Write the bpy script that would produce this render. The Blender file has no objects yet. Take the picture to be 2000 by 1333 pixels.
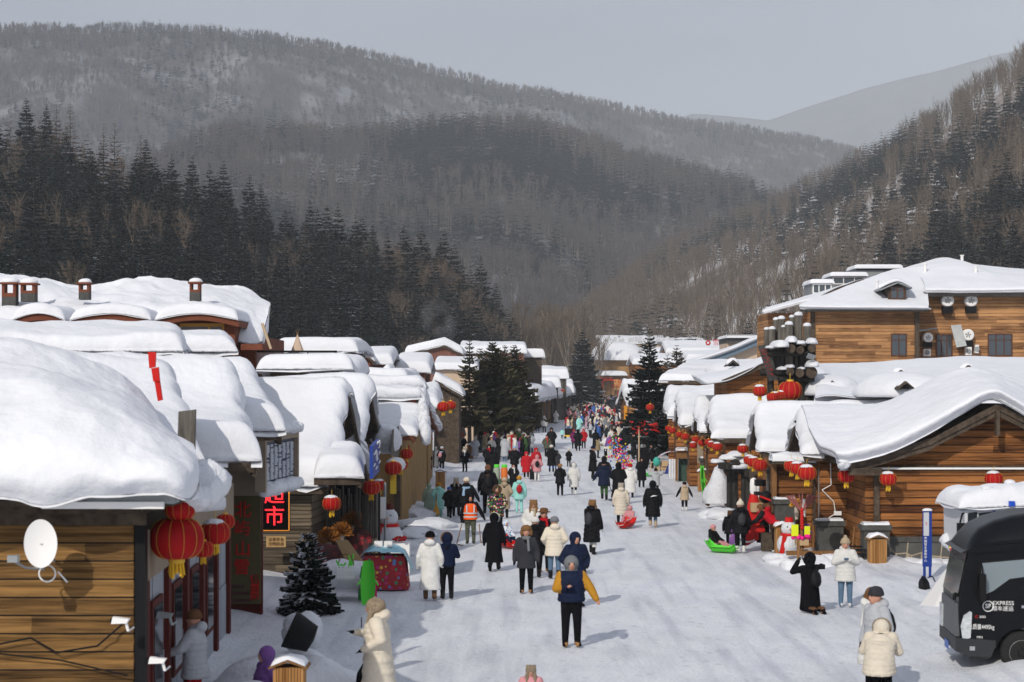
import bpy, bmesh, math, random
import numpy as np
from mathutils import Vector, Matrix
S = bpy.context.scene
COL = S.collection
F = 3611.0; CH = 5.1; HY = 750.0          # focal length in photo pixels, camera height, horizon row
R = math.radians
# ---------------- camera, world, sun, exposure ----------------
cam = bpy.data.objects.new('camera', bpy.data.cameras.new('camera')); COL.objects.link(cam)
cam.location = (0, 0, CH); cam.rotation_euler = (R(90), 0, 0)
cd = cam.data; cd.lens = F * 36 / 2000; cd.sensor_width = 36; cd.shift_y = (HY - 666.5) / 2000
cd.clip_start = 0.5; cd.clip_end = 30000
cd.dof.use_dof = True; cd.dof.focus_distance = 105; cd.dof.aperture_fstop = 3.0
S.camera = cam
SUN_EL, SUN_AZ = 33.0, 25.0               # elevation; direction of travel of the light, degrees right of +Y
w = bpy.data.worlds.new('World'); S.world = w; w.use_nodes = True
nt = w.node_tree; nt.nodes.clear()
wo = nt.nodes.new('ShaderNodeOutputWorld'); bg = nt.nodes.new('ShaderNodeBackground')
sky = nt.nodes.new('ShaderNodeTexSky'); sky.sky_type = 'NISHITA'; sky.sun_disc = False
sky.sun_elevation = R(SUN_EL); sky.sun_rotation = R(180 + SUN_AZ)
sky.dust_density = 2.5; sky.air_density = 1.2; sky.altitude = 400
tc = nt.nodes.new('ShaderNodeTexCoord'); mp = nt.nodes.new('ShaderNodeMapping'); mp.inputs['Scale'].default_value = (1.2, 1.2, 7)
nz = nt.nodes.new('ShaderNodeTexNoise'); nz.inputs['Scale'].default_value = 2.2; nz.inputs['Detail'].default_value = 5
cr = nt.nodes.new('ShaderNodeValToRGB')
cr.color_ramp.elements[0].position = .3; cr.color_ramp.elements[0].color = (3.3, 3.48, 4.1, 1)
cr.color_ramp.elements[1].position = .75; cr.color_ramp.elements[1].color = (4.5, 4.64, 5.3, 1)
mx = nt.nodes.new('ShaderNodeMix'); mx.data_type = 'RGBA'; mx.inputs[0].default_value = .86
L = nt.links.new
L(tc.outputs['Generated'], mp.inputs[0]); L(mp.outputs[0], nz.inputs['Vector']); L(nz.outputs['Fac'], cr.inputs[0])
L(sky.outputs[0], mx.inputs[6]); L(cr.outputs[0], mx.inputs[7]); L(mx.outputs[2], bg.inputs['Color'])
bg.inputs['Strength'].default_value = 0.15; L(bg.outputs[0], wo.inputs[0])
sl = bpy.data.lights.new('sun', 'SUN'); sl.energy = 3.1; sl.angle = R(.53); sl.color = (1, .93, .83)
so = bpy.data.objects.new('sun', sl); COL.objects.link(so)
_d = Vector((math.sin(R(SUN_AZ)) * math.cos(R(SUN_EL)), math.cos(R(SUN_AZ)) * math.cos(R(SUN_EL)), -math.sin(R(SUN_EL))))
so.rotation_euler = _d.to_track_quat('-Z', 'Y').to_euler(); so.location = (-20, -40, 60)
S.view_settings.view_transform = 'Standard'; S.view_settings.look = 'None'; S.view_settings.gamma = 1
S.view_settings.exposure = -0.1
S.cycles.volume_max_steps = 64; S.cycles.max_bounces = 6; S.cycles.volume_bounces = 0
S.cycles.use_denoising = True; S.cycles.sample_clamp_indirect = 4

rng = random.Random(7); NP = np.random.RandomState(11)
def P(px, py, D): return Vector(((px - 1000) / F * D, D, CH + (HY - py) / F * D))
def GD(py): return CH * F / (py - HY)
def G(px, py): D = GD(py); return Vector(((px - 1000) / F * D, D, 0))

# ---------------- materials ----------------
MATS = {}
def lin(c):
    return tuple(((v / 255) / 12.92 if v / 255 <= .04045 else ((v / 255 + .055) / 1.055) ** 2.4) for v in c) + (1,)
def mat(name, col, rough=.8, metal=0, noise=0, nscale=8, bump=0, bscale=20, spec=.12, objcol=False, emit=0, coat=0, stretch=None, col2=None, sheen=0):
    if name in MATS: return MATS[name]
    m = bpy.data.materials.new(name); m.use_nodes = True; n = m.node_tree; b = n.nodes['Principled BSDF']; l = n.links.new
    if len(col) == 3: col = tuple(col) + (1,)
    b.inputs['Base Color'].default_value = col; b.inputs['Roughness'].default_value = rough; b.inputs['Metallic'].default_value = metal
    b.inputs['Specular IOR Level'].default_value = spec; b.inputs['Coat Weight'].default_value = coat
    b.inputs['Sheen Weight'].default_value = sheen
    src = None
    if objcol:
        oi = n.nodes.new('ShaderNodeObjectInfo'); src = oi.outputs['Color']
    if noise or bump:
        t = n.nodes.new('ShaderNodeTexCoord'); mpn = n.nodes.new('ShaderNodeMapping')
        if stretch: mpn.inputs['Scale'].default_value = stretch
        l(t.outputs['Object'], mpn.inputs[0])
    if noise:
        z = n.nodes.new('ShaderNodeTexNoise'); z.inputs['Scale'].default_value = nscale; z.inputs['Detail'].default_value = 5
        l(mpn.outputs[0], z.inputs['Vector'])
        rp = n.nodes.new('ShaderNodeMapRange'); rp.inputs[1].default_value = .3; rp.inputs[2].default_value = .7
        l(z.outputs['Fac'], rp.inputs[0])
        mm = n.nodes.new('ShaderNodeMix'); mm.data_type = 'RGBA'
        l(rp.outputs[0], mm.inputs[0])
        if src is None:
            c2 = col2 if col2 else tuple(max(0, c * (1 - noise)) for c in col[:3])
            mm.inputs[6].default_value = col; mm.inputs[7].default_value = tuple(c2[:3]) + (1,)
        else:
            mu = n.nodes.new('ShaderNodeMix'); mu.data_type = 'RGBA'; mu.blend_type = 'MULTIPLY'; mu.inputs[0].default_value = 1
            l(src, mu.inputs[6]); mu.inputs[7].default_value = (1 - noise, 1 - noise, 1 - noise, 1)
            l(src, mm.inputs[6]); l(mu.outputs[2], mm.inputs[7])
        src = mm.outputs[2]
    if src is not None: l(src, b.inputs['Base Color'])
    if bump:
        z2 = n.nodes.new('ShaderNodeTexNoise'); z2.inputs['Scale'].default_value = bscale; z2.inputs['Detail'].default_value = 4
        l(mpn.outputs[0], z2.inputs['Vector']); bu = n.nodes.new('ShaderNodeBump'); bu.inputs['Strength'].default_value = min(1, bump)
        bu.inputs['Distance'].default_value = .05 * max(1, bump); l(z2.outputs['Fac'], bu.inputs['Height']); l(bu.outputs[0], b.inputs['Normal'])
    if emit:
        b.inputs['Emission Color'].default_value = col; b.inputs['Emission Strength'].default_value = emit
    MATS[name] = m; return m
snow = mat('snow', (.74, .76, .80), .8, noise=.07, nscale=.9, bump=.9, bscale=3.5, spec=.1)
snow_fine = mat('snow_fine', (.70, .72, .76), .8, noise=.08, nscale=1.5, bump=.8, bscale=9, spec=.2)
snow_lump = mat('snow_lump', (.66, .68, .72), .85, noise=.15, nscale=3, bump=1, bscale=14, spec=.2)

def street_mat():
    m = bpy.data.materials.new('street_snow'); m.use_nodes = True; n = m.node_tree; b = n.nodes['Principled BSDF']; l = n.links.new
    t = n.nodes.new('ShaderNodeTexCoord')
    def noise(sc, det, st=(1, 1, 1)):
        mpn = n.nodes.new('ShaderNodeMapping'); mpn.inputs['Scale'].default_value = st; l(t.outputs['Object'], mpn.inputs[0])
        z = n.nodes.new('ShaderNodeTexNoise'); z.inputs['Scale'].default_value = sc; z.inputs['Detail'].default_value = det; l(mpn.outputs[0], z.inputs['Vector']); return z.outputs['Fac']
    a = noise(.25, 6); c = noise(1.6, 8, (1, .35, 1)); d = noise(15, 6); tr = noise(2.2, 3, (1, .06, 1))
    cr1 = n.nodes.new('ShaderNodeValToRGB'); cr1.color_ramp.elements[0].position = .3; cr1.color_ramp.elements[0].color = (.66, .68, .715, 1)
    cr1.color_ramp.elements[1].position = .7; cr1.color_ramp.elements[1].color = (.72, .745, .79, 1); l(a, cr1.inputs[0])
    cr2 = n.nodes.new('ShaderNodeValToRGB'); cr2.color_ramp.elements[0].position = .36; cr2.color_ramp.elements[0].color = (.88, .89, .91, 1)
    cr2.color_ramp.elements[1].position = .62; cr2.color_ramp.elements[1].color = (1, 1, 1, 1); l(c, cr2.inputs[0])
    cr3 = n.nodes.new('ShaderNodeValToRGB'); cr3.color_ramp.elements[0].position = .33; cr3.color_ramp.elements[0].color = (.80, .81, .83, 1)
    cr3.color_ramp.elements[1].position = .5; cr3.color_ramp.elements[1].color = (1, 1, 1, 1); l(tr, cr3.inputs[0])
    m1 = n.nodes.new('ShaderNodeMix'); m1.data_type = 'RGBA'; m1.blend_type = 'MULTIPLY'; m1.inputs[0].default_value = 1
    m2 = n.nodes.new('ShaderNodeMix'); m2.data_type = 'RGBA'; m2.blend_type = 'MULTIPLY'; m2.inputs[0].default_value = 1
    l(cr1.outputs[0], m1.inputs[6]); l(cr2.outputs[0], m1.inputs[7]); l(m1.outputs[2], m2.inputs[6]); l(cr3.outputs[0], m2.inputs[7])
    vo = n.nodes.new('ShaderNodeTexVoronoi'); vo.inputs['Scale'].default_value = 2.3; mv = n.nodes.new('ShaderNodeMapping'); mv.inputs['Scale'].default_value = (1.3, .8, 1); l(t.outputs['Object'], mv.inputs[0]); l(mv.outputs[0], vo.inputs['Vector'])
    mr = n.nodes.new('ShaderNodeMapRange'); mr.inputs[1].default_value = .08; mr.inputs[2].default_value = .28; mr.inputs[3].default_value = .85; l(vo.outputs['Distance'], mr.inputs[0])
    m4 = n.nodes.new('ShaderNodeMix'); m4.data_type = 'RGBA'; m4.blend_type = 'MULTIPLY'; m4.inputs[0].default_value = 1; l(m2.outputs[2], m4.inputs[6]); l(mr.outputs[0], m4.inputs[7])
    md = n.nodes.new('ShaderNodeMapRange'); md.inputs[1].default_value = .35; md.inputs[2].default_value = .65; md.inputs[3].default_value = .91; md.inputs[4].default_value = 1.05; l(d, md.inputs[0])
    m5 = n.nodes.new('ShaderNodeMix'); m5.data_type = 'RGBA'; m5.blend_type = 'MULTIPLY'; m5.inputs[0].default_value = 1; l(m4.outputs[2], m5.inputs[6]); l(md.outputs[0], m5.inputs[7]); l(m5.outputs[2], b.inputs['Base Color']); b.inputs['Roughness'].default_value = .6; b.inputs['Specular IOR Level'].default_value = .25
    ad = n.nodes.new('ShaderNodeMath'); l(c, ad.inputs[0]); l(d, ad.inputs[1])
    ad2 = n.nodes.new('ShaderNodeMath'); l(ad.outputs[0], ad2.inputs[0]); l(mr.outputs[0], ad2.inputs[1])
    bu = n.nodes.new('ShaderNodeBump'); bu.inputs['Strength'].default_value = .55; bu.inputs['Distance'].default_value = .07; l(ad2.outputs[0], bu.inputs['Height']); l(bu.outputs[0], b.inputs['Normal'])
    return m
def wood(name, c1, c2, plank=.22, vertical=False, rough=.75):
    """boards: colour differs board by board, grain runs along the board, dark joints"""
    if name in MATS: return MATS[name]
    m = bpy.data.materials.new(name); m.use_nodes = True; n = m.node_tree; b = n.nodes['Principled BSDF']; l = n.links.new
    t = n.nodes.new('ShaderNodeTexCoord'); sp = n.nodes.new('ShaderNodeSeparateXYZ'); l(t.outputs['Object'], sp.inputs[0])
    ax = sp.outputs['X'] if vertical else sp.outputs['Z']
    dv = n.nodes.new('ShaderNodeMath'); dv.operation = 'DIVIDE'; l(ax, dv.inputs[0]); dv.inputs[1].default_value = plank
    fl = n.nodes.new('ShaderNodeMath'); fl.operation = 'FLOOR'; l(dv.outputs[0], fl.inputs[0])
    fr = n.nodes.new('ShaderNodeMath'); fr.operation = 'FRACT'; l(dv.outputs[0], fr.inputs[0])
    # random piece index along the board
    al = sp.outputs['Z'] if vertical else sp.outputs['X']
    k = n.nodes.new('ShaderNodeMath'); k.operation = 'MULTIPLY_ADD'; l(fl.outputs[0], k.inputs[0]); k.inputs[1].default_value = 1.37; l(al, k.inputs[2])
    k2 = n.nodes.new('ShaderNodeMath'); k2.operation = 'DIVIDE'; l(k.outputs[0], k2.inputs[0]); k2.inputs[1].default_value = 3.1
    k3 = n.nodes.new('ShaderNodeMath'); k3.operation = 'FLOOR'; l(k2.outputs[0], k3.inputs[0])
    cb = n.nodes.new('ShaderNodeCombineXYZ'); l(fl.outputs[0], cb.inputs[0]); l(k3.outputs[0], cb.inputs[1])
    wn = n.nodes.new('ShaderNodeTexWhiteNoise'); l(cb.outputs[0], wn.inputs['Vector'])
    mpn = n.nodes.new('ShaderNodeMapping'); mpn.inputs['Scale'].default_value = (14, 14, .8) if vertical else (.8, 14, 14); l(t.outputs['Object'], mpn.inputs[0])
    z = n.nodes.new('ShaderNodeTexNoise'); z.inputs['Scale'].default_value = 1.6; z.inputs['Detail'].default_value = 6; l(mpn.outputs[0], z.inputs['Vector'])
    zz = n.nodes.new('ShaderNodeTexNoise'); zz.inputs['Scale'].default_value = .5; zz.inputs['Detail'].default_value = 4; l(t.outputs['Object'], zz.inputs['Vector'])
    a1 = n.nodes.new('ShaderNodeMath'); a1.operation = 'MULTIPLY_ADD'; l(wn.outputs['Value'], a1.inputs[0]); a1.inputs[1].default_value = .5; l(z.outputs['Fac'], a1.inputs[2])
    a2 = n.nodes.new('ShaderNodeMath'); a2.operation = 'MULTIPLY_ADD'; l(zz.outputs['Fac'], a2.inputs[0]); a2.inputs[1].default_value = .7; l(a1.outputs[0], a2.inputs[2])
    rp = n.nodes.new('ShaderNodeMapRange'); l(a2.outputs[0], rp.inputs[0]); rp.inputs[1].default_value = .75; rp.inputs[2].default_value = 1.4
    mm = n.nodes.new('ShaderNodeMix'); mm.data_type = 'RGBA'; l(rp.outputs[0], mm.inputs[0]); mm.inputs[6].default_value = tuple(c1) + (1,); mm.inputs[7].default_value = tuple(c2) + (1,)
    gp = n.nodes.new('ShaderNodeMath'); gp.operation = 'LESS_THAN'; l(fr.outputs[0], gp.inputs[0]); gp.inputs[1].default_value = .09
    m3 = n.nodes.new('ShaderNodeMix'); m3.data_type = 'RGBA'; l(gp.outputs[0], m3.inputs[0]); l(mm.outputs[2], m3.inputs[6]); m3.inputs[7].default_value = (.012, .009, .007, 1)
    l(m3.outputs[2], b.inputs['Base Color']); b.inputs['Roughness'].default_value = rough; b.inputs['Specular IOR Level'].default_value = .08
    bu = n.nodes.new('ShaderNodeBump'); bu.inputs['Strength'].default_value = .8; bu.inputs['Distance'].default_value = .03; l(z.outputs['Fac'], bu.inputs['Height']); l(bu.outputs[0], b.inputs['Normal'])
    MATS[name] = m; return m
log_warm = wood('log_warm', (.06, .022, .009), (.35, .145, .045), .21)
log_front = wood('log_front', (.04, .022, .010), (.29, .16, .055), .245)
log_pale = wood('log_pale', (.13, .06, .026), (.50, .265, .115), .2)
log_grey = wood('log_grey', (.05, .04, .03), (.20, .16, .11), .2)
board_dark = wood('board_dark', (.02, .014, .01), (.10, .065, .04), .16, True)
board_pole = wood('board_pole', (.01, .008, .007), (.15, .13, .11), .13, True)
dark_wood = mat('dark_wood', (.10, .075, .055), .8, noise=.6, nscale=6, bump=.4, bscale=14)
black_log = mat('black_log', (.045, .042, .038), .7, noise=.7, nscale=3, bump=.9, bscale=9, stretch=(3, 3, .6))
grey_log = mat('grey_log', (.17, .155, .135), .8, noise=.6, nscale=3, bump=.8, bscale=9, stretch=(4, 4, .5))
timber = mat('timber', (.26, .13, .05), .7, noise=.5, nscale=5, bump=.3, bscale=16, stretch=(4, 4, .6))
redbrown = mat('redbrown', (.17, .055, .03), .75, noise=.25, nscale=2)
pinkbrown = wood('pinkbrown', (.14, .06, .045), (.24, .11, .08), .3, True)
metal_grey = mat('metal_grey', (.30, .32, .33), .5, .3, noise=.2, nscale=3)
stone_grey = mat('stone_grey', (.085, .085, .08), .85, noise=.35, nscale=4, bump=.4, bscale=14)
glass_dark = mat('glass_dark', (.02, .025, .03), .08, 0, spec=.6)
black_m = mat('black_m', (.008, .008, .009), .6, spec=.1)
white_m = mat('white_m', (.75, .75, .74), .5)
cream_wall = mat('cream_wall', (.55, .42, .31), .8, noise=.1, nscale=1)
beige_wall = mat('beige_wall', (.30, .24, .18), .8, noise=.15, nscale=2)
ochre_wall = mat('ochre_wall', (.32, .20, .08), .8, noise=.25, nscale=2)
lantern_red = mat('lantern_red', (.40, .006, .009), .6, noise=.3, nscale=3, spec=.12)
gold = mat('gold', (.65, .40, .05), .5, .2)
tassel_y = mat('tassel_y', (.70, .42, .03), .8)
def neon(name, c, e): return mat(name, c, .5, emit=e)

# ---------------- mesh builder ----------------
class MB:
    def __init__(s): s.v = []; s.f = []; s.m = []; s.sm = []
    def add(s, vs, fs, mi=0, smooth=False):
        o = len(s.v); s.v += [tuple(v) for v in vs]; s.f += [tuple(i + o for i in f) for f in fs]
        s.m += [mi] * len(fs); s.sm += [smooth] * len(fs); return s
    def box(s, x0, x1, y0, y1, z0, z1, mi=0):
        x0, x1 = min(x0, x1), max(x0, x1); y0, y1 = min(y0, y1), max(y0, y1); z0, z1 = min(z0, z1), max(z0, z1)
        v = [(x0, y0, z0), (x1, y0, z0), (x1, y1, z0), (x0, y1, z0), (x0, y0, z1), (x1, y0, z1), (x1, y1, z1), (x0, y1, z1)]
        return s.add(v, [(0, 3, 2, 1), (4, 5, 6, 7), (0, 1, 5, 4), (1, 2, 6, 5), (2, 3, 7, 6), (3, 0, 4, 7)], mi)
    def prism(s, poly, y0, y1, mi=0, axis='y'):
        """polygon in (x,z) pushed from y0 to y1 (axis y) or in (y,z) pushed along x"""
        n = len(poly)
        if axis == 'y': v = [(a, y0, b) for a, b in poly] + [(a, y1, b) for a, b in poly]
        elif axis == 'x': v = [(y0, a, b) for a, b in poly] + [(y1, a, b) for a, b in poly]
        else: v = [(a, b, y0) for a, b in poly] + [(a, b, y1) for a, b in poly]
        return s.add(v, [tuple(range(n)), tuple(range(2 * n - 1, n - 1, -1))] + [(i, i + n, (i + 1) % n + n, (i + 1) % n) for i in range(n)], mi)
    def tube(s, a, b, r0, r1=None, n=8, mi=0, smooth=True, cap=True):
        a = Vector(a); b = Vector(b); r1 = r0 if r1 is None else r1; d = (b - a)
        if d.length < 1e-6: return s
        d.normalize(); u = d.orthogonal().normalized(); w_ = d.cross(u); vs = []
        for p, r in ((a, r0), (b, r1)):
            for i in range(n):
                t = 2 * math.pi * i / n; vs.append(p + (u * math.cos(t) + w_ * math.sin(t)) * r)
        s.add(vs, [(i, (i + 1) % n, (i + 1) % n + n, i + n) for i in range(n)], mi, smooth)
        if cap: s.add(vs, [tuple(range(n - 1, -1, -1)), tuple(range(n, 2 * n))], mi)
        return s
    def path(s, pts, r, n=6, mi=0):
        for i in range(len(pts) - 1): s.tube(pts[i], pts[i + 1], r, r, n, mi)
        return s
    def lathe(s, prof, c=(0, 0, 0), n=20, mi=0, smooth=True, sx=1, sy=1, ripple=0, nr=12):
        c = Vector(c); vs = []
        for r, z in prof:
            for i in range(n):
                t = 2 * math.pi * i / n; q = r * (1 - ripple * (abs(math.cos(nr * t / 2)) < .35))
                vs.append((c.x + q * sx * math.cos(t), c.y + q * sy * math.sin(t), c.z + z))
        fs = [(j * n + i, j * n + (i + 1) % n, (j + 1) * n + (i + 1) % n, (j + 1) * n + i) for j in range(len(prof) - 1) for i in range(n)]
        s.add(vs, fs, mi, smooth)
        return s.add(vs[:n] + vs[-n:], [tuple(range(n - 1, -1, -1)), tuple(range(n, 2 * n))], mi)
    def ball(s, c, r, mi=0, nu=16, nv=10, sc=(1, 1, 1)):
        prof = [(math.sin(math.pi * j / nv) * r, -math.cos(math.pi * j / nv) * r * sc[2]) for j in range(nv + 1)]
        prof[0] = (r * .01, prof[0][1]); prof[-1] = (r * .01, prof[-1][1])
        return s.lathe(prof, c, nu, mi, True, sc[0], sc[1])
    def build(s, name, mats, parent=None):
        me = bpy.data.meshes.new(name); me.from_pydata(s.v, [], s.f)
        if not isinstance(mats, (list, tuple)): mats = [mats]
        for m in mats: me.materials.append(m)
        me.polygons.foreach_set('material_index', s.m); me.polygons.foreach_set('use_smooth', s.sm)
        me.update(); o = bpy.data.objects.new(name, me); COL.objects.link(o)
        if parent: o.parent = parent
        return o
def tag(o, label, cat, group=None, kind=None):
    if label: o['label'] = label
    if cat: o['category'] = cat
    if group: o['group'] = group
    if kind: o['kind'] = kind
    return o
def thing(name, label, cat, loc=(0, 0, 0), rz=0, group=None):
    o = bpy.data.objects.new(name, None); COL.objects.link(o); o.location = loc; o.rotation_euler = (0, 0, rz)
    o.empty_display_size = .3
    return tag(o, label, cat, group)
def kids(o): return [c for c in COL.objects if c.parent == o]
KID = {}
def copy_thing(o, loc, rz=0, label=None, sc=None, group=None):
    if o.name not in KID:
        KID[o.name] = [(c, kids(c)) for c in kids(o)]
    r = o.copy(); COL.objects.link(r); r.location = loc; r.rotation_euler = (0, 0, rz)
    if sc: r.scale = (sc, sc, sc) if not isinstance(sc, (tuple, list)) else sc
    if label: r['label'] = label
    if group: r['group'] = group
    out = []
    for c, gs in KID[o.name]:
        d = c.copy(); COL.objects.link(d); d.parent = r; out.append(d)
        for g in gs:
            e = g.copy(); COL.objects.link(e); e.parent = d; out.append(e)
    return r, out
def grid_mesh(name, X, Y, Z, mats, parent=None, smooth=True):
    nu, nv = X.shape; co = np.stack([X, Y, Z], -1).reshape(-1, 3)
    i = np.arange(nu * nv).reshape(nu, nv); q = np.stack([i[:-1, :-1], i[1:, :-1], i[1:, 1:], i[:-1, 1:]], -1).reshape(-1, 4)
    return np_mesh(name, co, q, mats, None, parent, smooth)
def np_mesh(name, co, quads, mats, mi=None, parent=None, smooth=False):
    me = bpy.data.meshes.new(name); k = quads.shape[1]
    me.vertices.add(len(co)); me.vertices.foreach_set('co', np.ascontiguousarray(co, dtype=np.float32).ravel())
    me.loops.add(quads.size); me.loops.foreach_set('vertex_index', quads.ravel().astype(np.int32))
    me.polygons.add(len(quads)); me.polygons.foreach_set('loop_start', np.arange(0, quads.size, k, dtype=np.int32))
    me.polygons.foreach_set('loop_total', np.full(len(quads), k, dtype=np.int32))
    if mi is not None: me.polygons.foreach_set('material_index', np.asarray(mi, dtype=np.int32))
    me.polygons.foreach_set('use_smooth', np.full(len(quads), smooth))
    for m in (mats if isinstance(mats, (list, tuple)) else [mats]): me.materials.append(m)
    me.update(calc_edges=True); o = bpy.data.objects.new(name, me); COL.objects.link(o)
    if parent: o.parent = parent
    return o
# smooth value noise
_perm = NP.rand(256, 256)
def vnoise(x, y):
    x = np.asarray(x, float); y = np.asarray(y, float); xi = np.floor(x).astype(int); yi = np.floor(y).astype(int); fx = x - xi; fy = y - yi
    fx = fx * fx * (3 - 2 * fx); fy = fy * fy * (3 - 2 * fy); g = lambda a, b: _perm[a % 256, b % 256]
    return (g(xi, yi) * (1 - fx) + g(xi + 1, yi) * fx) * (1 - fy) + (g(xi, yi + 1) * (1 - fx) + g(xi + 1, yi + 1) * fx) * fy - .5
def fbm(x, y, o=3):
    return sum(vnoise(x * 2 ** k + 17 * k, y * 2 ** k + 31 * k) / 2 ** k for k in range(o))
# ---------------- ground ----------------
def ground_h(x, y):
    """low banks of shovelled snow along both sides of the street, nothing in its middle"""
    c = x - .0512 * y
    lb = np.clip((-5.6 - .035 * y + .0 * y - c) / 1.6, 0, 1) * .35
    rb = np.clip((c - 6.4 + .012 * y) / 1.5, 0, 1) * .30
    h = (lb + rb) * (.75 + .9 * fbm(x * .8, y * .35, 3)) + .014 * fbm(x * .5, y * .25, 3)
    return h * np.clip((260 - y) / 60, 0, 1) * np.clip((y - 29) / 3, .0, 1)
gx = np.concatenate([[-9000, -3000, -1000, -300, -80, -35], np.arange(-18, 22, .22), [40, 90, 300, 1000, 3000, 9000]])
gy = np.concatenate([[-300, -60, 0, 15], np.geomspace(28, 260, 330), [300, 340, 600, 1200, 3000, 12000]])
GX, GY = np.meshgrid(gx, gy, indexing='ij')
grid_mesh('ground', GX, GY, ground_h(GX, GY) - .02, street_mat())['kind'] = 'structure'

# ---------------- hills ----------------
def hill_mat(name, c1, c2, c3):
    m = bpy.data.materials.new(name); m.use_nodes = True; n = m.node_tree; b = n.nodes['Principled BSDF']; l = n.links.new
    t = n.nodes.new('ShaderNodeTexCoord'); z = n.nodes.new('ShaderNodeTexNoise'); z.inputs['Scale'].default_value = .012; z.inputs['Detail'].default_value = 9; z.inputs['Roughness'].default_value = .65
    l(t.outputs['Object'], z.inputs['Vector']); r = n.nodes.new('ShaderNodeValToRGB'); e = r.color_ramp.elements
    e[0].position = .4; e[0].color = c1 + (1,); e[1].position = .62; e[1].color = c3 + (1,); k = e.new(.5); k.color = c2 + (1,)
    l(z.outputs['Fac'], r.inputs[0]); l(r.outputs[0], b.inputs['Base Color']); b.inputs['Roughness'].default_value = .95; b.inputs['Specular IOR Level'].default_value = .05
    return m
def interp(pts, x):
    return np.interp(x, [p[0] for p in pts], [p[1] for p in pts])
class Hill:
    """ground rising from a foot line to a ridge line (real distances), then falling away behind"""
    def __init__(s, name, ridge, foot, treepx, material, n=(150, 60), rough=1.0, p=1.2):
        s.ridge = ridge; s.foot = foot; s.tp = treepx; s.p = p; s.rough = rough
        x0, x1 = ridge[0][0], ridge[-1][0]
        u = np.linspace(x0, x1, n[0]); t = np.linspace(-.08, 1.6, n[1]); U, T = np.meshgrid(u, t, indexing='ij')
        X, Y, Z = s.at(U, T); s.o = grid_mesh(name, X, Y, Z, material); s.o['kind'] = 'structure'
    def at(s, px, t):
        Dr = interp([(a, c) for a, b, c in s.ridge], px); yr = interp([(a, b) for a, b, c in s.ridge], px) + s.tp
        Df = interp([(a, c) for a, b, c in s.foot], px)
        zr = CH + (HY - yr) / F * Dr; zf = np.zeros_like(zr)
        D = Df + (Dr - Df) * t
        tt = np.clip(t, 0, 1); z = zf + (zr - zf) * tt ** s.p
        z = z * np.where(t > 1, 1 - (t - 1) * .8, 1) - np.where(t < 0, 3, 0)
        X = (px - 1000) / F * D
        z = z + s.rough * (zr) * .10 * fbm(X / Dr * 14 + 5, D / Dr * 14, 4) * np.clip(tt * 3, 0, 1) * np.clip((1 - tt) * 4, 0.25, 1)
        return X, D, z
hm_far = hill_mat('hill_far', (.06, .056, .06), (.10, .09, .09), (.26, .26, .28))
hm_mid = hill_mat('hill_mid', (.035, .033, .035), (.055, .05, .05), (.24, .24, .26))
hm_near = hill_mat('hill_near', (.10, .08, .065), (.30, .27, .25), (.68, .69, .72))
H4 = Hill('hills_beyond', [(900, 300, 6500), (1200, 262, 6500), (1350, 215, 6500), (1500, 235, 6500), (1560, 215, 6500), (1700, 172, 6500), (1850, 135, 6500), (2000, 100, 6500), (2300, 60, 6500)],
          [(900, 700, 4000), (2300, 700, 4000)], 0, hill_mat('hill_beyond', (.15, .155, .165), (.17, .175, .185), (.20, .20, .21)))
H3 = Hill('far_hill', [(-250, 60, 2300), (0, 45, 2400), (100, 46, 2400), (250, 38, 2500), (400, 50, 2500), (500, 60, 2500), (640, 72, 2550), (740, 100, 2600), (870, 125, 2650), (1000, 148, 2700), (1100, 165, 2700), (1200, 185, 2800), (1300, 205, 2850), (1400, 225, 2900), (1500, 245, 2900), (1600, 262, 2950), (1660, 278, 3000), (1750, 310, 3000), (1900, 350, 3000), (2200, 420, 3000)],
          [(-250, 700, 1500), (1000, 700, 1700), (2200, 700, 1800)], 22, hm_far)
H2 = Hill('middle_hill', [(150, 420, 1300), (250, 330, 1350), (330, 285, 1400), (400, 252, 1450), (460, 242, 1450), (600, 242, 1450), (700, 246, 1450), (800, 232, 1450), (900, 216, 1450), (1040, 218, 1450), (1100, 240, 1450), (1200, 272, 1450), (1300, 300, 1450), (1400, 330, 1400), (1450, 345, 1400), (1500, 372, 1400), (1600, 430, 1400), (1750, 520, 1400)],
          [(150, 700, 620), (700, 700, 620), (1100, 700, 700), (1750, 700, 900)], 38, hm_mid)
H5 = Hill('right_hill', [(1040, 655, 640), (1120, 600, 760), (1200, 530, 900), (1300, 455, 1050), (1400, 400, 1150), (1500, 368, 1150), (1600, 318, 1100), (1700, 272, 1000), (1800, 215, 920), (1850, 190, 880), (1900, 150, 850), (1970, 110, 820), (2050, 80, 800), (2300, 0, 780)],
          [(1040, 700, 560), (1200, 700, 500), (1400, 700, 420), (1600, 700, 340), (1800, 700, 280), (2300, 700, 230)], 58, hm_near, p=1.0, rough=.7)
H1 = Hill('left_hill', [(-250, 150, 470), (0, 195, 450), (60, 178, 450), (130, 190, 440), (200, 225, 430), (300, 268, 410), (340, 290, 400), (420, 315, 400), (480, 345, 400), (600, 395, 390), (700, 418, 390), (800, 435, 390), (870, 452, 390), (900, 478, 390), (960, 515, 400), (1000, 560, 420), (1030, 640, 430)],
          [(-250, 700, 215), (300, 700, 235), (700, 700, 270), (1030, 700, 350)], 150, hm_near, p=1.0, rough=.3)

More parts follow.
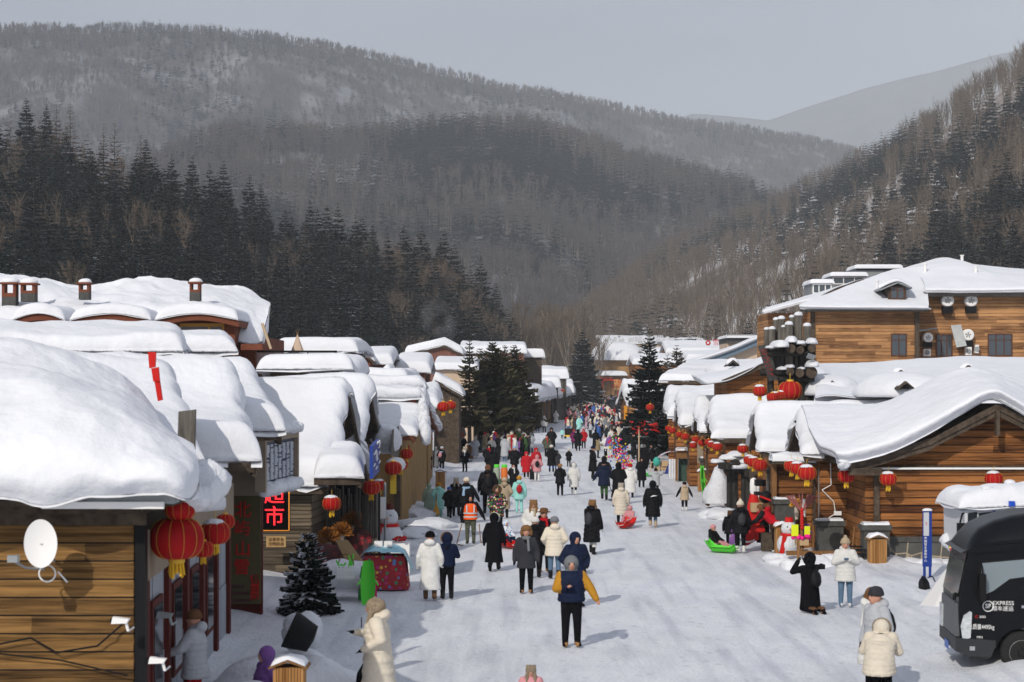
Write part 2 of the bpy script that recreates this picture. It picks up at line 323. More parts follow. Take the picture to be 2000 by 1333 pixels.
# ---------------- trees ----------------
def leaf_mat(name, c, c2):
    m = mat(name, c, .9, noise=.5, nscale=1.3, spec=0, col2=c2); return m
needle = leaf_mat('needle', (.020, .027, .024), (.009, .013, .013))
needle_warm = leaf_mat('needle_warm', (.085, .075, .040), (.035, .036, .022))
needle_far = leaf_mat('needle_far', (.016, .022, .025), (.009, .013, .016))
bark = mat('bark', (.12, .10, .08), .9, noise=.5, nscale=6)
bark_birch = mat('bark_birch', (.38, .32, .26), .9, noise=.5, nscale=3)
twig = mat('twig', (.21, .165, .125), .9, noise=.5, nscale=1)
twig_far = mat('twig_far', (.185, .15, .135), .9, noise=.5, nscale=.012, col2=(.08, .08, .09))
twig_larch = mat('twig_larch', (.20, .12, .07), .9, noise=.4, nscale=.4)
snow_far = mat('snow_far', (.62, .64, .68), .9)

def spruce_mesh(rs, h, rbase, tiers, per, seg=4, fine=5, snowp=.35, bare=.04, droop=.35, warm=False, wmul=1.0):
    """conifer crown: whorls of drooping boughs, each bough a fan of small blades, snow lying on some of them"""
    V = []; Q = []; M = []
    def quad(a, b, c, d, m):
        o = len(V); V.extend((a, b, c, d)); Q.append((o, o + 1, o + 2, o + 3)); M.append(m)
    for ti in range(tiers):
        t = (ti + rs.uniform(-.3, .3)) / tiers; z0 = h * (bare + (1 - bare) * t)
        if z0 > h * .995: continue
        R0 = rbase * (1 - t) ** .85 * rs.uniform(.8, 1.12) + .12
        a0 = rs.uniform(0, 6.28); n = max(4, int(per * (1 - t * .45)))
        for k in range(n):
            if rs.random() < .07: continue
            a = a0 + 6.283 * k / n + rs.uniform(-.25, .25); ln = R0 * rs.uniform(.7, 1.12)
            ca, sa = math.cos(a), math.sin(a); dz = -droop * (1 - t * .9) * ln + .28 * ln * t
            sw = rs.random() < snowp
            for s_ in range(fine):
                f0 = (s_ + .1) / fine; f1 = min(1.04, f0 + 1.25 / fine); wd = ln * .30 * wmul * math.sin(min(1, f0 + .22) * 2.6) * rs.uniform(.7, 1.3) + .03 * ln
                up = ln * .16 * (f0 ** 2)
                z_a = z0 + dz * f0 + up * .4; z_b = z0 + dz * f1 + up
                for sd in (-1, 1):
                    off = sd * wd * rs.uniform(.6, 1.25); dd = -rs.uniform(.05, .32) * wd * 2
                    x0, y0 = ca * ln * f0, sa * ln * f0; x1, y1 = ca * ln * f1, sa * ln * f1
                    ex, ey = x1 * .94 - sa * off, y1 * .94 + ca * off
                    quad((x0, y0, z_a), (x1, y1, z_b), (ex, ey, z_b + dd), (x0 - sa * off * .5, y0 + ca * off * .5, z_a + dd * .7), 0)
                    if rs.random() < .5:
                        quad((x0, y0, z_a - .02), (x1, y1, z_b), (x1 * .97, y1 * .97, z_b - wd * rs.uniform(.5, 1.1)), (x0, y0, z_a - wd * .6), 0)
                if sw and f0 > .25 and rs.random() < .8:
                    q = wd * rs.uniform(.22, .5); e = .05 + .03 * ln
                    quad((x0 - sa * q, y0 + ca * q, z_a + e * .3), (x1 - sa * q * .7, y1 + ca * q * .7, z_b + e * .2), (x1 + sa * q * .7, y1 - ca * q * .7, z_b + e * .2), (x0 + sa * q, y0 - ca * q, z_a + e * .3), 1)
                    quad((x0 - sa * q, y0 + ca * q, z_a + e * .3), (x1 - sa * q * .7, y1 + ca * q * .7, z_b + e * .2), (x1, y1, z_b - e * .8), (x0, y0, z_a - e * .8), 1)
    return np.array(V, float), np.array(Q), np.array(M)
def bare_mesh(rs, h, spread, nb, birch=True, twigs=3, w=.05, up=1.0):
    """leafless crown: limbs fork into thin twigs, all narrow three-sided strips"""
    V = []; Q = []; M = []
    def strip(a, b, r0, r1, m):
        d = (b - a); n = Vector((-d.y, d.x, 0))
        if n.length < 1e-4: n = Vector((1, 0, 0))
        n.normalize(); n2 = d.cross(n).normalized()
        for q in (n, n2):
            o = len(V); V.extend((a - q * r0, a + q * r0, b + q * r1, b - q * r1)); Q.append((o, o + 1, o + 2, o + 3)); M.append(m)
    def grow(a, d, ln, r, lvl):
        p = a
        for k in range(3):
            q = p + d * ln / 3; strip(p, q, r * (1 - k * .2), r * (1 - (k + 1) * .2), 0 if lvl == 0 else 1)
            if lvl < 2:
                for _ in range(twigs):
                    if rs.random() < .75:
                        dv = Vector((rs.uniform(-1, 1), rs.uniform(-1, 1), rs.uniform(.2, 1.1) * up)).normalized()
                        grow(p + (q - p) * rs.random(), (d * .55 + dv * .75).normalized(), ln * rs.uniform(.4, .62), r * .5, lvl + 1)
            p = q; d = (d + Vector((rs.uniform(-.15, .15), rs.uniform(-.15, .15), .1))).normalized()
    for k in range(nb):
        z = h * (.3 + .6 * k / nb); a = rs.uniform(0, 6.28)
        d = Vector((math.cos(a) * spread, math.sin(a) * spread, 1.0 * up + .4 * k / nb)).normalized()
        grow(Vector((0, 0, z)), d, (h - z) * .75 + .4, w * 1.2, 0)
    return np.array([tuple(v) for v in V], float), np.array(Q), np.array(M)
def place_mesh(items, name, mats, smooth=False):
    """one mesh out of many copies: items = (V,Q,M,x,y,z,scale,rot)"""
    vs = []; qs = []; ms = []; o = 0
    for V, Q, M, x, y, z, sc, ro in items:
        c, s_ = math.cos(ro), math.sin(ro); W = np.empty_like(V)
        W[:, 0] = (V[:, 0] * c - V[:, 1] * s_) * sc + x; W[:, 1] = (V[:, 0] * s_ + V[:, 1] * c) * sc + y; W[:, 2] = V[:, 2] * sc + z
        vs.append(W); qs.append(Q + o); ms.append(M); o += len(V)
    return np_mesh(name, np.concatenate(vs), np.concatenate(qs), mats, np.concatenate(ms), None, smooth)
rs = random.Random(3)
lowS = [spruce_mesh(rs, 16, 2.7, 13, 7, fine=2, snowp=.12, wmul=1.4) for _ in range(5)]
lowS2 = [spruce_mesh(rs, 16, 2.9, 8, 6, fine=1, snowp=.1, wmul=1.9) for _ in range(5)]
lowB = [bare_mesh(rs, 15, .45, 5, twigs=2, w=.11) for _ in range(5)]
lowB2 = [bare_mesh(rs, 14, .6, 5, twigs=1, w=.32) for _ in range(5)]
for A in (lowB, lowB2):      # a pale trunk strip in each low bare tree
    for i, (V, Q, M) in enumerate(A):
        r = .13 if A is lowB else .2; T = np.array([(-r, 0, -1), (r, 0, -1), (r * .5, 0, 12), (-r * .5, 0, 12), (0, -r, -1), (0, r, -1), (0, r * .5, 12), (0, -r * .5, 12)], float)
        n = len(V); A[i] = (np.concatenate([V, T]), np.concatenate([Q, [[n, n + 1, n + 2, n + 3], [n + 4, n + 5, n + 6, n + 7]]]), np.concatenate([M, [2, 2]]))
def forest(hill, n, x0, x1, t0, t1, pc, hs, name, label, S_=lowS, B_=lowB, seed=1, skip=None, clump=3.0):
    r = random.Random(seed); it = []; its = []; spots = []
    px = np.array([r.uniform(x0, x1) for _ in range(n)]); tt = np.array([t0 + (t1 - t0) * r.random() for _ in range(n)])
    X, Y, Z = hill.at(px, tt)
    den = fbm(X / (60 * clump) + seed, Y / (60 * clump), 3)
    for i in range(n):
        con = r.random() < pc + den[i] * 3.2; sc = r.uniform(*hs) / 16 * (1 if con else .92)
        spots.append((con, X[i], Y[i], Z[i] - .5, sc, px[i], tt[i]))
    spots.sort(key=lambda s: s[2] / s[4]); return spots
def build_forest(spots, name, label, S_, B_, seed, mats_s, mats_b):
    r = random.Random(seed)
    a = [r.choice(S_) + (s[1], s[2], s[3], s[4], r.uniform(0, 6.28)) for s in spots if s[0]]
    b = [r.choice(B_) + (s[1], s[2], s[3], s[4], r.uniform(0, 6.28)) for s in spots if not s[0]]
    if a: tag(place_mesh(a, name + '_spruces', mats_s), label[0], 'forest', kind='stuff')
    if b: tag(place_mesh(b, name + '_bare_trees', mats_b), label[1], 'forest', kind='stuff')
MS = [needle_far, snow_far]; MBm = [twig_far, twig_far, bark_birch]
far = forest(H3, 15000, -200, 1800, .25, 1.03, .30, (11, 19), '', '', seed=5, clump=5) + forest(H3, 3500, -200, 1800, .94, 1.03, .25, (13, 20), '', '', seed=6, clump=5)
build_forest(far, 'far_forest', ('hazy spruces clothing the farthest wooded hill', 'hazy leafless woodland over the farthest wooded hill'), lowS2, lowB2, 5, MS, MBm)
mid = forest(H2, 8500, 180, 1700, .15, 1.02, .36, (14, 23), '', '', seed=9, clump=2.4) + forest(H2, 1400, 180, 1700, .93, 1.03, .55, (14, 24), '', '', seed=10, clump=2)
build_forest(mid, 'middle_forest', ('dark spruces covering the rounded middle hill', 'leafless birches and aspens among the spruces on the middle hill'), lowS2, lowB, 9, MS, [mat('twig_mid', (.13, .105, .095), .9, noise=.5, nscale=.015, col2=(.05, .05, .06)), twig_far, bark_birch])
right = forest(H5, 2500, 1060, 2150, .02, 1.02, .36, (11, 19), '', '', seed=12, clump=1.3) + forest(H5, 420, 1060, 2150, .94, 1.03, .6, (12, 18), '', '', seed=14, clump=1)
# individual trees: proto trees of good detail, copied one by one
def tree_proto(kind, rs_, h, **k):
    if kind == 'spruce':
        t = thing('spruce_tree', '-', 'spruce'); V, Q, M = spruce_mesh(rs_, h, k.get('r', h * .175), k.get('tiers', 28), k.get('per', 9), fine=k.get('fine', 4), snowp=k.get('snowp', .4), bare=k.get('bare', .06), droop=k.get('droop', .4), wmul=k.get('wmul', 1))
        np_mesh('crown', V, Q, [needle_warm if k.get('warm') else needle, snow], M, t)
        MB().tube((0, 0, -1.5), (0, 0, h * .97), h * .011 + .04, .02, 7).build('trunk', bark, t)
    else:
        t = thing(kind, '-', 'larch' if kind == 'larch_tree' else 'birch')
        if kind == 'larch_tree': V, Q, M = spruce_mesh(rs_, h, h * .15, 22, 7, fine=3, snowp=0, bare=.2, droop=.02, wmul=.32); mm = [twig_larch, twig_larch]
        else: V, Q, M = bare_mesh(rs_, h, .42, 8, twigs=3, w=h * .006); mm = [bark_birch if k.get('pale') else twig, twig]
        np_mesh('crown', V, Q, mm, M, t)
        MB().tube((0, 0, -1.5), (0, 0, h * .92), h * .012 + .03, .02, 6).build('trunk', bark_birch if kind == 'birch_tree' else bark, t)
    return t
r5 = random.Random(21)
PS = [tree_proto('spruce', r5, 20, fine=4, wmul=1.5, snowp=.5) for _ in range(6)]
PL = [tree_proto('larch_tree', r5, 20) for _ in range(3)]
PB = [tree_proto('birch_tree', r5, 16, pale=(i % 2 == 0)) for i in range(4)]
USED = set()
def put(protos, i, x, y, z, h, hp, label, group, rz, wide=1):
    p = protos[i % len(protos)]; s = h / hp
    if p.name not in USED:
        USED.add(p.name); KID[p.name] = [(c, []) for c in kids(p)]
        p.location = (x, y, z); p.rotation_euler = (0, 0, rz); p.scale = (s * wide, s * wide, s); p['label'] = label; p['group'] = group; return p
    return copy_thing(p, (x, y, z), rz, label, (s * wide, s * wide, s), group)[0]
GL = 'trees of the forest behind the left roofs'; GR = 'trees on the slope above the right roofs'
# left forest: rows climbing the slope, tops following the skyline of the photograph
n = 0
for row, (t, cnt) in enumerate([(1.0, 30), (.86, 26), (.68, 24), (.5, 22), (.32, 20), (.14, 22), (.0, 22)]):
    for k in range(cnt):
        px = -90 + 1110 * (k + r5.uniform(.1, .9)) / cnt
        X, Y, Z = H1.at(np.array(px), np.array(t + r5.uniform(-.06, .06)))
        q = r5.random(); larch = (px < 330 and row < 2 and q < .5) or q < .04; birch = (not larch) and q > (.94 if row > 1 else .98)
        h = r5.uniform(15, 19.5) if row > 0 else r5.uniform(15, 18.5)
        if row == 0 and larch: h *= 1.12
        if px > 940: h *= .8
        if larch: put(PL, n, float(X), float(Y), float(Z) - .3, h, 20, 'tall rust brown leafless larch rising out of the dark forest behind the left roofs', GL, r5.uniform(0, 6))
        elif birch: put(PB, n, float(X), float(Y), float(Z) - .3, h * .72, 16, 'pale bare birch between dark spruces in the forest behind the left roofs', GL, r5.uniform(0, 6))
        else: put(PS, n, float(X), float(Y), float(Z) - .3, h, 20, 'dark spruce with snow caught on its boughs in the forest behind the left roofs', GL, r5.uniform(0, 6), r5.uniform(1.2, 1.55))
        n += 1
und = forest(H1, 1500, -120, 1020, -.03, .97, 1.75, (9, 16), '', '', seed=31, clump=.5)
right.sort(key=lambda s: s[2] / s[4])
build_forest(und, 'left_forest', ('young spruces filling the forest behind the left roofs', 'brown leafless undergrowth between the spruces behind the left roofs'), lowS, lowB, 31, [needle, snow_far], [twig, twig, bark])
# right slope: the nearest ones individually, the rest as one mass
near_r = right[:130]
for i, s in enumerate(near_r):
    h = s[4] * 16
    if s[0]: put(PS, i, s[1], s[2], s[3], h, 20, 'dark spruce on the snowy slope above the right roofs', GR, r5.uniform(0, 6), 1.15)
    else: put(PB, i, s[1], s[2], s[3], h * .95, 16, 'leafless birch on the snowy slope above the right roofs', GR, r5.uniform(0, 6))
build_forest(right[130:], 'slope_forest', ('spruces scattered up the steep right hand slope', 'leafless birches standing all over the steep right hand slope'), lowS, lowB, 13, [needle, snow_far], [twig, twig, bark_birch])
# ---------------- snow and houses ----------------
def edge_t(d, r): d = np.clip(d / r, 0, 1); return np.sqrt(np.clip(1 - (1 - d) ** 2, 0, 1))
def samp(L_, r, step):
    a = np.array([0, .02, .06, .13, .24, .4, .62, 1]) * r; b = L_ - a[::-1]
    m = np.linspace(r, L_ - r, max(2, int((L_ - 2 * r) / step) + 1))[1:-1]
    return np.concatenate([a, m, b])
def snow_sheet(parent, name, X, Y, Zb, T, seed=0, sag=.0, material=None, drip=0):
    """closed pillow of snow: footprint X,Y, underside Zb, thickness T"""
    nu, nv = X.shape; Zt = Zb + T
    Zl = Zb - drip * np.clip(vnoise(X * 1.7 + seed * 3.1, Y * 1.7 + seed) + .25, 0, 1) * (T < T.max() * .75)
    co = np.concatenate([np.stack([X, Y, Zt], -1).reshape(-1, 3), np.stack([X, Y, Zl - .01], -1).reshape(-1, 3)])
    i = np.arange(nu * nv).reshape(nu, nv); q = np.stack([i[:-1, :-1], i[1:, :-1], i[1:, 1:], i[:-1, 1:]], -1).reshape(-1, 4)
    o = nu * nv; rim = np.concatenate([i[:, 0], i[-1, 1:], i[::-1, -1][1:], i[0, ::-1][1:]])
    r2 = np.roll(rim, -1); side = np.stack([rim, r2, r2 + o, rim + o], -1)
    return np_mesh(name, co, np.concatenate([q, q[:, ::-1] + o, side]), material or snow, None, parent, True)
HOUSES = []
def house(label, side, r, e, De, Hd, L_, wall, st=.55, sag=.35, ov=.45, trim=dark_wood, gable=None, name='log_house', cat='house', group=None, drip=.25, back=1.0, step=.16, soft=.27, winds=(), zback=None, logs=True, eaveb=.16, walls=True, bulge=.14):
    """ridge runs away from the street. r = ridge end (snow top), e = near eave end, in photo pixels; De = distance of the eave"""
    E = P(e[0], e[1], De); Rr = P(r[0], r[1], De + Hd); d = Vector((Rr.x - E.x, Hd, 0)); hd = d.length; ang = math.atan2(-d.x, d.y)
    t = thing(name, label, cat, (E.x, E.y, 0), ang, group)
    s = 1 if side == 'R' else -1; ze = E.z; zr = Rr.z - st
    nv = samp(2 * hd * (1 + .0), soft, step); v = nv / hd - 1; un = samp(L_, soft, step * 1.6)
    U, V = np.meshgrid(un, v, indexing='ij')
    def prof(V):
        w_ = 1 - np.abs(V); return np.where(V > 0, ze + (zr - ze) * (w_ * back + 1 - back), ze + (zr - ze) * ((1 - sag) * w_ + sag * w_ ** 2))
    base = prof(V); Yl = (V + 1) * hd; Xl = s * U
    du = np.minimum(U, L_ - U); dv = np.minimum(Yl, 2 * hd - Yl)
    sd = len(HOUSES) * 7.3
    T = st * (.88 + .45 * fbm(Xl * .35 + sd, Yl * .5, 3) + .13 * fbm(Xl * 1.5 + sd, Yl * 1.7, 4)) * edge_t(du, soft) * edge_t(dv, soft * .9)
    T = T * (1 + .12 * np.clip(1 - np.abs(V) * 4, 0, 1))
    # ragged edge: the sheet overhangs unevenly at gable end and eave
    ex = .16 * fbm(Yl * 2 + sd, U * 0 + 3, 3); ey = .2 * fbm(Xl * 1.6 + sd, V * 0 + 9, 3)
    X = Xl - s * (.12 + ex) * np.clip(1 - U / .4, 0, 1); Y = Yl + (ey - .05) * np.clip(1 - Yl / .4, 0, 1)
    snow_sheet(t, 'snow_cover', X, Y, base + .035, T, sd, drip=drip)
    # roof deck under the snow with its barge boards
    m = MB(); vs = np.array([-1, -.8, -.6, -.4, -.2, 0, .33, .66, 1]); zs = prof(vs); ys = (vs + 1) * hd
    poly = [(float(a), float(b)) for a, b in zip(ys, zs)] + [(float(a), float(b) - .12) for a, b in zip(ys[::-1], zs[::-1])]
    m.prism(poly, s * .04, s * L_, 0, 'x'); m.build('roof', trim, t)
    m = MB(); poly = [(float(a), float(b) - .0) for a, b in zip(ys, zs)] + [(float(a), float(b) - .24) for a, b in zip(ys[::-1], zs[::-1])]
    m.prism(poly, -s * .05, s * .035, 0, 'x')
    m.box(0, s * L_, -.04, -.005, ze - eaveb, ze + .01); m.build('barge_board', trim, t)
    if walls:
        i0 = ov; x0, x1 = s * i0, s * (L_ - .1); yn = .4; yf = 2 * hd - .4
        m = MB()
        if logs:       # rounded boards, one bulge each
            bh = .21; z = -.2; ztop = ze - .05
            n = int((ztop - z) / bh) + 1
            for k in range(n):
                a, b = z + k * bh, min(ztop + .1, z + (k + 1) * bh)
                m.add([(x0, yn, a), (x1, yn, a), (x1, yn - .035, a + bh * .35), (x0, yn - .035, a + bh * .35), (x1, yn - .03, a + bh * .8), (x0, yn - .03, a + bh * .8), (x1, yn, b), (x0, yn, b)], [(0, 1, 2, 3), (3, 2, 4, 5), (5, 4, 6, 7)])
        else: m.add([(x0, yn, -.2), (x1, yn, -.2), (x1, yn, ze), (x0, yn, ze)], [(0, 1, 2, 3)])
        m.box(x0, x1, yn + .01, yf, -.2, ze - .06)
        m.build('wall', wall, t)
        g = MB(); ys2 = np.clip(ys, yn, yf); zg = np.interp(ys2, ys, zs) - .13
        gp = [(yn, -.2)] + [(float(a), float(b)) for a, b in zip(ys2, zg)] + [(yf, -.2)]
        g.prism(gp, x0 - s * .02, x0 + s * .05, 0, 'x'); g.build('gable', gable or wall, t)
        for (wx, wy, ww, wh) in winds:      # windows on the street side: wy along the street, wx height
            f = MB(); xx = x0 - s * .025
            f.box(xx, xx - s * .05, wy - ww / 2 - .07, wy + ww / 2 + .07, wx - .07, wx + wh + .07); fo = f.build('window', trim, t)
            MB().box(xx - s * .052, xx - s * .06, wy - ww / 2, wy + ww / 2, wx, wx + wh).build('pane', glass_dark, fo)
    HOUSES.append(t); return t, s, ze, zr, hd
def catmull(Pn, n, axis):
    Pn = np.moveaxis(Pn, axis, 0); k = len(Pn); t = np.linspace(0, k - 1, n); i = np.clip(t.astype(int), 0, k - 2); f = (t - i)[(...,) + (None,) * (Pn.ndim - 1)]
    g = lambda j: Pn[np.clip(j, 0, k - 1)]
    a, b, c, d = g(i - 1), g(i), g(i + 1), g(i + 2)
    out = .5 * (2 * b + (c - a) * f + (2 * a - 5 * b + 4 * c - d) * f ** 2 + (3 * b - a - 3 * c + d) * f ** 3)
    return np.moveaxis(out, 0, axis)
def snow_patch(rows, nu=90, nv=50, amp=.05, fs=.8, th=.5, name='snow_cover', parent=None, material=None, seed=0):
    """rows of control points (px, py, distance) of the snow's upper surface; closed below"""
    A = np.array([[[*P(*p)] for p in r_] for r_ in rows]); A = catmull(catmull(A, nv, 0), nu, 1)
    X, Y, Z = A[..., 0], A[..., 1], A[..., 2]
    Z = Z + amp * fbm(X * fs + seed, Y * fs, 4)
    i = np.arange(nv)[:, None]; j = np.arange(nu)[None]; dd = np.minimum(np.minimum(i, nv - 1 - i) / nv, np.minimum(j, nu - 1 - j) / nu)
    co = np.concatenate([np.stack([X, Y, Z], -1).reshape(-1, 3), np.stack([X, Y + .8 * th * edge_t(dd, .2), np.minimum(Z - .03, np.maximum(Z - th * edge_t(dd, .12) - .03, Z[0][None, :] - .04))], -1).reshape(-1, 3)])
    ix = np.arange(nu * nv).reshape(nv, nu); q = np.stack([ix[:-1, :-1], ix[:-1, 1:], ix[1:, 1:], ix[1:, :-1]], -1).reshape(-1, 4); o = nu * nv
    rim = np.concatenate([ix[:, 0], ix[-1, 1:], ix[::-1, -1][1:], ix[0, ::-1][1:]]); r2 = np.roll(rim, -1)
    return np_mesh(name, co, np.concatenate([q, q[:, ::-1] + o, np.stack([rim, rim + o, r2 + o, r2], -1)]), material or snow, None, parent, True)
def lump(name, c, r, parent=None, sc=(1, 1, .6), amp=.35, seed=0, material=None, n=20, flat=True):
    m = MB(); m.ball((0, 0, 0), 1, 0, n, max(8, n // 2)); v = np.array(m.v); k = 1 + amp * fbm(v[:, 0] * 1.6 + seed, v[:, 1] * 1.6 + v[:, 2] * 1.3 + seed, 3)
    v = v * k[:, None] * r * np.array(sc)
    if flat: v[:, 2] = np.maximum(v[:, 2], -.12 * r)
    m.v = [tuple(np.array(c) + p) for p in v]; return m.build(name, material or snow_fine, parent)

GLH = 'snow laden houses along the left side of the street'; GRH = 'snow laden houses along the right side of the street'
# --- left: nearest house with its plank wall (eave side towards us)
t = thing('log_house', 'nearest log house on the left, satellite dish on its plank wall', 'house', (0, 0, 0), 0, GLH)
D0 = 25.0; xl, xr = -12.5, P(262, 900, D0).x; ztop = P(0, 1002, D0).z
m = MB(); bh = .245; z = -.1
while z < ztop:
    m.add([(xl, D0, z), (xr, D0, z), (xr, D0 - .04, z + bh * .3), (xl, D0 - .04, z + bh * .3), (xr, D0 - .04, z + bh * .8), (xl, D0 - .04, z + bh * .8), (xr, D0, z + bh), (xl, D0, z + bh)], [(0, 1, 2, 3), (3, 2, 4, 5), (5, 4, 6, 7)]); z += bh
m.box(xl, xr, D0 + .01, D0 + .2, -.1, ztop); m.box(xl, xr - .7, D0 + .2, D0 + 3.9, -.1, ztop); m.build('wall', log_front, t)
MB().box(xr + .02, xr + .16, D0 - .06, D0 + .12, 0, ztop - .02).build('corner_post', black_m, t)
MB().box(xl, xr + .18, D0 - .32, D0 + .1, ztop + .003, ztop + .12).box(xl, xr + .18, D0 - .12, D0 - .05, ztop - .16, ztop).build('eave_beam', dark_wood, t)
g = MB(); a = P(150, 998, 24.5); b = P(345, 968, 24.5)
g.box(a.x - .4, b.x, 24.3, 24.7, b.z - .10, b.z + .10); g.box(a.x - .4, b.x - .12, 24.22, 24.29, b.z - .16, b.z - .07, 1); g.build('gutter', [metal_grey, white_m], t)
snow_patch([[(-420, 1000, 24.0), (-200, 995, 24.0), (0, 985, 24.0), (90, 1004, 24.0), (170, 975, 24.0), (250, 955, 24.0), (345, 962, 24.0), (372, 965, 24.3), (383, 950, 24.7)],
            [(-420, 950, 23.8), (-200, 948, 23.8), (0, 938, 23.8), (90, 948, 23.8), (170, 930, 23.8), (250, 925, 23.8), (345, 930, 23.9), (378, 930, 24.3), (389, 925, 24.8)],
            [(-420, 890, 24.1), (-200, 885, 24.1), (0, 872, 24.1), (90, 868, 24.1), (180, 868, 24.1), (260, 875, 24.1), (335, 888, 24.2), (376, 900, 24.5), (388, 895, 25.0)],
            [(-420, 780, 25.2), (-200, 775, 25.2), (0, 765, 25.2), (110, 765, 25.2), (200, 785, 25.2), (270, 812, 25.2), (320, 838, 25.3), (362, 865, 25.4), (380, 875, 25.7)],
            [(-420, 690, 27.0), (-200, 690, 27.0), (0, 697, 27.0), (100, 712, 27.0), (180, 740, 27.0), (235, 762, 27.0), (280, 795, 27.0), (325, 835, 27.0), (352, 862, 27.1)],
            [(-420, 640, 28.6), (-200, 645, 28.6), (0, 658, 28.6), (70, 672, 28.6), (150, 698, 28.6), (215, 722, 28.6), (262, 752, 28.6), (300, 790, 28.6), (330, 840, 28.6)],
            [(-420, 690, 30.2), (-200, 690, 30.2), (0, 700, 30.2), (70, 710, 30.2), (150, 735, 30.2), (200, 760, 30.2), (240, 790, 30.2), (280, 830, 30.2), (310, 870, 30.2)]],
           150, 90, .15, 1.0, .7, parent=t, seed=4)
MB().prism([(P(0, 0, 24.5).x - 5, ztop + .13), (P(340, 0, 24.5).x, ztop + .13), (P(340, 0, 24.5).x, ztop + .2), (P(0, 0, 24.5).x - 5, ztop + .2)], 24.35, 29).build('roof', dark_wood, t)
lump('snow_lump', P(400, 950, 26), .33, t, (1, 1, 1.0), .5, 3, flat=False); lump('snow_lump', P(382, 972, 25.6), .2, t, (1, 1, .8), .6, 5, flat=False)
# lower dark shop front along the street side of the same house and the next
t = thing('shop_building', 'shadowed shop front of grey panels and dark red posts beside the red lanterns', 'shop front', (0, 0, 0))
m = MB(); pts = [(272, 25.3), (440, 36.2)]
def onwall(f, off=0): a = P(272, 0, 25.3); b = P(445, 0, 37.5); d = (b - a); q = a + d * f; q.z = 0; nrm = Vector((d.y, -d.x, 0)).normalized(); return q + nrm * off
def wallbox(f0, f1, z0, z1, o0, o1, mm, mi=0):
    a, b, c, d = onwall(f0, o0), onwall(f1, o0), onwall(f1, o1), onwall(f0, o1)
    mm.add([(p.x, p.y, z0) for p in (a, b, c, d)] + [(p.x, p.y, z1) for p in (a, b, c, d)], [(0, 3, 2, 1), (4, 5, 6, 7), (0, 1, 5, 4), (1, 2, 6, 5), (2, 3, 7, 6), (3, 0, 4, 7)], mi)
panel_grey = mat('panel_grey', (.33, .36, .40), .6, noise=.15, nscale=3); dark_red = mat('dark_red', (.10, .016, .012), .7, noise=.3, nscale=5)
for k in range(9): wallbox(k / 9 + .004, (k + 1) / 9 - .004, .05, 1.1, -.3, 0, m); wallbox(k / 9 + .004, (k + 1) / 9 - .004, 1.12, 2.4, -.3, -.01, m)
m.build('wall_panel', panel_grey, t); m = MB()
wallbox(0, 1, 2.4, 3.1, -.4, .12, m); m.build('fascia', beige_wall, t)
for k in range(6): m = MB(); wallbox(.02 + k * .19, .045 + k * .19, 0, 2.4, -.05, .07, m); m.build('post', dark_red, t)
for k in range(4):
    m = MB(); wallbox(.08 + k * .19, .17 + k * .19, .55, 2.0, .004, .05, m); w_ = m.build('window', dark_red, t); m = MB(); wallbox(.09 + k * .19, .16 + k * .19, .65, 1.9, .052, .06, m); m.build('pane', glass_dark, w_)
lump('snow_lump', onwall(.33, .3) + Vector((0, 0, 3.15)), .45, t, (1, 1, .8), .4, 9)
# --- left row
LH = [
 ('snow house with a red ribbon on its gable post, second roof from the left front', (330, 692), (382, 905), 28.6, 2.6, 9, log_grey, dict(st=.5, sag=.1, ov=2.2)),
 ('snow house whose roof curves down to the beige sign building on the left', (455, 692), (496, 905), 32.2, 3.6, 12, log_grey, dict(st=.6, sag=.65, ov=2.4)),
 ('snow house just behind the curved left roof, its eave hidden by the light sign', (491, 697), (545, 845), 36.2, 2.8, 13, log_grey, dict(st=.5, sag=.6, ov=2.2)),
 ('big plain snow roof over the plank wall with the red neon sign', (679, 733), (636, 953), 47.5, 3.8, 9.5, log_grey, dict(st=.5, sag=.15, step=.13)),
 ('narrow snow roof directly behind the big plain roof, black gap at its gable', (722, 733), (700, 872), 53.5, 3.0, 9.5, board_dark, dict(st=.5, sag=.1)),
 ('snow house with ragged red brown boards in its roof step, left side', (832, 760), (806, 852), 66.0, 5.5, 9, ochre_wall, dict(st=.55, sag=.5, logs=False, trim=redbrown)),
 ('snow house with an ochre wall beside the pair of lanterns at the left spruces', (857, 748), (853, 797), 92.0, 5, 12, ochre_wall, dict(st=.8, sag=.2, logs=False)),
]
for lb, r_, e_, De, Hd, Ln, wm, kw in LH: house(lb, 'L', r_, e_, De, Hd, Ln, wm, group=GLH, **kw)
# rear wing roofs
house('long low snow roof in front of the brown dormer windows', 'L', (346, 632), (352, 690), 44, 3.4, 14, log_grey, st=.55, group=GLH, sag=.1)
house('shorter low snow roof beside the brown dormer windows', 'L', (446, 643), (452, 690), 47, 3.2, 10, log_grey, st=.5, group=GLH, sag=.1)
# awning roofs
t, *_ = house('small awning roof heaped with snow over the dark shop below the blue sign', 'L', (700, 868), (702, 935), 47.0, 2.0, 1.15, board_pole, name='awning', cat='awning', st=.55, sag=.0, walls=False, drip=.05)
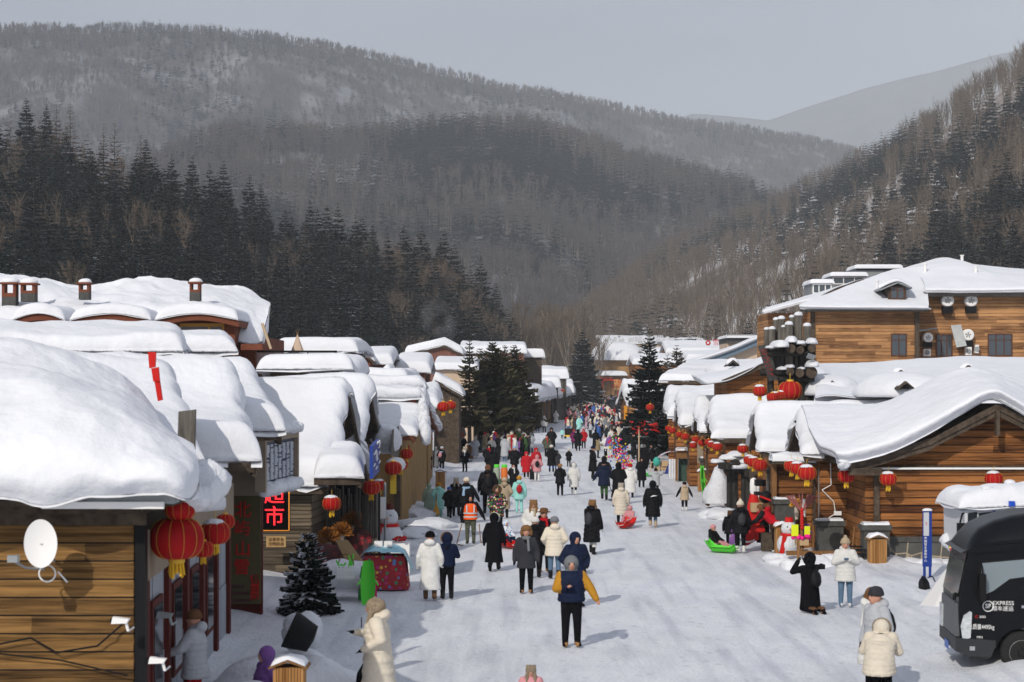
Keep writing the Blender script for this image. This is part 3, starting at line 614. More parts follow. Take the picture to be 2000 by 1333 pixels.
# step in the roof of the ragged house: red brown dormer boards
t = thing('roof_dormer', 'red brown stepped dormer with snow icicles above the left lanterns', 'dormer')
for (x0, x1, y0, y1, D) in [(748, 817, 757, 775, 71), (752, 813, 777, 815, 69.5)]:
    a = P(x0, y0, D); b = P(x1, y1, D); m = MB(); m.prism([(a.x + .3, a.z), (b.x, a.z), (b.x, b.z - .1), (b.x - .5, b.z + .15), (a.x + .2, a.z - .12)], D, D + .15); m.build('dormer_board', redbrown, t)
    X, Y = np.meshgrid(np.linspace(a.x - 3.5, b.x + .3, 40), np.linspace(D - .15, D + 2.2, 16), indexing='ij')
    T = .42 * edge_t(np.minimum(X - X.min(), X.max() - X), .4) * edge_t(np.minimum(Y - Y.min(), Y.max() - Y), .4) * (1 + .4 * fbm(X, Y))
    snow_sheet(t, 'snow_cover', X, Y, np.full_like(X, a.z), T, 2, drip=.25)
for i in range(7):
    p = P(822 + i * 1.5, 775 + i * 12, 70.5 - i * .6); lump('snow_lump', p, .42, t, (.5, .8, 1.0), .6, i, flat=False, n=12)

# --- right row
RH = [
 ('snow house with gable lined by fairy lights behind the group of three lanterns', (1557, 790), (1576, 890), 54.6, 2.8, 8.5, log_warm, dict(st=.5, sag=.3)),
 ('snow house second along the right side, next to the black log gate', (1476, 783), (1488, 884), 63.0, 3.0, 9.0, log_warm, dict(st=.5, sag=.3)),
 ('snow house third along the right side behind the row of five lanterns', (1389, 778), (1398, 858), 77.0, 4.0, 13, log_warm, dict(st=.55, sag=.45)),
 ('narrow snow house squeezed behind the five lanterns on the right', (1361, 775), (1367, 845), 84.0, 3.0, 12, log_warm, dict(st=.5, sag=.3)),
 ('tall snow roofed house above the green door on the right', (1325, 757), (1330, 832), 92.0, 5.0, 22, log_warm, dict(st=.7, sag=.1)),
 ('snow house whose slab of snow hangs beside the right spruces', (1303, 750), (1306, 815), 106, 5, 24, log_warm, dict(st=.8, sag=.1)),
 ('small snow house partly hidden by the right hand spruces', (1268, 752), (1268, 783), 136, 5, 8, log_warm, dict(st=.9, sag=.1)),
 ('rounded snow house far down the right side beside the black van', (1216, 742), (1228, 795), 215, 9, 12, log_warm, dict(st=1.1, sag=.4)),
]
for lb, r_, e_, De, Hd, Ln, wm, kw in RH:
    house(lb, 'R', r_, e_, De, Hd, Ln, wm, group=GRH, winds=((1.0, 2.2, 1.2, 1.1),), **kw)
# --- big log house on the right, gable towards us
t = thing('log_house', 'large honey brown log house on the right, gable towards us, stone base', 'house', (0, 0, 0), 0, GRH)
D0 = 52.0; A = P(938 + 1000, 788, D0); EL = P(1652, 903, D0); wl = P(1690, 0, D0).x; wr = wl + 9.0; er = 2 * A.x - EL.x
zb = P(0, 1048, D0).z; zt = P(0, 918, D0).z
m = MB(); z = zb; bh = .21
while z < zt - .02:
    m.add([(wl, D0, z), (wr, D0, z), (wr, D0 - .045, z + bh * .3), (wl, D0 - .045, z + bh * .3), (wr, D0 - .045, z + bh * .8), (wl, D0 - .045, z + bh * .8), (wr, D0, z + bh), (wl, D0, z + bh)], [(0, 1, 2, 3), (3, 2, 4, 5), (5, 4, 6, 7)]); z += bh
m.box(wl, wr, D0 + .01, D0 + 7, 0, zt); m.build('wall', log_warm, t)
m = MB(); m.box(wl - .05, wr, D0 - .1, D0 - .05, zt - .02, zt + .12)
MB().box(wl + .22, wl + .38, D0 - .12, D0 - .047, zb, zt - .05).build('corner_post', dark_wood, t)
m.build('beam', dark_wood, t)
MB().box(wl, wr, D0 - .22, D0 - .12, zt + .02, zt + .07).build('light_tube', white_m, t)
nlog = int((A.z - zt - .3) / bh); g = MB()
for k in range(nlog + 1):
    z = zt + .1 + k * bh; f = max(0, 1 - (z - EL.z + .15) / (A.z - EL.z)); xa = A.x - (A.x - EL.x) * f + .1; xb = 2 * A.x - xa
    if xb - xa < .15 or z > A.z - .2: break
    z2 = z + bh; f2 = max(0, 1 - (z2 - EL.z + .15) / (A.z - EL.z)); xa2 = A.x - (A.x - EL.x) * f2 + .1; xb2 = 2 * A.x - xa2
    xa = max(xa, wl); xa2 = max(xa2, wl)
    g.add([(xa, D0 + .1, z), (xb, D0 + .1, z), (xb2, D0 + .1, z2), (xa2, D0 + .1, z2)], [(0, 1, 2, 3)])
    g.add([(xa, D0 + .095, z), (xb, D0 + .095, z), (xb, D0 + .06, z + bh * .3), (xa, D0 + .06, z + bh * .3), (xb2, D0 + .06, z + bh * .8), (xa2, D0 + .06, z + bh * .8), (xb2, D0 + .095, z2), (xa2, D0 + .095, z2)], [(0, 1, 2, 3), (3, 2, 4, 5), (5, 4, 6, 7)])
g.build('gable', log_warm, t)
m = MB()
for s_ in (-1, 1):
    x0, z0 = A.x, A.z; x1, z1 = (EL.x, EL.z) if s_ < 0 else (er, EL.z)
    xm = (x0 + x1) / 2 - s_ * .25; zm = (z0 + z1) / 2 - .12
    for (a, b, c, d) in ((x0, z0, xm, zm), (xm, zm, x1, z1)):
        m.prism([(a, b), (c, d), (c, d - .16), (a, b - .18)], D0 - .62, D0 - .5); m.prism([(a, b - .18), (c, d - .16), (c, d - .3), (a, b - .34)], D0 - .56, D0 - .46)
        m.prism([(a, b - .02), (c, d - .02), (c, d - .12), (a, b - .12)], D0 - .5, D0 + 7)
m.box(EL.x, EL.x + .9, D0 - .6, D0 - .46, EL.z - .34, EL.z - .14); m.box(A.x - .05, A.x + .05, D0 - .64, D0 - .45, A.z - .9, A.z - .1)
m.build('barge_board', dark_wood, t)
snow_patch([[(1632, 896, 51.2), (1660, 902, 51.2), (1740, 882, 51.2), (1810, 850, 51.2), (1870, 815, 51.2), (1938, 778, 51.2), (1985, 797, 51.2), (2080, 850, 51.2), (2250, 910, 51.2)],
            [(1630, 880, 51.0), (1665, 880, 51.0), (1740, 858, 51.0), (1810, 826, 51.0), (1870, 795, 51.0), (1935, 762, 51.0), (1985, 780, 51.0), (2080, 835, 51.0), (2250, 900, 51.0)],
            [(1600, 868, 52.2), (1650, 862, 52.2), (1730, 838, 52.2), (1800, 805, 52.2), (1860, 775, 52.2), (1930, 750, 52.2), (1980, 765, 52.2), (2080, 820, 52.2), (2250, 880, 52.2)],
            [(1580, 835, 54), (1650, 832, 54), (1720, 815, 54), (1790, 785, 54), (1850, 758, 54), (1920, 738, 54), (1975, 752, 54), (2080, 800, 54), (2250, 860, 54)],
            [(1572, 806, 56), (1640, 803, 56), (1710, 795, 56), (1780, 770, 56), (1830, 748, 56), (1900, 727, 56), (1970, 742, 56), (2080, 790, 56), (2250, 850, 56)],
            [(1565, 790, 58), (1640, 788, 58), (1710, 789, 58), (1770, 768, 58), (1820, 742, 58), (1890, 722, 58), (1960, 738, 58), (2080, 785, 58), (2250, 840, 58)],
            [(1575, 820, 61), (1640, 820, 61), (1710, 820, 61), (1770, 800, 61), (1820, 780, 61), (1890, 765, 61), (1960, 780, 61), (2080, 820, 61), (2250, 870, 61)]],
           170, 80, .07, 1.1, .28, parent=t, seed=8)
lump('snow_lump', P(1648, 903, 51.3), .2, t, (1.1, .8, .9), .5, 2, flat=False)
# stone plinth
def rubble():
    m = bpy.data.materials.new('rubble_stone'); m.use_nodes = True; n = m.node_tree; b = n.nodes['Principled BSDF']; l = n.links.new
    t_ = n.nodes.new('ShaderNodeTexCoord'); v = n.nodes.new('ShaderNodeTexVoronoi'); v.feature = 'DISTANCE_TO_EDGE'; v.inputs['Scale'].default_value = 2.6; l(t_.outputs['Object'], v.inputs['Vector'])
    c = n.nodes.new('ShaderNodeValToRGB'); e = c.color_ramp.elements; e[0].position = .03; e[0].color = (.33, .27, .19, 1); e[1].position = .05; e[1].color = (.075, .075, .07, 1)
    z = n.nodes.new('ShaderNodeTexNoise'); z.inputs['Scale'].default_value = 5; l(t_.outputs['Object'], z.inputs['Vector'])
    mm = n.nodes.new('ShaderNodeMix'); mm.data_type = 'RGBA'; mm.blend_type = 'MULTIPLY'; mm.inputs[0].default_value = .7; l(v.outputs[0], c.inputs[0]); l(c.outputs[0], mm.inputs[6])
    r_ = n.nodes.new('ShaderNodeMapRange'); r_.inputs[3].default_value = .5; r_.inputs[4].default_value = 1.5; l(z.outputs['Fac'], r_.inputs[0]); l(r_.outputs[0], mm.inputs[7]); l(mm.outputs[2], b.inputs['Base Color'])
    bu = n.nodes.new('ShaderNodeBump'); bu.inputs['Strength'].default_value = .6; bu.inputs['Distance'].default_value = .04; bu.invert = True; l(c.outputs[0], bu.inputs['Height']); l(bu.outputs[0], b.inputs['Normal']); b.inputs['Roughness'].default_value = .85
    return m
MB().box(wl - .0, wr, D0 - .13, D0 - .0, -.1, zb - .15).build('stone_base', rubble(), t)
MB().box(wl - .0, wr, D0 - .17, D0 - .02, zb - .148, zb + .0).build('sill_band', stone_grey, t)
# recessed wall between the big gable and the first street house, pillars of grey stone
t = thing('shop_building', 'recessed log shop front with a white cable beside the large log house', 'shop front')
D1 = 56.8; xa = P(1508, 0, D1).x; xb = P(1604, 0, D1).x; zt1 = P(0, 905, D1).z; m = MB(); z = 0
while z < zt1:
    m.add([(xa, D1, z), (xb, D1, z), (xb, D1 - .045, z + bh * .3), (xa, D1 - .045, z + bh * .3), (xb, D1 - .045, z + bh * .8), (xa, D1 - .045, z + bh * .8), (xb, D1, z + bh), (xa, D1, z + bh)], [(0, 1, 2, 3), (3, 2, 4, 5), (5, 4, 6, 7)]); z += bh
m.box(xa, xb, D1 + .01, D1 + .4, 0, zt1); m.build('wall', log_warm, t)
for px in (1512, 1590, 1600): a = P(px, 0, D1 - .2); MB().box(a.x - .07, a.x + .07, a.y - .06, a.y + .09, 0, zt1).build('post', timber, t)
MB().box(xa - .1, xb, D1 - .75, D1 - .02, zt1, zt1 + .1).build('eave_beam', dark_wood, t)
X, Y = np.meshgrid(samp(xb - xa + .2, .2, .15) + xa - .1, samp(.8, .2, .1) + D1 - .8, indexing='ij'); snow_sheet(t, 'snow_cover', X, Y, np.full_like(X, zt1 + .1), .2 * edge_t(np.minimum(Y - Y.min(), Y.max() - Y), .2) * (1 + fbm(X * 2, Y * 2)), 3, drip=.1)
c = P(1622, 0, 54.85); m = MB(); m.path([(c.x, c.y, 2.75), (c.x + .02, c.y, 2.1), (c.x - .25, c.y, 1.95), (c.x + .1, c.y, 1.6), (c.x + .15, c.y, 1.25), (c.x - .05, c.y, 1.12)], .015, 5); m.box(c.x + .1, c.x + .32, c.y - .05, c.y + .02, 1.2, 1.32); m.build('cable', white_m, t)
f = MB(); a = P(1600, 0, D1 - 1.6); f.box(a.x - .02, a.x + .1, a.y, a.y + .06, .9, zt1 - .1); fo = f.build('window', metal_grey, t)
for i, (px, py0, py1, D, wd) in enumerate([(1532, 975, 1075, 56.2, .62), (1620, 1017, 1078, 54.3, .74), (1709, 1025, 1112, 51.5, .72), (1384, 895, 945, 90, .8), (1490, 1000, 1010, 53, .1)][:4]):
    c = P(px, 0, D); zt_ = P(0, py0, D).z; q = thing('stone_pillar', ['grey stone pillar behind the bending vendor', 'wide grey stone pillar below the white cable', 'grey stone pillar beside the wooden bin at the large log house', 'grey stone pillar behind the small snow heap by the gate'][i], 'pillar', (c.x, c.y, 0), 0, 'grey stone pillars of the shop fronts')
    MB().box(-wd / 2, wd / 2, -.25, .25, 0, zt_ - .14).build('shaft', stone_grey, q); MB().box(-wd / 2 - .06, wd / 2 + .06, -.31, .31, zt_ - .138, zt_).build('cap', stone_grey, q)
    X, Y = np.meshgrid(samp(wd, .15, .15) - wd / 2, samp(.5, .15, .1) - .25, indexing='ij'); snow_sheet(q, 'snow_cover', X, Y, np.full_like(X, zt_ + .003), .06 * edge_t(np.minimum(Y + .25, .25 - Y), .1) * (1 + fbm(X * 2 + i, Y * 2)), 3)

# --- snow fields / roofs behind the right row
t = thing('lodge_annex', 'broad low roof of smooth snow below the big timber lodge', 'building')
snow_patch([[(1592, 775, 66), (1620, 770, 66), (1700, 775, 66), (1800, 765, 66), (1900, 750, 66), (2100, 765, 66), (2300, 770, 66)],
            [(1592, 745, 72), (1612, 742, 72), (1640, 748, 72), (1760, 752, 72), (1870, 742, 72), (2000, 745, 72), (2300, 745, 72)],
            [(1575, 722, 80), (1600, 716, 80), (1650, 728, 80), (1750, 742, 80), (1830, 728, 80), (1990, 728, 80), (2300, 725, 80)],
            [(1540, 714, 90), (1590, 711, 90), (1700, 708, 90), (1800, 702, 90), (1880, 698, 90), (2000, 700, 90), (2300, 700, 90)],
            [(1520, 725, 98), (1590, 720, 98), (1700, 716, 98), (1800, 712, 98), (1880, 710, 98), (2000, 712, 98), (2300, 710, 98)]], 120, 50, .12, .4, .8, parent=t, seed=2)
MB().box(P(1660, 0, 67).x, P(2300, 0, 67).x, 67, 97, 0, 4.2).build('wall', log_warm, t)
def vent(px, py, D, w_, lb):
    q = thing('roof_vent', lb, 'roof vent', P(px, py + 8, D), 0, 'little gabled vents poking out of the right snow roofs')
    MB().prism([(-w_ / 2, 0), (w_ / 2, 0), (0, w_ * .38)], 0, .5).build('vent_opening', black_m, q)
    m = MB(); h = w_ * .38
    for s_ in (-1, 1): m.prism([(0, h + .06), (s_ * (w_ / 2 + .1), -.02), (s_ * (w_ / 2 + .1), .05 - .02), (0, h + .13)], -.12, .9)
    m.build('vent_roof', dark_wood, q)
    lump('snow_cover', (0, .35, h * .55), w_ * .62, q, (1.0, .8, .95), .15, px, material=snow)
for i, (px, py, D, w_) in enumerate([(1905, 750, 55.6, .5), (1892, 722, 70, .5), (1769, 752, 63, .35), (1760, 730, 76, .5), (1625, 750, 70, .4), (1620, 733, 78, .45), (1432, 708, 100, .6)]):
    vent(px, py, D, w_, ['gabled roof vent on the crest of the large log house', 'upper right gabled roof vent under the timber lodge', 'small gabled roof vent just left of the large log house crest', 'gabled roof vent below the single lodge window', 'lower of two gabled roof vents right of the log tower', 'upper of two gabled roof vents right of the log tower', 'gabled roof vent left of the log tower'][i])
# rounded extra roofs between
for i, (cx, cy, D, rx, ry, rz) in enumerate([(1612, 756, 72, 1.3, 2.5, .75), (1762, 758, 66, 1.7, 3, .8), (1432, 722, 104, 1.6, 3, .7)]):
    q = P(cx, cy, D); lump('snow_dome', (q.x, q.y, q.z - .2), 1, None, (rx, ry, rz), .12, i, material=snow, n=40)
    o = bpy.context.scene.collection.objects[-1]; tag(o, ['rounded snow roof right of the log tower', 'rounded snow roof under the lodge window', 'low domed snow roof left of the log tower'][i], 'snow roof')

# --- timber lodge on the right hill foot
t = thing('timber_lodge', 'big two storey lodge clad in orange brown boards under a hipped snow roof', 'lodge')
D2 = 110.0; q = lambda px, py, D=D2: P(px, py, D)
def slab(m, x0, x1, y0, y1, D, d, mi=0): a = P(x0, y0, D); b = P(x1, y1, D); m.box(a.x, b.x, D, D + d, b.z, a.z, mi)
m = MB(); slab(m, 1588, 1793, 608, 760, D2, 8); m.build('wall', log_pale, t)
m = MB(); slab(m, 1793.5, 2200, 578, 760, D2 + 3, 8); m.build('wall', log_pale, t)
m = MB(); slab(m, 1500, 1587, 612, 760, D2 + 2.5, 5); m.build('wall', log_pale, t)
m = MB(); slab(m, 1583, 1812, 600, 608, D2 - .9, 1.0); slab(m, 1806, 2200, 570, 579, D2 + 2.0, 1.2); m.build('fascia', grey_log, t)
m = MB(); slab(m, 1787, 1796, 608, 760, D2 - .12, .1); slab(m, 1583, 1592, 608, 760, D2 - .12, .1); m.build('corner_board', dark_wood, t)
snow_patch([[(1566, 603, D2 - 1.2), (1640, 603, D2 - 1.2), (1720, 603, D2 - 1.2), (1812, 604, D2 - 1.2), (1813, 602, D2 - 1), (1813, 600, D2 - .8)],
            [(1564, 594, D2 - 1.1), (1640, 596, D2 - 1.1), (1720, 596, D2 - 1.1), (1800, 598, D2 - 1.1), (1812, 597, D2 - .9), (1814, 594, D2 - .6)],
            [(1620, 572, D2 + 2), (1670, 570, D2 + 2), (1730, 574, D2 + 2), (1790, 575, D2 + 2), (1808, 574, D2 + 2), (1812, 572, D2 + 2)],
            [(1690, 545, D2 + 5), (1720, 545, D2 + 5), (1760, 546, D2 + 5), (1790, 548, D2 + 5), (1806, 550, D2 + 5), (1812, 552, D2 + 5)],
            [(1745, 527, D2 + 8), (1770, 525, D2 + 8), (1790, 524, D2 + 8), (1810, 524, D2 + 8), (1820, 525, D2 + 8), (1840, 526, D2 + 8)]], 70, 40, .06, .5, .25, parent=t)
snow_patch([[(1806, 570, D2 + 1.7), (1880, 570, D2 + 1.7), (1950, 570, D2 + 1.7), (2000, 570, D2 + 1.7), (2250, 571, D2 + 1.7)],
            [(1806, 561, D2 + 1.9), (1880, 561, D2 + 1.9), (1950, 561, D2 + 1.9), (2000, 560, D2 + 1.9), (2250, 561, D2 + 1.9)],
            [(1800, 545, D2 + 5), (1860, 540, D2 + 5), (1930, 540, D2 + 5), (2000, 545, D2 + 5), (2250, 552, D2 + 5)],
            [(1780, 527, D2 + 9), (1830, 515, D2 + 9), (1890, 514, D2 + 9), (1960, 530, D2 + 9), (2250, 548, D2 + 9)],
            [(1740, 530, D2 + 13), (1800, 514, D2 + 13), (1850, 503, D2 + 13), (1920, 518, D2 + 13), (2250, 545, D2 + 13)]], 90, 50, .06, .5, .25, parent=t, seed=3)
snow_patch([[(1492, 612, D2 + 1), (1520, 604, D2 + 1), (1550, 596, D2 + 1), (1590, 588, D2 + 1)], [(1490, 606, D2 + 1.4), (1520, 597, D2 + 1.4), (1555, 588, D2 + 1.4), (1600, 578, D2 + 1.4)], [(1510, 597, D2 + 5), (1550, 586, D2 + 5), (1590, 575, D2 + 5), (1640, 560, D2 + 5)], [(1560, 584, D2 + 9), (1600, 572, D2 + 9), (1650, 556, D2 + 9), (1700, 540, D2 + 9)]], 40, 24, .08, .7, .3, parent=t, seed=5)
def win(t, px0, px1, py0, py1, D, panes=2, fr=mat('frame_brown', (.09, .04, .025), .6), top=True):
    a = P(px0, py0, D); b = P(px1, py1, D); f = MB(); w_ = .07
    f.box(a.x, b.x, D - .06, D - .01, a.z - w_, a.z); f.box(a.x, b.x, D - .06, D - .01, b.z, b.z + w_); f.box(a.x, a.x + w_, D - .06, D - .01, b.z + w_, a.z - w_); f.box(b.x - w_, b.x, D - .06, D - .01, b.z + w_, a.z - w_)
    for k in range(1, panes): x = a.x + (b.x - a.x) * k / panes; f.box(x - .03, x + .03, D - .055, D - .01, b.z + w_, a.z - w_)
    if top: zz = a.z - (a.z - b.z) * .3; f.box(a.x + w_, b.x - w_, D - .058, D - .01, zz, zz + .05)
    fo = f.build('window', fr, t); MB().box(a.x + w_, b.x - w_, D - .03, D - .02, b.z + w_, a.z - w_).build('pane', mat('glass_sky', (.05, .065, .08), .1, spec=.7), fo)
win(t, 1740, 1771, 652, 696, D2); win(t, 1828, 1860, 653, 697, D2 + 3, 3); win(t, 1929, 1977, 652, 696, D2 + 3, 3)
# dormer
dq = thing('roof_dormer', 'small gabled dormer window in the snow roof of the timber lodge', 'dormer'); DD = D2 + .5
m = MB(); slab(m, 1735, 1770, 566, 588, DD, 3); m.build('wall', dark_wood, dq); win(dq, 1738, 1767, 560, 585, DD, 2)
m = MB(); a = P(1718, 565, DD); b = P(1752, 550, DD); c = P(1779, 562, DD)
m.prism([(a.x, a.z), (b.x, b.z), (c.x, c.z), (c.x, c.z - .1), (b.x, b.z - .12), (a.x, a.z - .1)], DD - .4, DD + 3); m.build('dormer_roof', metal_grey, dq)
snow_patch([[(1716, 563, DD - .5), (1752, 549, DD - .5), (1780, 560, DD - .5)], [(1714, 557, DD - .2), (1750, 544, DD - .2), (1781, 556, DD - .2)], [(1720, 556, DD + 1.5), (1750, 543, DD + 1.5), (1778, 556, DD + 1.5)], [(1730, 562, DD + 3), (1752, 552, DD + 3), (1772, 562, DD + 3)]], 20, 14, .03, 1, .12, parent=dq)
for i, (px, py) in enumerate([(1713, 558), (1807, 524), (1906, 530), (1879, 508)]):
    a = P(px, py, D2 + [3, 7, 6, 12][i]); o = MB().tube(a - Vector((0, 0, .6)), a + Vector((0, 0, .25)), .1, .1, 8).tube(a + Vector((0, 0, .25)), a + Vector((0, 0, .32)), .15, .15, 8).build('vent_pipe', white_m); tag(o, ['white vent pipe left of the lodge dormer', 'white vent pipe right of the lodge dormer', 'white vent pipe on the right part of the lodge roof', 'white vent pipe at the peak of the lodge roof'][i], 'vent pipe')
# glazed roof lights along the lodge's back
for i, (x0, x1, y0, y1, D) in enumerate([(1585, 1626, 546, 574, 118), (1624, 1692, 532, 556, 121), (1672, 1760, 517, 528, 126)]):
    t2 = thing('roof_glazing', ['left stepped glass roof box behind the timber lodge', 'middle stepped glass roof box behind the timber lodge', 'rear stepped glass roof box behind the timber lodge'][i], 'roof light'); m = MB(); slab(m, x0, x1, y0 + 8, y1 + 14, D, 3); m.build('glazing', metal_grey, t2); win(t2, x0 + 2, x1 - 2, y0 + 9, y1, D - .02, 3, white_m, False)
    a = P(x0 - 4, y0 + 8, D); b = P(x1 + 3, y0 + 8, D); X, Y = np.meshgrid(samp(b.x - a.x, .2, .4) + a.x, samp(3.4, .2, .4) + D - .3, indexing='ij'); snow_sheet(t2, 'snow_cover', X, Y, np.full_like(X, a.z), .28 * edge_t(np.minimum(X - a.x, b.x - X), .2) * edge_t(np.minimum(Y - Y.min(), Y.max() - Y), .2), 2)
# air units, fans and flap
def fan(px, py, D, sc, lb, g='air units on the lodge wall'):
    q2 = thing('fan_unit', lb, 'fan', P(px, py, D), 0, g); MB().box(-.3 * sc, .3 * sc, -.35 * sc, .1, -.75 * sc, -.35 * sc).build('bracket', black_m, q2)
    m = MB(); n = 20; r = .38 * sc
    m.add([(math.cos(2 * math.pi * i / n) * rr, yy, math.sin(2 * math.pi * i / n) * rr) for rr, yy in ((r, .1), (r, -.3 * sc), (r * .75, -.34 * sc), (r * .3, -.25 * sc), (.01, -.25 * sc)) for i in range(n)], [(j * n + i, j * n + (i + 1) % n, (j + 1) * n + (i + 1) % n, (j + 1) * n + i) for j in range(4) for i in range(n)], 0, True)
    m.build('fan_housing', white_m, q2); m = MB()
    for a in range(5): t_ = a * 1.2566; m.add([(0, -.30 * sc, 0), (math.cos(t_) * r * .6, -.31 * sc, math.sin(t_) * r * .6), (math.cos(t_ + .6) * r * .6, -.27 * sc, math.sin(t_ + .6) * r * .6)], [(0, 1, 2)])
    m.build('fan_blade', metal_grey, q2)
fan(1849, 588, D2 + 2.8, 1, 'left one of two round white fans high on the lodge wall'); fan(1895, 588, D2 + 2.8, 1, 'right one of two round white fans high on the lodge wall'); fan(1889, 655, D2 + 2.8, .95, 'round white fan between the two lower lodge windows'); fan(1811, 660, D2 + 2.6, .8, 'dark mounted fan beside the left lower lodge window')
for i, (x0, x1, y0, y1) in enumerate([(1804, 1818, 682, 696), (1886, 1898, 678, 694), (1905, 1912, 674, 690)]):
    m = MB(); slab(m, x0, x1, y0, y1, D2 + 2.5, .4); m.tube(P((x0 + x1) / 2, (y0 + y1) / 2, D2 + 2.5), P((x0 + x1) / 2, (y0 + y1) / 2, D2 + 2.42), .15, .15, 12, 1); tag(m.build('air_unit', [white_m, metal_grey]), ['white air unit under the dark fan on the lodge wall', 'white box unit under the round lower fan', 'narrow pale unit near the right lodge window'][i], 'air unit', 'air units on the lodge wall')
m = MB(); a = P(1857, 636, D2 + 2.4); m.add([(a.x, a.y, a.z), (a.x + .6, a.y - .1, a.z + .05), (a.x + .85, a.y - .5, a.z - 1.25), (a.x + .25, a.y - .4, a.z - 1.35), (a.x, a.y + .04, a.z), (a.x + .6, a.y - .06, a.z + .05), (a.x + .85, a.y - .46, a.z - 1.25), (a.x + .25, a.y - .36, a.z - 1.35)], [(0, 1, 2, 3), (7, 6, 5, 4), (0, 4, 5, 1), (1, 5, 6, 2), (2, 6, 7, 3), (3, 7, 4, 0)]); tag(m.build('metal_flap', metal_grey), 'tilted grey metal sheet hanging by the middle lodge window', 'metal sheet')
m = MB(); a = P(1795, 645, D2 + 2.3); m.prism([(a.x, a.z), (a.x + 1.1, a.z + .15), (a.x + 1.1, a.z + .08), (a.x, a.z - .1)], D2 + 2.2, D2 + 3); tag(m.build('small_awning', metal_grey), 'small grey awning in the corner of the lodge wall', 'awning')
# pale building with blue fascia
t = thing('cream_building', 'cream walled building with a slate blue edge to its snow roof', 'building'); DB = 185.0
a = P(1375, 712, DB); b = P(1492, 664, DB); c = P(1700, 640, DB); m = MB(); m.prism([(a.x, 0), (a.x, a.z), (b.x, b.z), (c.x, c.z + 1), (c.x, 0)], DB, DB + 15); m.build('wall', cream_wall, t)
m = MB(); m.prism([(a.x - 1, a.z - .1), (b.x, b.z + .3), (c.x, c.z + 1.3), (c.x, c.z + .8), (b.x, b.z - .25), (a.x - 1, a.z - .7)], DB - 1, DB - .3); m.build('fascia', mat('slate_blue', (.12, .17, .22), .6), t)
snow_patch([[(1350, 712, DB - 1.1), (1430, 685, DB - 1.1), (1500, 657, DB - 1.1), (1560, 645, DB - 1.1)], [(1345, 706, DB - 1), (1430, 678, DB - 1), (1500, 650, DB - 1), (1560, 640, DB - 1)], [(1345, 704, DB + 6), (1430, 676, DB + 6), (1500, 646, DB + 6), (1560, 636, DB + 6)], [(1345, 703, DB + 15), (1430, 678, DB + 15), (1500, 650, DB + 15), (1560, 640, DB + 15)]], 40, 20, .1, .3, .4, parent=t)
t = thing('cream_building', 'small cream block with a dark grey roof edge behind the slate blue roof', 'building'); m = MB(); slab(m, 1420, 1500, 671, 740, 215, 8); m.build('wall', cream_wall, t); m = MB(); slab(m, 1421, 1490, 661, 671, 214.5, 9); m.build('roof_edge', stone_grey, t); a = P(1418, 660, 214); X, Y = np.meshgrid(samp(5, .3, .5) + a.x, samp(9, .3, .8) + 214, indexing='ij'); snow_sheet(t, 'snow_cover', X, Y, np.full_like(X, a.z), .35 * edge_t(np.minimum(X - a.x, a.x + 5 - X), .3), 1)
# barn like gable at 1390-1490
house('snow roof with a brown timber gable just left of the log tower', 'R', (1330, 712), (1290, 745), 112, 8, 14, log_warm, st=.5, walls=True)
t = thing('log_house', 'brown timber gable under snow directly behind the black log tower', 'house'); Dg = 84.
a = P(1410, 748, Dg); b = P(1500, 712, Dg); c = P(1560, 738, Dg); m = MB(); m.prism([(a.x + .3, 3), (a.x + .3, a.z), (b.x, b.z), (c.x, c.z), (c.x, 3)], Dg + .6, Dg + 6); m.build('wall', log_warm, t)
m = MB(); m.prism([(a.x, a.z + .12), (b.x, b.z + .14), (b.x, b.z - .1), (a.x, a.z - .1)], Dg, Dg + .2); m.prism([(b.x + .01, b.z + .14), (c.x, c.z + .12), (c.x, c.z - .1), (b.x + .01, b.z - .1)], Dg, Dg + .2); m.build('barge_board', dark_wood, t)
snow_patch([[(1380, 748, Dg - .1), (1420, 742, Dg - .1), (1460, 725, Dg - .1), (1500, 707, Dg - .1), (1560, 733, Dg - .1)], [(1360, 738, Dg + 2), (1420, 728, Dg + 2), (1460, 712, Dg + 2), (1500, 698, Dg + 2), (1560, 724, Dg + 2)], [(1350, 732, Dg + 8), (1420, 722, Dg + 8), (1460, 708, Dg + 8), (1500, 697, Dg + 8), (1560, 722, Dg + 8)]], 40, 20, .06, .5, .3, parent=t)
# ---------------- lettering ----------------
def text(s, size, loc, m, parent=None, rz=0, depth=.01, name='lettering', sx=1, line=1.0, rx=90, bold=.0):
    cu = bpy.data.curves.new(name, 'FONT'); cu.body = s; cu.size = size; cu.extrude = depth; cu.align_x = 'CENTER'; cu.align_y = 'CENTER'; cu.space_line = line; cu.offset = bold
    o = bpy.data.objects.new(name + '_tmp', cu); COL.objects.link(o); dg = bpy.context.evaluated_depsgraph_get(); me = bpy.data.meshes.new_from_object(o.evaluated_get(dg))
    bpy.data.objects.remove(o); me.materials.clear(); me.materials.append(m); q = bpy.data.objects.new(name, me); COL.objects.link(q)
    q.location = loc; q.rotation_euler = (R(rx), 0, rz); q.scale = (sx, 1, 1); q.parent = parent; return q
red_paint = mat('red_paint', (.50, .015, .012), .5)
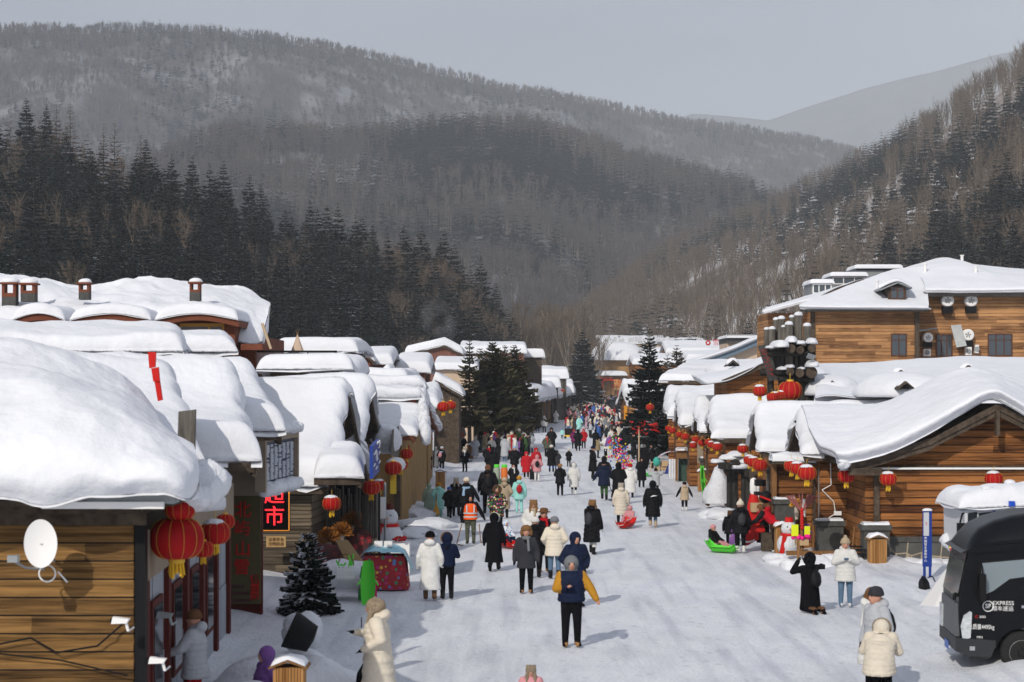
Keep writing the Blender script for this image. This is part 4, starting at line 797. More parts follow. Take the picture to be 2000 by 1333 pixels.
# ---------------- lanterns ----------------
def lantern_proto():
    t = thing('red_lantern', '-', 'lantern', (0, 0, 0), 0, '-')
    prof = [(.13 * 1, -.37)] + [(.5 * math.sin(a) ** .62, -.38 * math.cos(a)) for a in np.linspace(.35, math.pi - .35, 13)] + [(.13, .37)]
    m = MB(); m.lathe(prof, n=48, ripple=.05, nr=24)
    for k in range(12):
        a = k * math.pi / 6 + .13; m.path([(.505 * math.sin(b) ** .62 * math.cos(a), .505 * math.sin(b) ** .62 * math.sin(a), -.385 * math.cos(b)) for b in np.linspace(.4, 2.74, 9)], .006, 3, 1)
    m.build('shade', [lantern_red, gold], t)
    MB().lathe([(.14, .36), (.15, .38), (.15, .43), (.12, .45)], n=16).tube((0, 0, .45), (0, 0, .72), .012, .012, 5).build('top_ring', gold, t)
    MB().lathe([(.12, -.45), (.15, -.43), (.15, -.37), (.14, -.35)], n=16).build('bottom_ring', gold, t)
    m = MB()
    for i in range(11): a = i * .571; m.tube((.11 * math.cos(a), .11 * math.sin(a), -.42), (.13 * math.cos(a), .13 * math.sin(a), -.62 - .05 * (i % 3)), .018, .028, 5)
    m.build('tassel', tassel_y, t)
    X = MB(); X.lathe([(.01, .46), (.12, .455), (.24, .42), (.33, .345), (.36, .29), (.33, .30), (.2, .37), (.01, .38)], n=20); o = X.build('snow_cap', snow_fine, t)
    v = o.data.vertices
    for q in v: k = 1 + .25 * float(vnoise(q.co.x * 9 + 3, q.co.y * 9)); q.co.x = q.co.x * k - .04; q.co.y *= k
    return t
LP = lantern_proto()
LANT = [
 (345, 1052, 108, 25.7, 0, 'huge red lantern nearest to us, hanging off the front left log house'), (352, 993, 62, 25.6, 0, 'red lantern tucked under the snow above the nearest one'),
 (420, 1041, 60, 27.4, 1, 'red lantern with a snow patch, middle of the front left cluster'), (397, 1073, 42, 27.0, 0, 'lower small red lantern behind the nearest big one'), (440, 1019, 38, 30, 0, 'red lantern overlapping the olive shop sign'),
 (648, 984, 37, 46.0, 1, 'snow capped red lantern below the big plain left roof'), (725, 953, 36, 49, 0, 'red lantern under the blue sign, front one of its pair'), (741, 948, 27, 52, 1, 'red lantern under the blue sign, rear one of its pair'),
 (768, 915, 34, 55, 0, 'red lantern with a yellow banner below it on the left side'), (783, 908, 28, 60, 0, 'red lantern just behind the one with the yellow banner'), (794, 887, 26, 66, 0, 'red lantern in front of the ochre wall, lower one'), (789, 875, 24, 69, 0, 'red lantern in front of the ochre wall, upper one'),
 (866, 795, 25, 78, 0, 'left one of the two lanterns hanging beside the left spruces'), (880, 792, 22, 82, 0, 'right one of the two lanterns hanging beside the left spruces'), (843, 814, 9, 100, 0, 'small red lantern at the far shop door on the left'), (841, 857, 9, 100, 0, 'small red lantern low at the far left shop door'),
 (1543, 763, 47, 69.0, 0, 'big red lantern in front of the black log tower'), (1484, 764, 28, 69, 1, 'red lantern at the left foot of the black log tower'),
 (1546, 910, 30, 52.6, 1, 'rear lantern of the three under the first right gable'), (1558, 915, 31, 51.8, 1, 'middle lantern of the three under the first right gable'), (1576, 924, 37, 51.0, 1, 'front lantern of the three under the first right gable'),
 (1653, 930, 34, 52.0, 1, 'red lantern over the recessed doorway by the white cable'), (1735, 936, 34, 51.3, 1, 'red lantern on the left of the large log house wall'), (1941, 936, 36, 51.2, 1, 'red lantern on the large log house wall above the white van'),
 (1464, 899, 24, 62, 1, 'rear lantern of the three above the black log gate'), (1472, 903, 26, 61, 1, 'middle lantern of the three above the black log gate'), (1485, 909, 30, 60, 0, 'front lantern of the three above the black log gate'), (1451, 877, 22, 66, 1, 'single red lantern left above the black log gate'),
 (1359, 859, 17, 88, 0, 'first lantern of the string left of the black log gate'), (1371, 865, 17, 85, 0, 'second lantern of the string left of the black log gate'), (1384, 864, 16, 82, 0, 'third lantern of the string left of the black log gate'), (1390, 869, 17, 80, 1, 'fourth lantern of the string left of the black log gate'), (1401, 873, 21, 77, 1, 'largest lantern of the string left of the black log gate'), (1354, 870, 16, 87, 1, 'lantern hanging lower below the string of five'),
 (1306, 837, 14, 104, 0, 'left one of the pair by the right spruces trunk'), (1314, 841, 16, 101, 0, 'right one of the pair by the right spruces trunk'), (1327, 849, 15, 95, 0, 'small red lantern left above the green door'), (1339, 853, 17, 92, 0, 'small red lantern right above the green door'), (1270, 796, 17, 125, 0, 'red lantern glimpsed through the right spruce')]
LG = 'red lanterns hanging along the street'
def lantern(x, y, w_, D, cap, lb, g=LG):
    s = w_ * D / F; r, ks = copy_thing(LP, P(x, y, D), rng.uniform(-.6, .6), lb, s, g)
    if not cap:
        for k in ks:
            if k.name.startswith('snow_cap'): bpy.data.objects.remove(k)
    return r
for a in LANT: lantern(*a)
for i in range(8): lantern(1068 + i * 4.6, 763 + .6 * math.sin(i), 5.2, 275 - i * 3, 0, 'tiny red lantern in the long string on the far left plank house', 'tiny lanterns on the far left plank house')
for i in range(4): lantern(1046 + i * 5.5, 778 - i * .4, 5, 240, 0, 'tiny red lantern low on the far left plank house', 'tiny lanterns low on the far left house')
for i in range(4): lantern(1168 + i * 8, 739, 6, 420, 0, 'tiny red lantern under the eave of the golden gate hall', 'tiny lanterns at the golden gate hall')
for i in range(5): lantern(1508 + i * 6, 776 - i * 1.2, 22, 68.5 + i * .1, 1 if i % 2 else 0, 'red lantern in the snowy heap at the foot of the log tower', 'lanterns heaped at the log tower')
for o in [LP] + kids(LP): bpy.data.objects.remove(o)
# ---------------- black log tower and gate ----------------
t = thing('log_tower', 'tower of grey upright logs and black crossed log ends with snow on top', 'log tower'); DT = 70.5; u = DT / F
m = MB(); sn = []
for x, y, w_, dd, yb in [(1498, 644, 12, .9, 720), (1508, 643, 14, .6, 720), (1516, 625, 13, .9, 720), (1526, 623, 15, .5, 720), (1531, 639, 10, .3, 720), (1541, 634, 16, .1, 720), (1547, 620, 12, .5, 720), (1559, 616, 17, .3, 800), (1576, 637, 16, .2, 800)]:
    a = P(x, y, DT + dd); b = P(x, yb, DT + dd); m.tube(b, a, w_ * u / 2, w_ * u / 2 * .95, 14); sn.append((a, w_ * u / 2))
m.build('upright_log', grey_log, t)
for i, (a, r_) in enumerate(sn): lump('snow_cap', a + Vector((0, 0, .0)), r_ * 1.05, t, (1, 1, .8), .15, i, n=12)
m = MB()
for x, y, w_ in [(1529, 690, 18), (1543, 695, 18), (1567, 690, 20), (1578, 740, 24), (1505, 735, 13), (1533, 735, 14)]:
    a = P(x, y - 8, DT + .2); b = P(x, 850, DT + .2); m.tube(b, a, w_ * u / 2, None, 12)
m.build('upright_post', black_log, t)
m = MB(); m2 = MB()
for x, y, r_, x2, y2 in [(1545, 681, 9.5, 1545, 681), (1563, 684, 8, 1563, 684), (1586, 681, 8, 1584, 681), (1543, 726, 8.5, 1541, 726), (1562, 729, 9, 1562, 729), (1585, 728, 11.5, 1583, 728)]:
    a = P(x, y, DT - .75); b = Vector((a.x, a.y + 1.9, a.z)); m.tube(a, b, r_ * u, r_ * u, 16); MB().tube(a - Vector((0, .005, 0)), a, r_ * u * .93, None, 16).build('log_end', dark_wood, t)
for x0, x1, y, r_ in [(1500, 1592, 690, 6), (1485, 1545, 728, 6), (1520, 1590, 741, 5)]: m.tube(P(x0, y, DT - .35), P(x1, y, DT - .3), r_ * u, None, 12)
m.build('cross_log', black_log, t)
for i, (x, y, r_, sy) in enumerate([(1545, 668, 10, 1.2), (1562, 672, 9, .8), (1585, 671, 9, 1.3), (1522, 677, 14, 1.0), (1503, 680, 8, .7), (1542, 718, 8, .8), (1565, 721, 7, .6), (1586, 716, 11, 1.1), (1528, 722, 9, .7)]):
    lump('snow_cap', P(x, y, DT - .3), r_ * u * 1.25, t, (1, 2.6, .75 * sy), .3, i + 3, n=18)
m = MB(); c = [P(1480, 676, DT - .6), P(1500, 672, DT - .2), P(1520, 742, DT - .3), P(1502, 745, DT - .7)]; of = Vector((.03, .1, 0)); m.add(c + [p + of for p in c], [(0, 3, 2, 1), (4, 5, 6, 7), (0, 1, 5, 4), (1, 2, 6, 5), (2, 3, 7, 6), (3, 0, 4, 7)])
s = m.build('signboard', stone_grey, None); tag(s, 'tilted dark board with red handwriting hung on the log tower', 'signboard')
mm = MB()
for k in range(7):
    f = .12 + k * .11; a = c[0] * (1 - f) + c[3] * f; b = c[1] * (1 - f) + c[2] * f
    for j in range(3):
        p = a + (b - a) * (.2 + .25 * j) - Vector((.01, .03, 0)); q_ = p + Vector((rng.uniform(-.03, .1), 0, rng.uniform(-.14, -.04))); mm.tube(p, q_, .016, .01, 4)
mm.build('lettering', red_paint, s)
o = MB().box(-.16, .16, -.02, .02, -.1, .1).build('solar_lamp', metal_grey); o.location = P(1584, 697, DT - .9); o.rotation_euler = (.6, .3, .3); tag(o, 'small solar lamp clipped to the log tower', 'lamp')
t = thing('log_gate', 'low black log gate posts beside the snow heap, cap logs buried in snow', 'log gate'); DG = 73.0; u = DG / F
m = MB()
for x, w_ in [(1424, 10), (1435, 14), (1452, 10), (1462, 14)]: m.tube(P(x, 1010, DG), P(x, 915, DG), w_ * u / 2, None, 12)
m.build('upright_log', black_log, t); m = MB()
a = P(1405, 905, DG - .4); b = P(1426, 916, DG - .4); m.box(a.x, b.x, a.y - .5, a.y + .5, b.z, a.z); m.tube(P(1437, 906, DG - .7), P(1434, 906, DG + 1.3), 9 * u, None, 16); m.tube(P(1463, 925, DG - .7), P(1460, 925, DG + 1), 9 * u, None, 16)
m.tube(P(1415, 919, DG), P(1475, 922, DG), 5.5 * u, None, 12); m.build('cross_log', black_log, t)
X = [(1403, 903, 10), (1425, 896, 14), (1440, 890, 14), (1455, 902, 15), (1440, 913, 17), (1472, 906, 10)]
for i, (x, y, r_) in enumerate(X): lump('snow_cap', P(x, y, DG - .1), r_ * u * 1.2, t, (1.3, 1.7, .55), .4, i, n=18)

# ---------------- small wooden bins ----------------
def bin_proto():
    t = thing('waste_bin', '-', 'bin'); m = MB(); n = 5
    for k in range(n): a = -.23 + .46 * k / n; m.box(a + .004, a + .46 / n - .004, -.21, .21, 0, .86)
    m.build('body', wood('bin_wood', (.22, .10, .03), (.42, .22, .08), .09, True), t)
    m = MB(); m.prism([(-.29, .84), (0, .95), (.29, .84), (.29, .87), (0, .985), (-.29, .87)], -.26, .26); m.build('lid', timber, t)
    X, Y = np.meshgrid(samp(.52, .12, .06) - .26, samp(.5, .12, .06) - .25, indexing='ij'); Zb = .988 - np.abs(X) * .39
    snow_sheet(t, 'snow_cover', X, Y, Zb, .07 * edge_t(np.minimum(X + .26, .26 - X), .12) * edge_t(np.minimum(Y + .25, .25 - Y), .12) * (1 + fbm(X * 5, Y * 5)), 3); return t
BP = bin_proto()
for i, (x, D, s, lb) in enumerate([(1713, 50.6, 1, 'honey coloured wooden bin against the stone base of the large log house'), (566, 27.8, 1, 'wooden bin at the bottom edge of the left snow pile, snow on its lid'), (1373, 88, 1.05, 'pale wooden bin below the string of lanterns'), (860, 89, 1, 'wooden bin behind the pale green coat at the left snow bank'), (919, 126, 1, 'wooden bin beside the silver white long coat in the crowd'), (1528, 55.4, .95, 'wooden bin next to the bending vendor in red')]):
    if i == 0: BP.location = P(x, HY, D); BP.location.z = 0; BP['label'] = lb; BP['group'] = 'wooden bins with little roofs'
    else: c = P(x, HY, D); copy_thing(BP, (c.x, D, 0 if i != 1 else 0), 0, lb, s, 'wooden bins with little roofs')
# ---------------- left foreground: dish, cameras ----------------
t = thing('satellite_dish', 'white satellite dish on the plank wall of the nearest left log house', 'satellite dish', P(80, 1062, 24.3)); m = MB(); n = 30
m.add([(math.cos(2 * math.pi * i / n) * .22 * k / 8, -.02 + .05 * (k / 8) ** 2 * -1 + .05, math.sin(2 * math.pi * i / n) * .32 * k / 8) for k in range(9) for i in range(n)], [(j * n + i, (j + 1) * n + i, (j + 1) * n + (i + 1) % n, j * n + (i + 1) % n) for j in range(8) for i in range(n)], 0, True)
m.build('reflector', white_m, t); MB().tube((0, .03, 0), (.02, .6, -.28), .025).tube((.0, .05, -.2), (-.02, .2, -.36), .02).build('mount', metal_grey, t); MB().path([(-.02, .0, -.33), (-.15, -.2, -.3), (-.26, -.36, -.2)], .016, 6).box(-.33, -.2, -.42, -.3, -.21, -.12).build('receiver_arm', metal_grey, t)
m = MB(); m.path([(math.cos(a) * .11 + .02, .25, math.sin(a) * .11 - .42) for a in np.linspace(0, 6.28, 16)], .012, 5); m.path([(.15, .3, -.4), (.25, .4, -.55)], .012, 5); m.build('cable', white_m, t)
for i, (x, y, D) in enumerate([(236, 1212, 24.4), (322, 1202, 26.2), (308, 1290, 25.0)]):
    t = thing('security_camera', ['white security camera on the edge of the nearest plank wall', 'grey security camera on a post at the shop front', 'white security camera lowest at the left by the shop doorway'][i], 'camera', P(x, y, D), 0, 'security cameras by the shop'); t.scale = (.7, .7, .7); MB().prism([(-.17, -.06), (.12, -.05), (.17, .03), (-.14, .07)], -.08, .08).build('housing', white_m if i != 1 else metal_grey, t)
    MB().tube((.1, 0, -.05), (.14, 0, -.2), .03).tube((.14, 0, -.2), (.14, .5, -.2), .02).build('bracket', white_m if i != 1 else metal_grey, t); MB().tube((-.16, -.02, 0), (-.19, -.02, 0), .045, .045, 10).build('lens', black_m, t)
o = MB().path([P(-20, 1262, 24.85), P(60, 1246, 24.85), P(110, 1275, 24.85), P(190, 1262, 24.85), P(250, 1210, 24.85)], .014, 5).path([P(-20, 1275, 24.85), P(120, 1290, 24.85), P(250, 1320, 24.85)], .012, 5).build('wall_cable', black_m); tag(o, 'black cables sagging across the nearest plank wall', 'cable')
# ---------------- signs of the left side ----------------
t = thing('sign_building', 'beige cornice building carrying the tall olive shop sign', 'shop front'); DS = 40.2
def sb(m, x0, x1, y0, y1, D, d, mi=0): a = P(x0, y0, D); b = P(x1, y1, D); m.box(a.x, b.x, D, D + d, b.z, a.z, mi)
m = MB(); sb(m, 444, 511, 925, 1205, DS + .1, .25); m.build('wall', dark_red, t); m = MB(); sb(m, 438, 511, 893, 969, DS - .5, .8); m.build('cornice', beige_wall, t)
a = P(430, 894, DS - .6); X, Y = np.meshgrid(samp(.85, .2, .1) + a.x, samp(.95, .2, .15) + DS - .6, indexing='ij'); snow_sheet(t, 'snow_cover', X, Y, np.full_like(X, a.z), .38 * edge_t(np.minimum(X - a.x, a.x + .85 - X), .2) * edge_t(np.minimum(Y - Y.min(), Y.max() - Y), .2) * (1 + .5 * fbm(X * 2, Y)), 2, drip=.08)
t = thing('shop_sign', 'tall olive sign with four big red Chinese characters and purple small print', 'sign'); m = MB(); sb(m, 449, 509, 968, 1180, DS, .08); m.build('board', mat('olive', (.10, .085, .04), .7, noise=.1), t)
u = DS / F; RP = mat('sign_red', (.45, .02, .015), .5)
for c_, x, y in zip('北屿山雪', (474, 473, 474, 472), (998, 1034, 1074, 1110)): text(c_, 33 * u, P(x, y, DS - .02), RP, t, bold=.004)
pm = mat('purple_ink', (.10, .02, .05), .6)
for s_, x, y, z in (('主营业务', 462, 1146, 8.2), ('写真全家福', 466, 1160, 8.2), ('情侣照闺蜜照', 467, 1174, 7.2)): text(s_, z * u, P(x, y, DS - .015), pm, t, depth=.005)
for s_, y in zip('俱景影', (1132, 1150, 1165)): text(s_, 18 * u, P(498, y, DS - .02), RP, t, bold=.006, sx=1.1)
t = thing('neon_sign', 'black market sign with two glowing red neon characters and an amber edge', 'neon sign'); DN = 44.6; u = DN / F
m = MB(); sb(m, 508, 566, 942, 1039, DN, .1); m.build('board', black_m, t); nr = neon('neon_red', (1, .03, .04), 1.6); am = neon('neon_amber', (1, .35, .05), .7)
for c_, y in (('超', 968), ('市', 1011)): text(c_, 41 * u, P(536, y, DN - .03), nr, t, depth=.01)
m = MB(); sb(m, 563.5, 565.3, 944, 1037, DN - .015, .01); sb(m, 508, 563, 1036, 1037.6, DN - .015, .01); m.build('edge_light', am, t)
o = MB(); sb(o, 520, 558, 1048, 1069, 47.2, .04); o = o.build('notice_board', mat('pine', (.50, .32, .14), .7, noise=.2)); tag(o, 'small pale wooden notice board under the neon sign', 'notice board'); text('注意安全', .10, P(539, 1054, 47.18), mat('ink_brown', (.12, .06, .03), .7), o, depth=.003); text('文明旅游', .10, P(539, 1063, 47.18), MATS['ink_brown'], o, depth=.003)
# billboard of silver letter strips
t = thing('billboard', 'beige framed billboard filled with silver letter strips, snow on its edges', 'billboard'); c0 = P(513, 858, 38.0); c1 = P(576, 838, 41.5); hz0 = (957 - 858) * 38 / F; d = c1 - c0; dh = Vector((d.x, d.y, 0)); Lb = dh.length; dh.normalize(); up = Vector((0, 0, 1)); nr_ = dh.cross(up).normalized()
def bb(m, a, b, z0, z1, o0, o1, mi=0):
    p = [c0 + dh * a, c0 + dh * b]; q = [p[0] + nr_ * o0, p[1] + nr_ * o0, p[1] + nr_ * o1, p[0] + nr_ * o1]; v = [(k.x, k.y, c0.z + z0) for k in q] + [(k.x, k.y, c0.z + z1) for k in q]
    m.add(v, [(0, 3, 2, 1), (4, 5, 6, 7), (0, 1, 5, 4), (1, 2, 6, 5), (2, 3, 7, 6), (3, 0, 4, 7)], mi)
m = MB(); bb(m, -.05, Lb, -hz0, 0, -.12, -.02); m.build('panel', mat('panel_blue', (.05, .065, .10), .5), t); m = MB()
bb(m, -.1, .04, -hz0 - .05, .1, -.14, .08); bb(m, Lb - .06, Lb + .08, -hz0, .1, -.14, .08); bb(m, .06, Lb - .06, -.06, .1, -.14, .08); bb(m, .06, Lb - .06, -hz0, -hz0 + .1, -.14, .08); m.build('frame', beige_wall, t)
m = MB(); rows = 26
for k in range(7):
    a0 = .22 + (Lb - .45) * k / 7
    for j in range(rows):
        if rng.random() < .1: continue
        z_ = -.14 - (hz0 - .3) * j / rows; bb(m, a0 + rng.uniform(0, .06), a0 + (Lb - .45) / 7 * rng.uniform(.55, .85), z_ - .022, z_, 0, .03)
m.build('letter_strips', mat('silver', (.55, .60, .68), .3, .3), t); m = MB(); bb(m, .06, Lb - .06, .1, .13, .02, .08); m.build('edge_light', am, t)
for j, zz in ((0, .18), (1, -hz0 - .02)):
    for k in range(7): p = c0 + dh * (Lb * (k + .5) / 7) + nr_ * .05; lump('snow_cover', (p.x, p.y, c0.z + zz), .19 if j else .17, t, (1.2, 1.3, .8), .4, k + j * 9, n=12, flat=False)
t = thing('blue_sign', 'blue shop sign with white slanted marks seen edge on over the awning', 'sign'); a = P(728, 872, 45.5); b = P(741, 858, 48.5); m = MB(); m.add([(a.x, a.y, a.z), (b.x, b.y, b.z), (b.x, b.y, b.z - .85), (a.x, a.y, a.z - .8), (a.x - .08, a.y, a.z), (b.x - .08, b.y, b.z), (b.x - .08, b.y, b.z - .85), (a.x - .08, a.y, a.z - .8)], [(0, 3, 2, 1), (4, 5, 6, 7), (0, 1, 5, 4), (1, 2, 6, 5), (2, 3, 7, 6), (3, 0, 4, 7)]); m.build('board', mat('sign_blue', (.02, .05, .25), .5), t)
m = MB()
for k in range(14): f = rng.uniform(.05, .9); q = a + (b - a) * f + Vector((.015, -.01, -rng.uniform(.05, .7))); m.tube(q, q + Vector((.02, .15, .06)), .02, .02, 4)
m.build('lettering', white_m, t)
t = thing('sign_column', 'grey wooden board sign standing on its column before the ochre wall', 'signboard'); m = MB(); a = P(766, 840, 58); b = P(779, 832, 60); m.add([(a.x, a.y, a.z), (b.x, b.y, b.z), (b.x, b.y, b.z - .95), (a.x - .05, a.y, a.z - 1.1), (a.x, a.y + .1, a.z), (b.x, b.y + .1, b.z), (b.x, b.y + .1, b.z - .95), (a.x - .05, a.y + .1, a.z - 1.1)], [(0, 3, 2, 1), (4, 5, 6, 7), (0, 1, 5, 4), (1, 2, 6, 5), (2, 3, 7, 6), (3, 0, 4, 7)]); m.build('board', grey_log, t)
m = MB(); sb(m, 770, 781, 900, 1010, 66, .35); m.build('column', dark_wood, t); lump('snow_cover', P(756, 858, 59), .55, t, (.8, 1.2, .9), .3, 4, flat=False); lump('snow_cover', P(772, 908, 57), .3, t, (1, 1, .8), .3, 7, flat=False)
o = MB(); sb(o, 762, 774, 928, 965, 55, .03); o = o.build('yellow_banner', mat('banner_yellow', (.7, .48, .05), .7)); tag(o, 'yellow cloth banner hanging under a left lantern', 'banner')
o = MB(); a = P(793, 880, 108); b = P(835, 1, 108); o.box(a.x - .3, b.x, 108, 109, .3, P(0, 800, 108).z); o = o.build('ochre_gable_wall', ochre_wall); tag(o, 'ochre street wall with a small white meter box', 'wall'); MB().box(P(822, 0, 107.8).x, P(829, 0, 107.8).x, 107.8, 107.99, P(0, 875, 108).z, P(0, 867, 108).z).build('meter_box', white_m, o)
o = MB(); sb(o, 813, 829, 883, 909, 106, .6); o = o.build('utility_cabinet', mat('cabinet', (.30, .34, .32), .6, noise=.1)); tag(o, 'pale grey green utility cabinet under the meter box', 'cabinet')
MB().prism([(-.4, 0), (0, .22), (.4, 0)], -.4, .4).build('cabinet_roof', timber, o).location = P(821, 883, 106.3)
t = thing('stone_tablet', 'leaning grey hexagonal slab with red Chinese characters and snow on top', 'stone sign'); DS2 = 128.; u = DS2 / F
m = MB(); c_ = [(872, 850), (879, 833), (893, 829), (906, 834), (911, 850), (897, 866), (884, 868)]; m.prism([(P(x, y, DS2).x, P(x, y, DS2).z) for x, y in c_][::-1], DS2, DS2 + .5); m.build('slab', wood('slab_grey', (.10, .10, .09), (.22, .22, .19), .25, True), t)
text('雪', .55, P(896, 838, DS2 - .03), red_paint, t); text('乡', .5, P(902, 851, DS2 - .03), red_paint, t); lump('snow_cover', P(893, 831, DS2 + .2), .5, t, (1.1, .6, .4), .4, 3)
# ---------------- left street stalls ----------------
def snowman(lb, x, base_y, h, hat, scarf=None, D=None):
    D = D or GD(base_y); c = P(x, HY, D); t = thing('snowman', lb, 'snowman', (c.x, D, 0)); m = MB(); m.ball((0, 0, h * .3), h * .32, 0, 24, 16, (1, 1, 1.02)); m.ball((0, 0, h * .72), h * .21, 0, 20, 14); m.build('snow_body', snow_lump, t)
    MB().lathe([(h * .12, h * .88), (h * .10, h * 1.02), (.001, h * 1.02)], n=14).build('hat', hat, t)
    if scarf: MB().lathe([(h * .22, h * .52), (h * .235, h * .55), (h * .21, h * .6)], n=20).prism([(-h * .3, h * .02), (-h * .18, h * .02), (-h * .1, h * .55), (-h * .2, h * .55)], -h * .27, -h * .2).build('scarf', scarf, t)
    m = MB(); m.tube((0, -h * .2, h * .72), (-.02, -h * .33, h * .71), .025, .005, 6); m.build('nose', mat('carrot', (.7, .2, .02), .6), t); m = MB()
    for s_ in (-1, 1): m.ball((s_ * h * .07, -h * .195, h * .78), .022, 0, 6, 4)
    m.build('eye', black_m, t); return t
snowman('snowman with a red scarf and small red bucket hat beside the candy stand', 1541, 1086, 1.12, red_paint, red_paint)
snowman('big shaded snowman with a dark red hat behind the white signpost', 758, 1062, 1.45, dark_red, red_paint, D=56)
t = thing('signpost', 'grey post with a white notice plate in front of the big snowman', 'signpost', P(752, HY, 51.5)); t.location.z = 0; MB().tube((0, 0, 0), (0, 0, 2.35), .035).build('post', metal_grey, t); MB().box(-.18, .02, -.05, -.03, 1.35, 1.95).build('plate', white_m, t)
t = thing('market_table', 'stall table under a red floral cloth with blue plastic film on top', 'table', P(752, HY, 46.0)); t.location.z = 0
def floral(name, base, cols, sc):
    m = bpy.data.materials.new(name); m.use_nodes = True; n = m.node_tree; b = n.nodes['Principled BSDF']; l = n.links.new; t_ = n.nodes.new('ShaderNodeTexCoord'); v = n.nodes.new('ShaderNodeTexVoronoi'); v.inputs['Scale'].default_value = sc; l(t_.outputs['Object'], v.inputs['Vector'])
    sp = n.nodes.new('ShaderNodeSeparateColor'); l(v.outputs['Color'], sp.inputs[0]); r = n.nodes.new('ShaderNodeValToRGB'); r.color_ramp.interpolation = 'CONSTANT'; e = r.color_ramp.elements; e[0].color = cols[0] + (1,); e[1].position = 1 / len(cols); e[1].color = cols[1] + (1,)
    for i, c in enumerate(cols[2:]): k = e.new((i + 2) / len(cols)); k.color = c + (1,)
    l(sp.outputs[0], r.inputs[0]); lt = n.nodes.new('ShaderNodeMath'); lt.operation = 'LESS_THAN'; l(v.outputs['Distance'], lt.inputs[0]); lt.inputs[1].default_value = .42
    mm = n.nodes.new('ShaderNodeMix'); mm.data_type = 'RGBA'; l(lt.outputs[0], mm.inputs[0]); mm.inputs[6].default_value = base + (1,); l(r.outputs[0], mm.inputs[7]); l(mm.outputs[2], b.inputs['Base Color']); b.inputs['Roughness'].default_value = .8; return m
fl_red = floral('floral_red', (.30, .01, .02), [(.30, .01, .02), (.08, .2, .45), (.6, .35, .05), (.4, .02, .15), (.05, .2, .1), (.45, .02, .03)], 9)
m = MB(); n = 60; ring = []
for k in range(n):
    a = 2 * math.pi * k / n; cx, cy = .52 * max(-1, min(1, 1.5 * math.cos(a))), .38 * max(-1, min(1, 1.5 * math.sin(a))); w_ = 1 + .05 * math.sin(a * 13); ring.append((cx, cy, w_))
m.add([(x, y, .85) for x, y, w_ in ring] + [(x * w_ * 1.12, y * w_ * 1.12, .02) for x, y, w_ in ring] + [(0, 0, .86)], [(i, i + n, (i + 1) % n + n, (i + 1) % n) for i in range(n)] + [(i, (i + 1) % n, 2 * n) for i in range(n)], 0, True); m.build('cloth', fl_red, t)
film = mat('blue_film', (.25, .50, .60), .25, spec=.6, bump=.6, bscale=8); X, Y = np.meshgrid(np.linspace(-.62, .70, 26), np.linspace(-.45, .5, 20), indexing='ij'); Z = .92 + .18 * np.exp(-((X / .45) ** 4 + (Y / .4) ** 4)) + .05 * fbm(X * 5, Y * 5) - .45 * np.clip((X - .5) / .2, 0, 1) - .2 * np.clip((-X - .5) / .2, 0, 1); grid_mesh('plastic_film', X, Y, Z, film, t)
o = MB().box(-.22, -.02, -.3, -.1, .0, .14).box(.02, .22, -.3, -.1, .0, .14).build('food_trays', white_m); o.location = P(750, HY, 46.0); o.location.z = 1.06; tag(o, 'two white food trays on the floral table', 'tray')
t = thing('white_stall_box', 'white crate stall topped with candied strawberries by the snowman', 'stall', P(782, HY, 49.5)); t.location.z = 0; MB().box(-.25, .25, -.2, .2, 0, .85).build('crate', white_m, t); m = MB()
for k in range(26): m.ball((rng.uniform(-.2, .16), rng.uniform(-.15, .15), .9 + rng.uniform(0, .1)), .035, 0, 7, 5)
m.build('strawberries', red_paint, t)
o = lump('snow_block', P(668, 1140, 44), .6, None, (1.25, .9, .95), .25, 5, snow_lump, 30); o.location.z = -.0; tag(o, 'rough snow block serving as a counter for the toy basket', 'snow block')
t = thing('toy_basket', 'white plastic basket of green and coloured toys on the snow block', 'basket', P(676, 1118, 43.2)); m = MB()
for k in range(6): m.box(-.2, .2, -.14, -.125, -.14 + k * .055, -.115 + k * .055); m.box(-.2 + k * .075, -.18 + k * .075, -.145, -.13, -.14, .16)
m.box(-.19, .19, -.12, .12, -.14, -.1); m.build('basket_frame', white_m, t); m = MB(); m.path([(-.18 * math.cos(a), 0, .15 + .28 * math.sin(a)) for a in np.linspace(0, math.pi, 10)], .012, 5); m.build('handle', timber, t); gm = mat('toy_green', (.10, .60, .05), .5); pk = mat('toy_pink', (.65, .02, .18), .5); m = MB()
for k in range(6): a = (rng.uniform(-.18, .15), rng.uniform(-.1, .1), .12); m.tube(a, (a[0] + rng.uniform(-.1, .1), a[1], .12 + rng.uniform(.08, .3)), .03, .02, 6)
m.build('toy', gm, t)['kind'] = 'stuff'
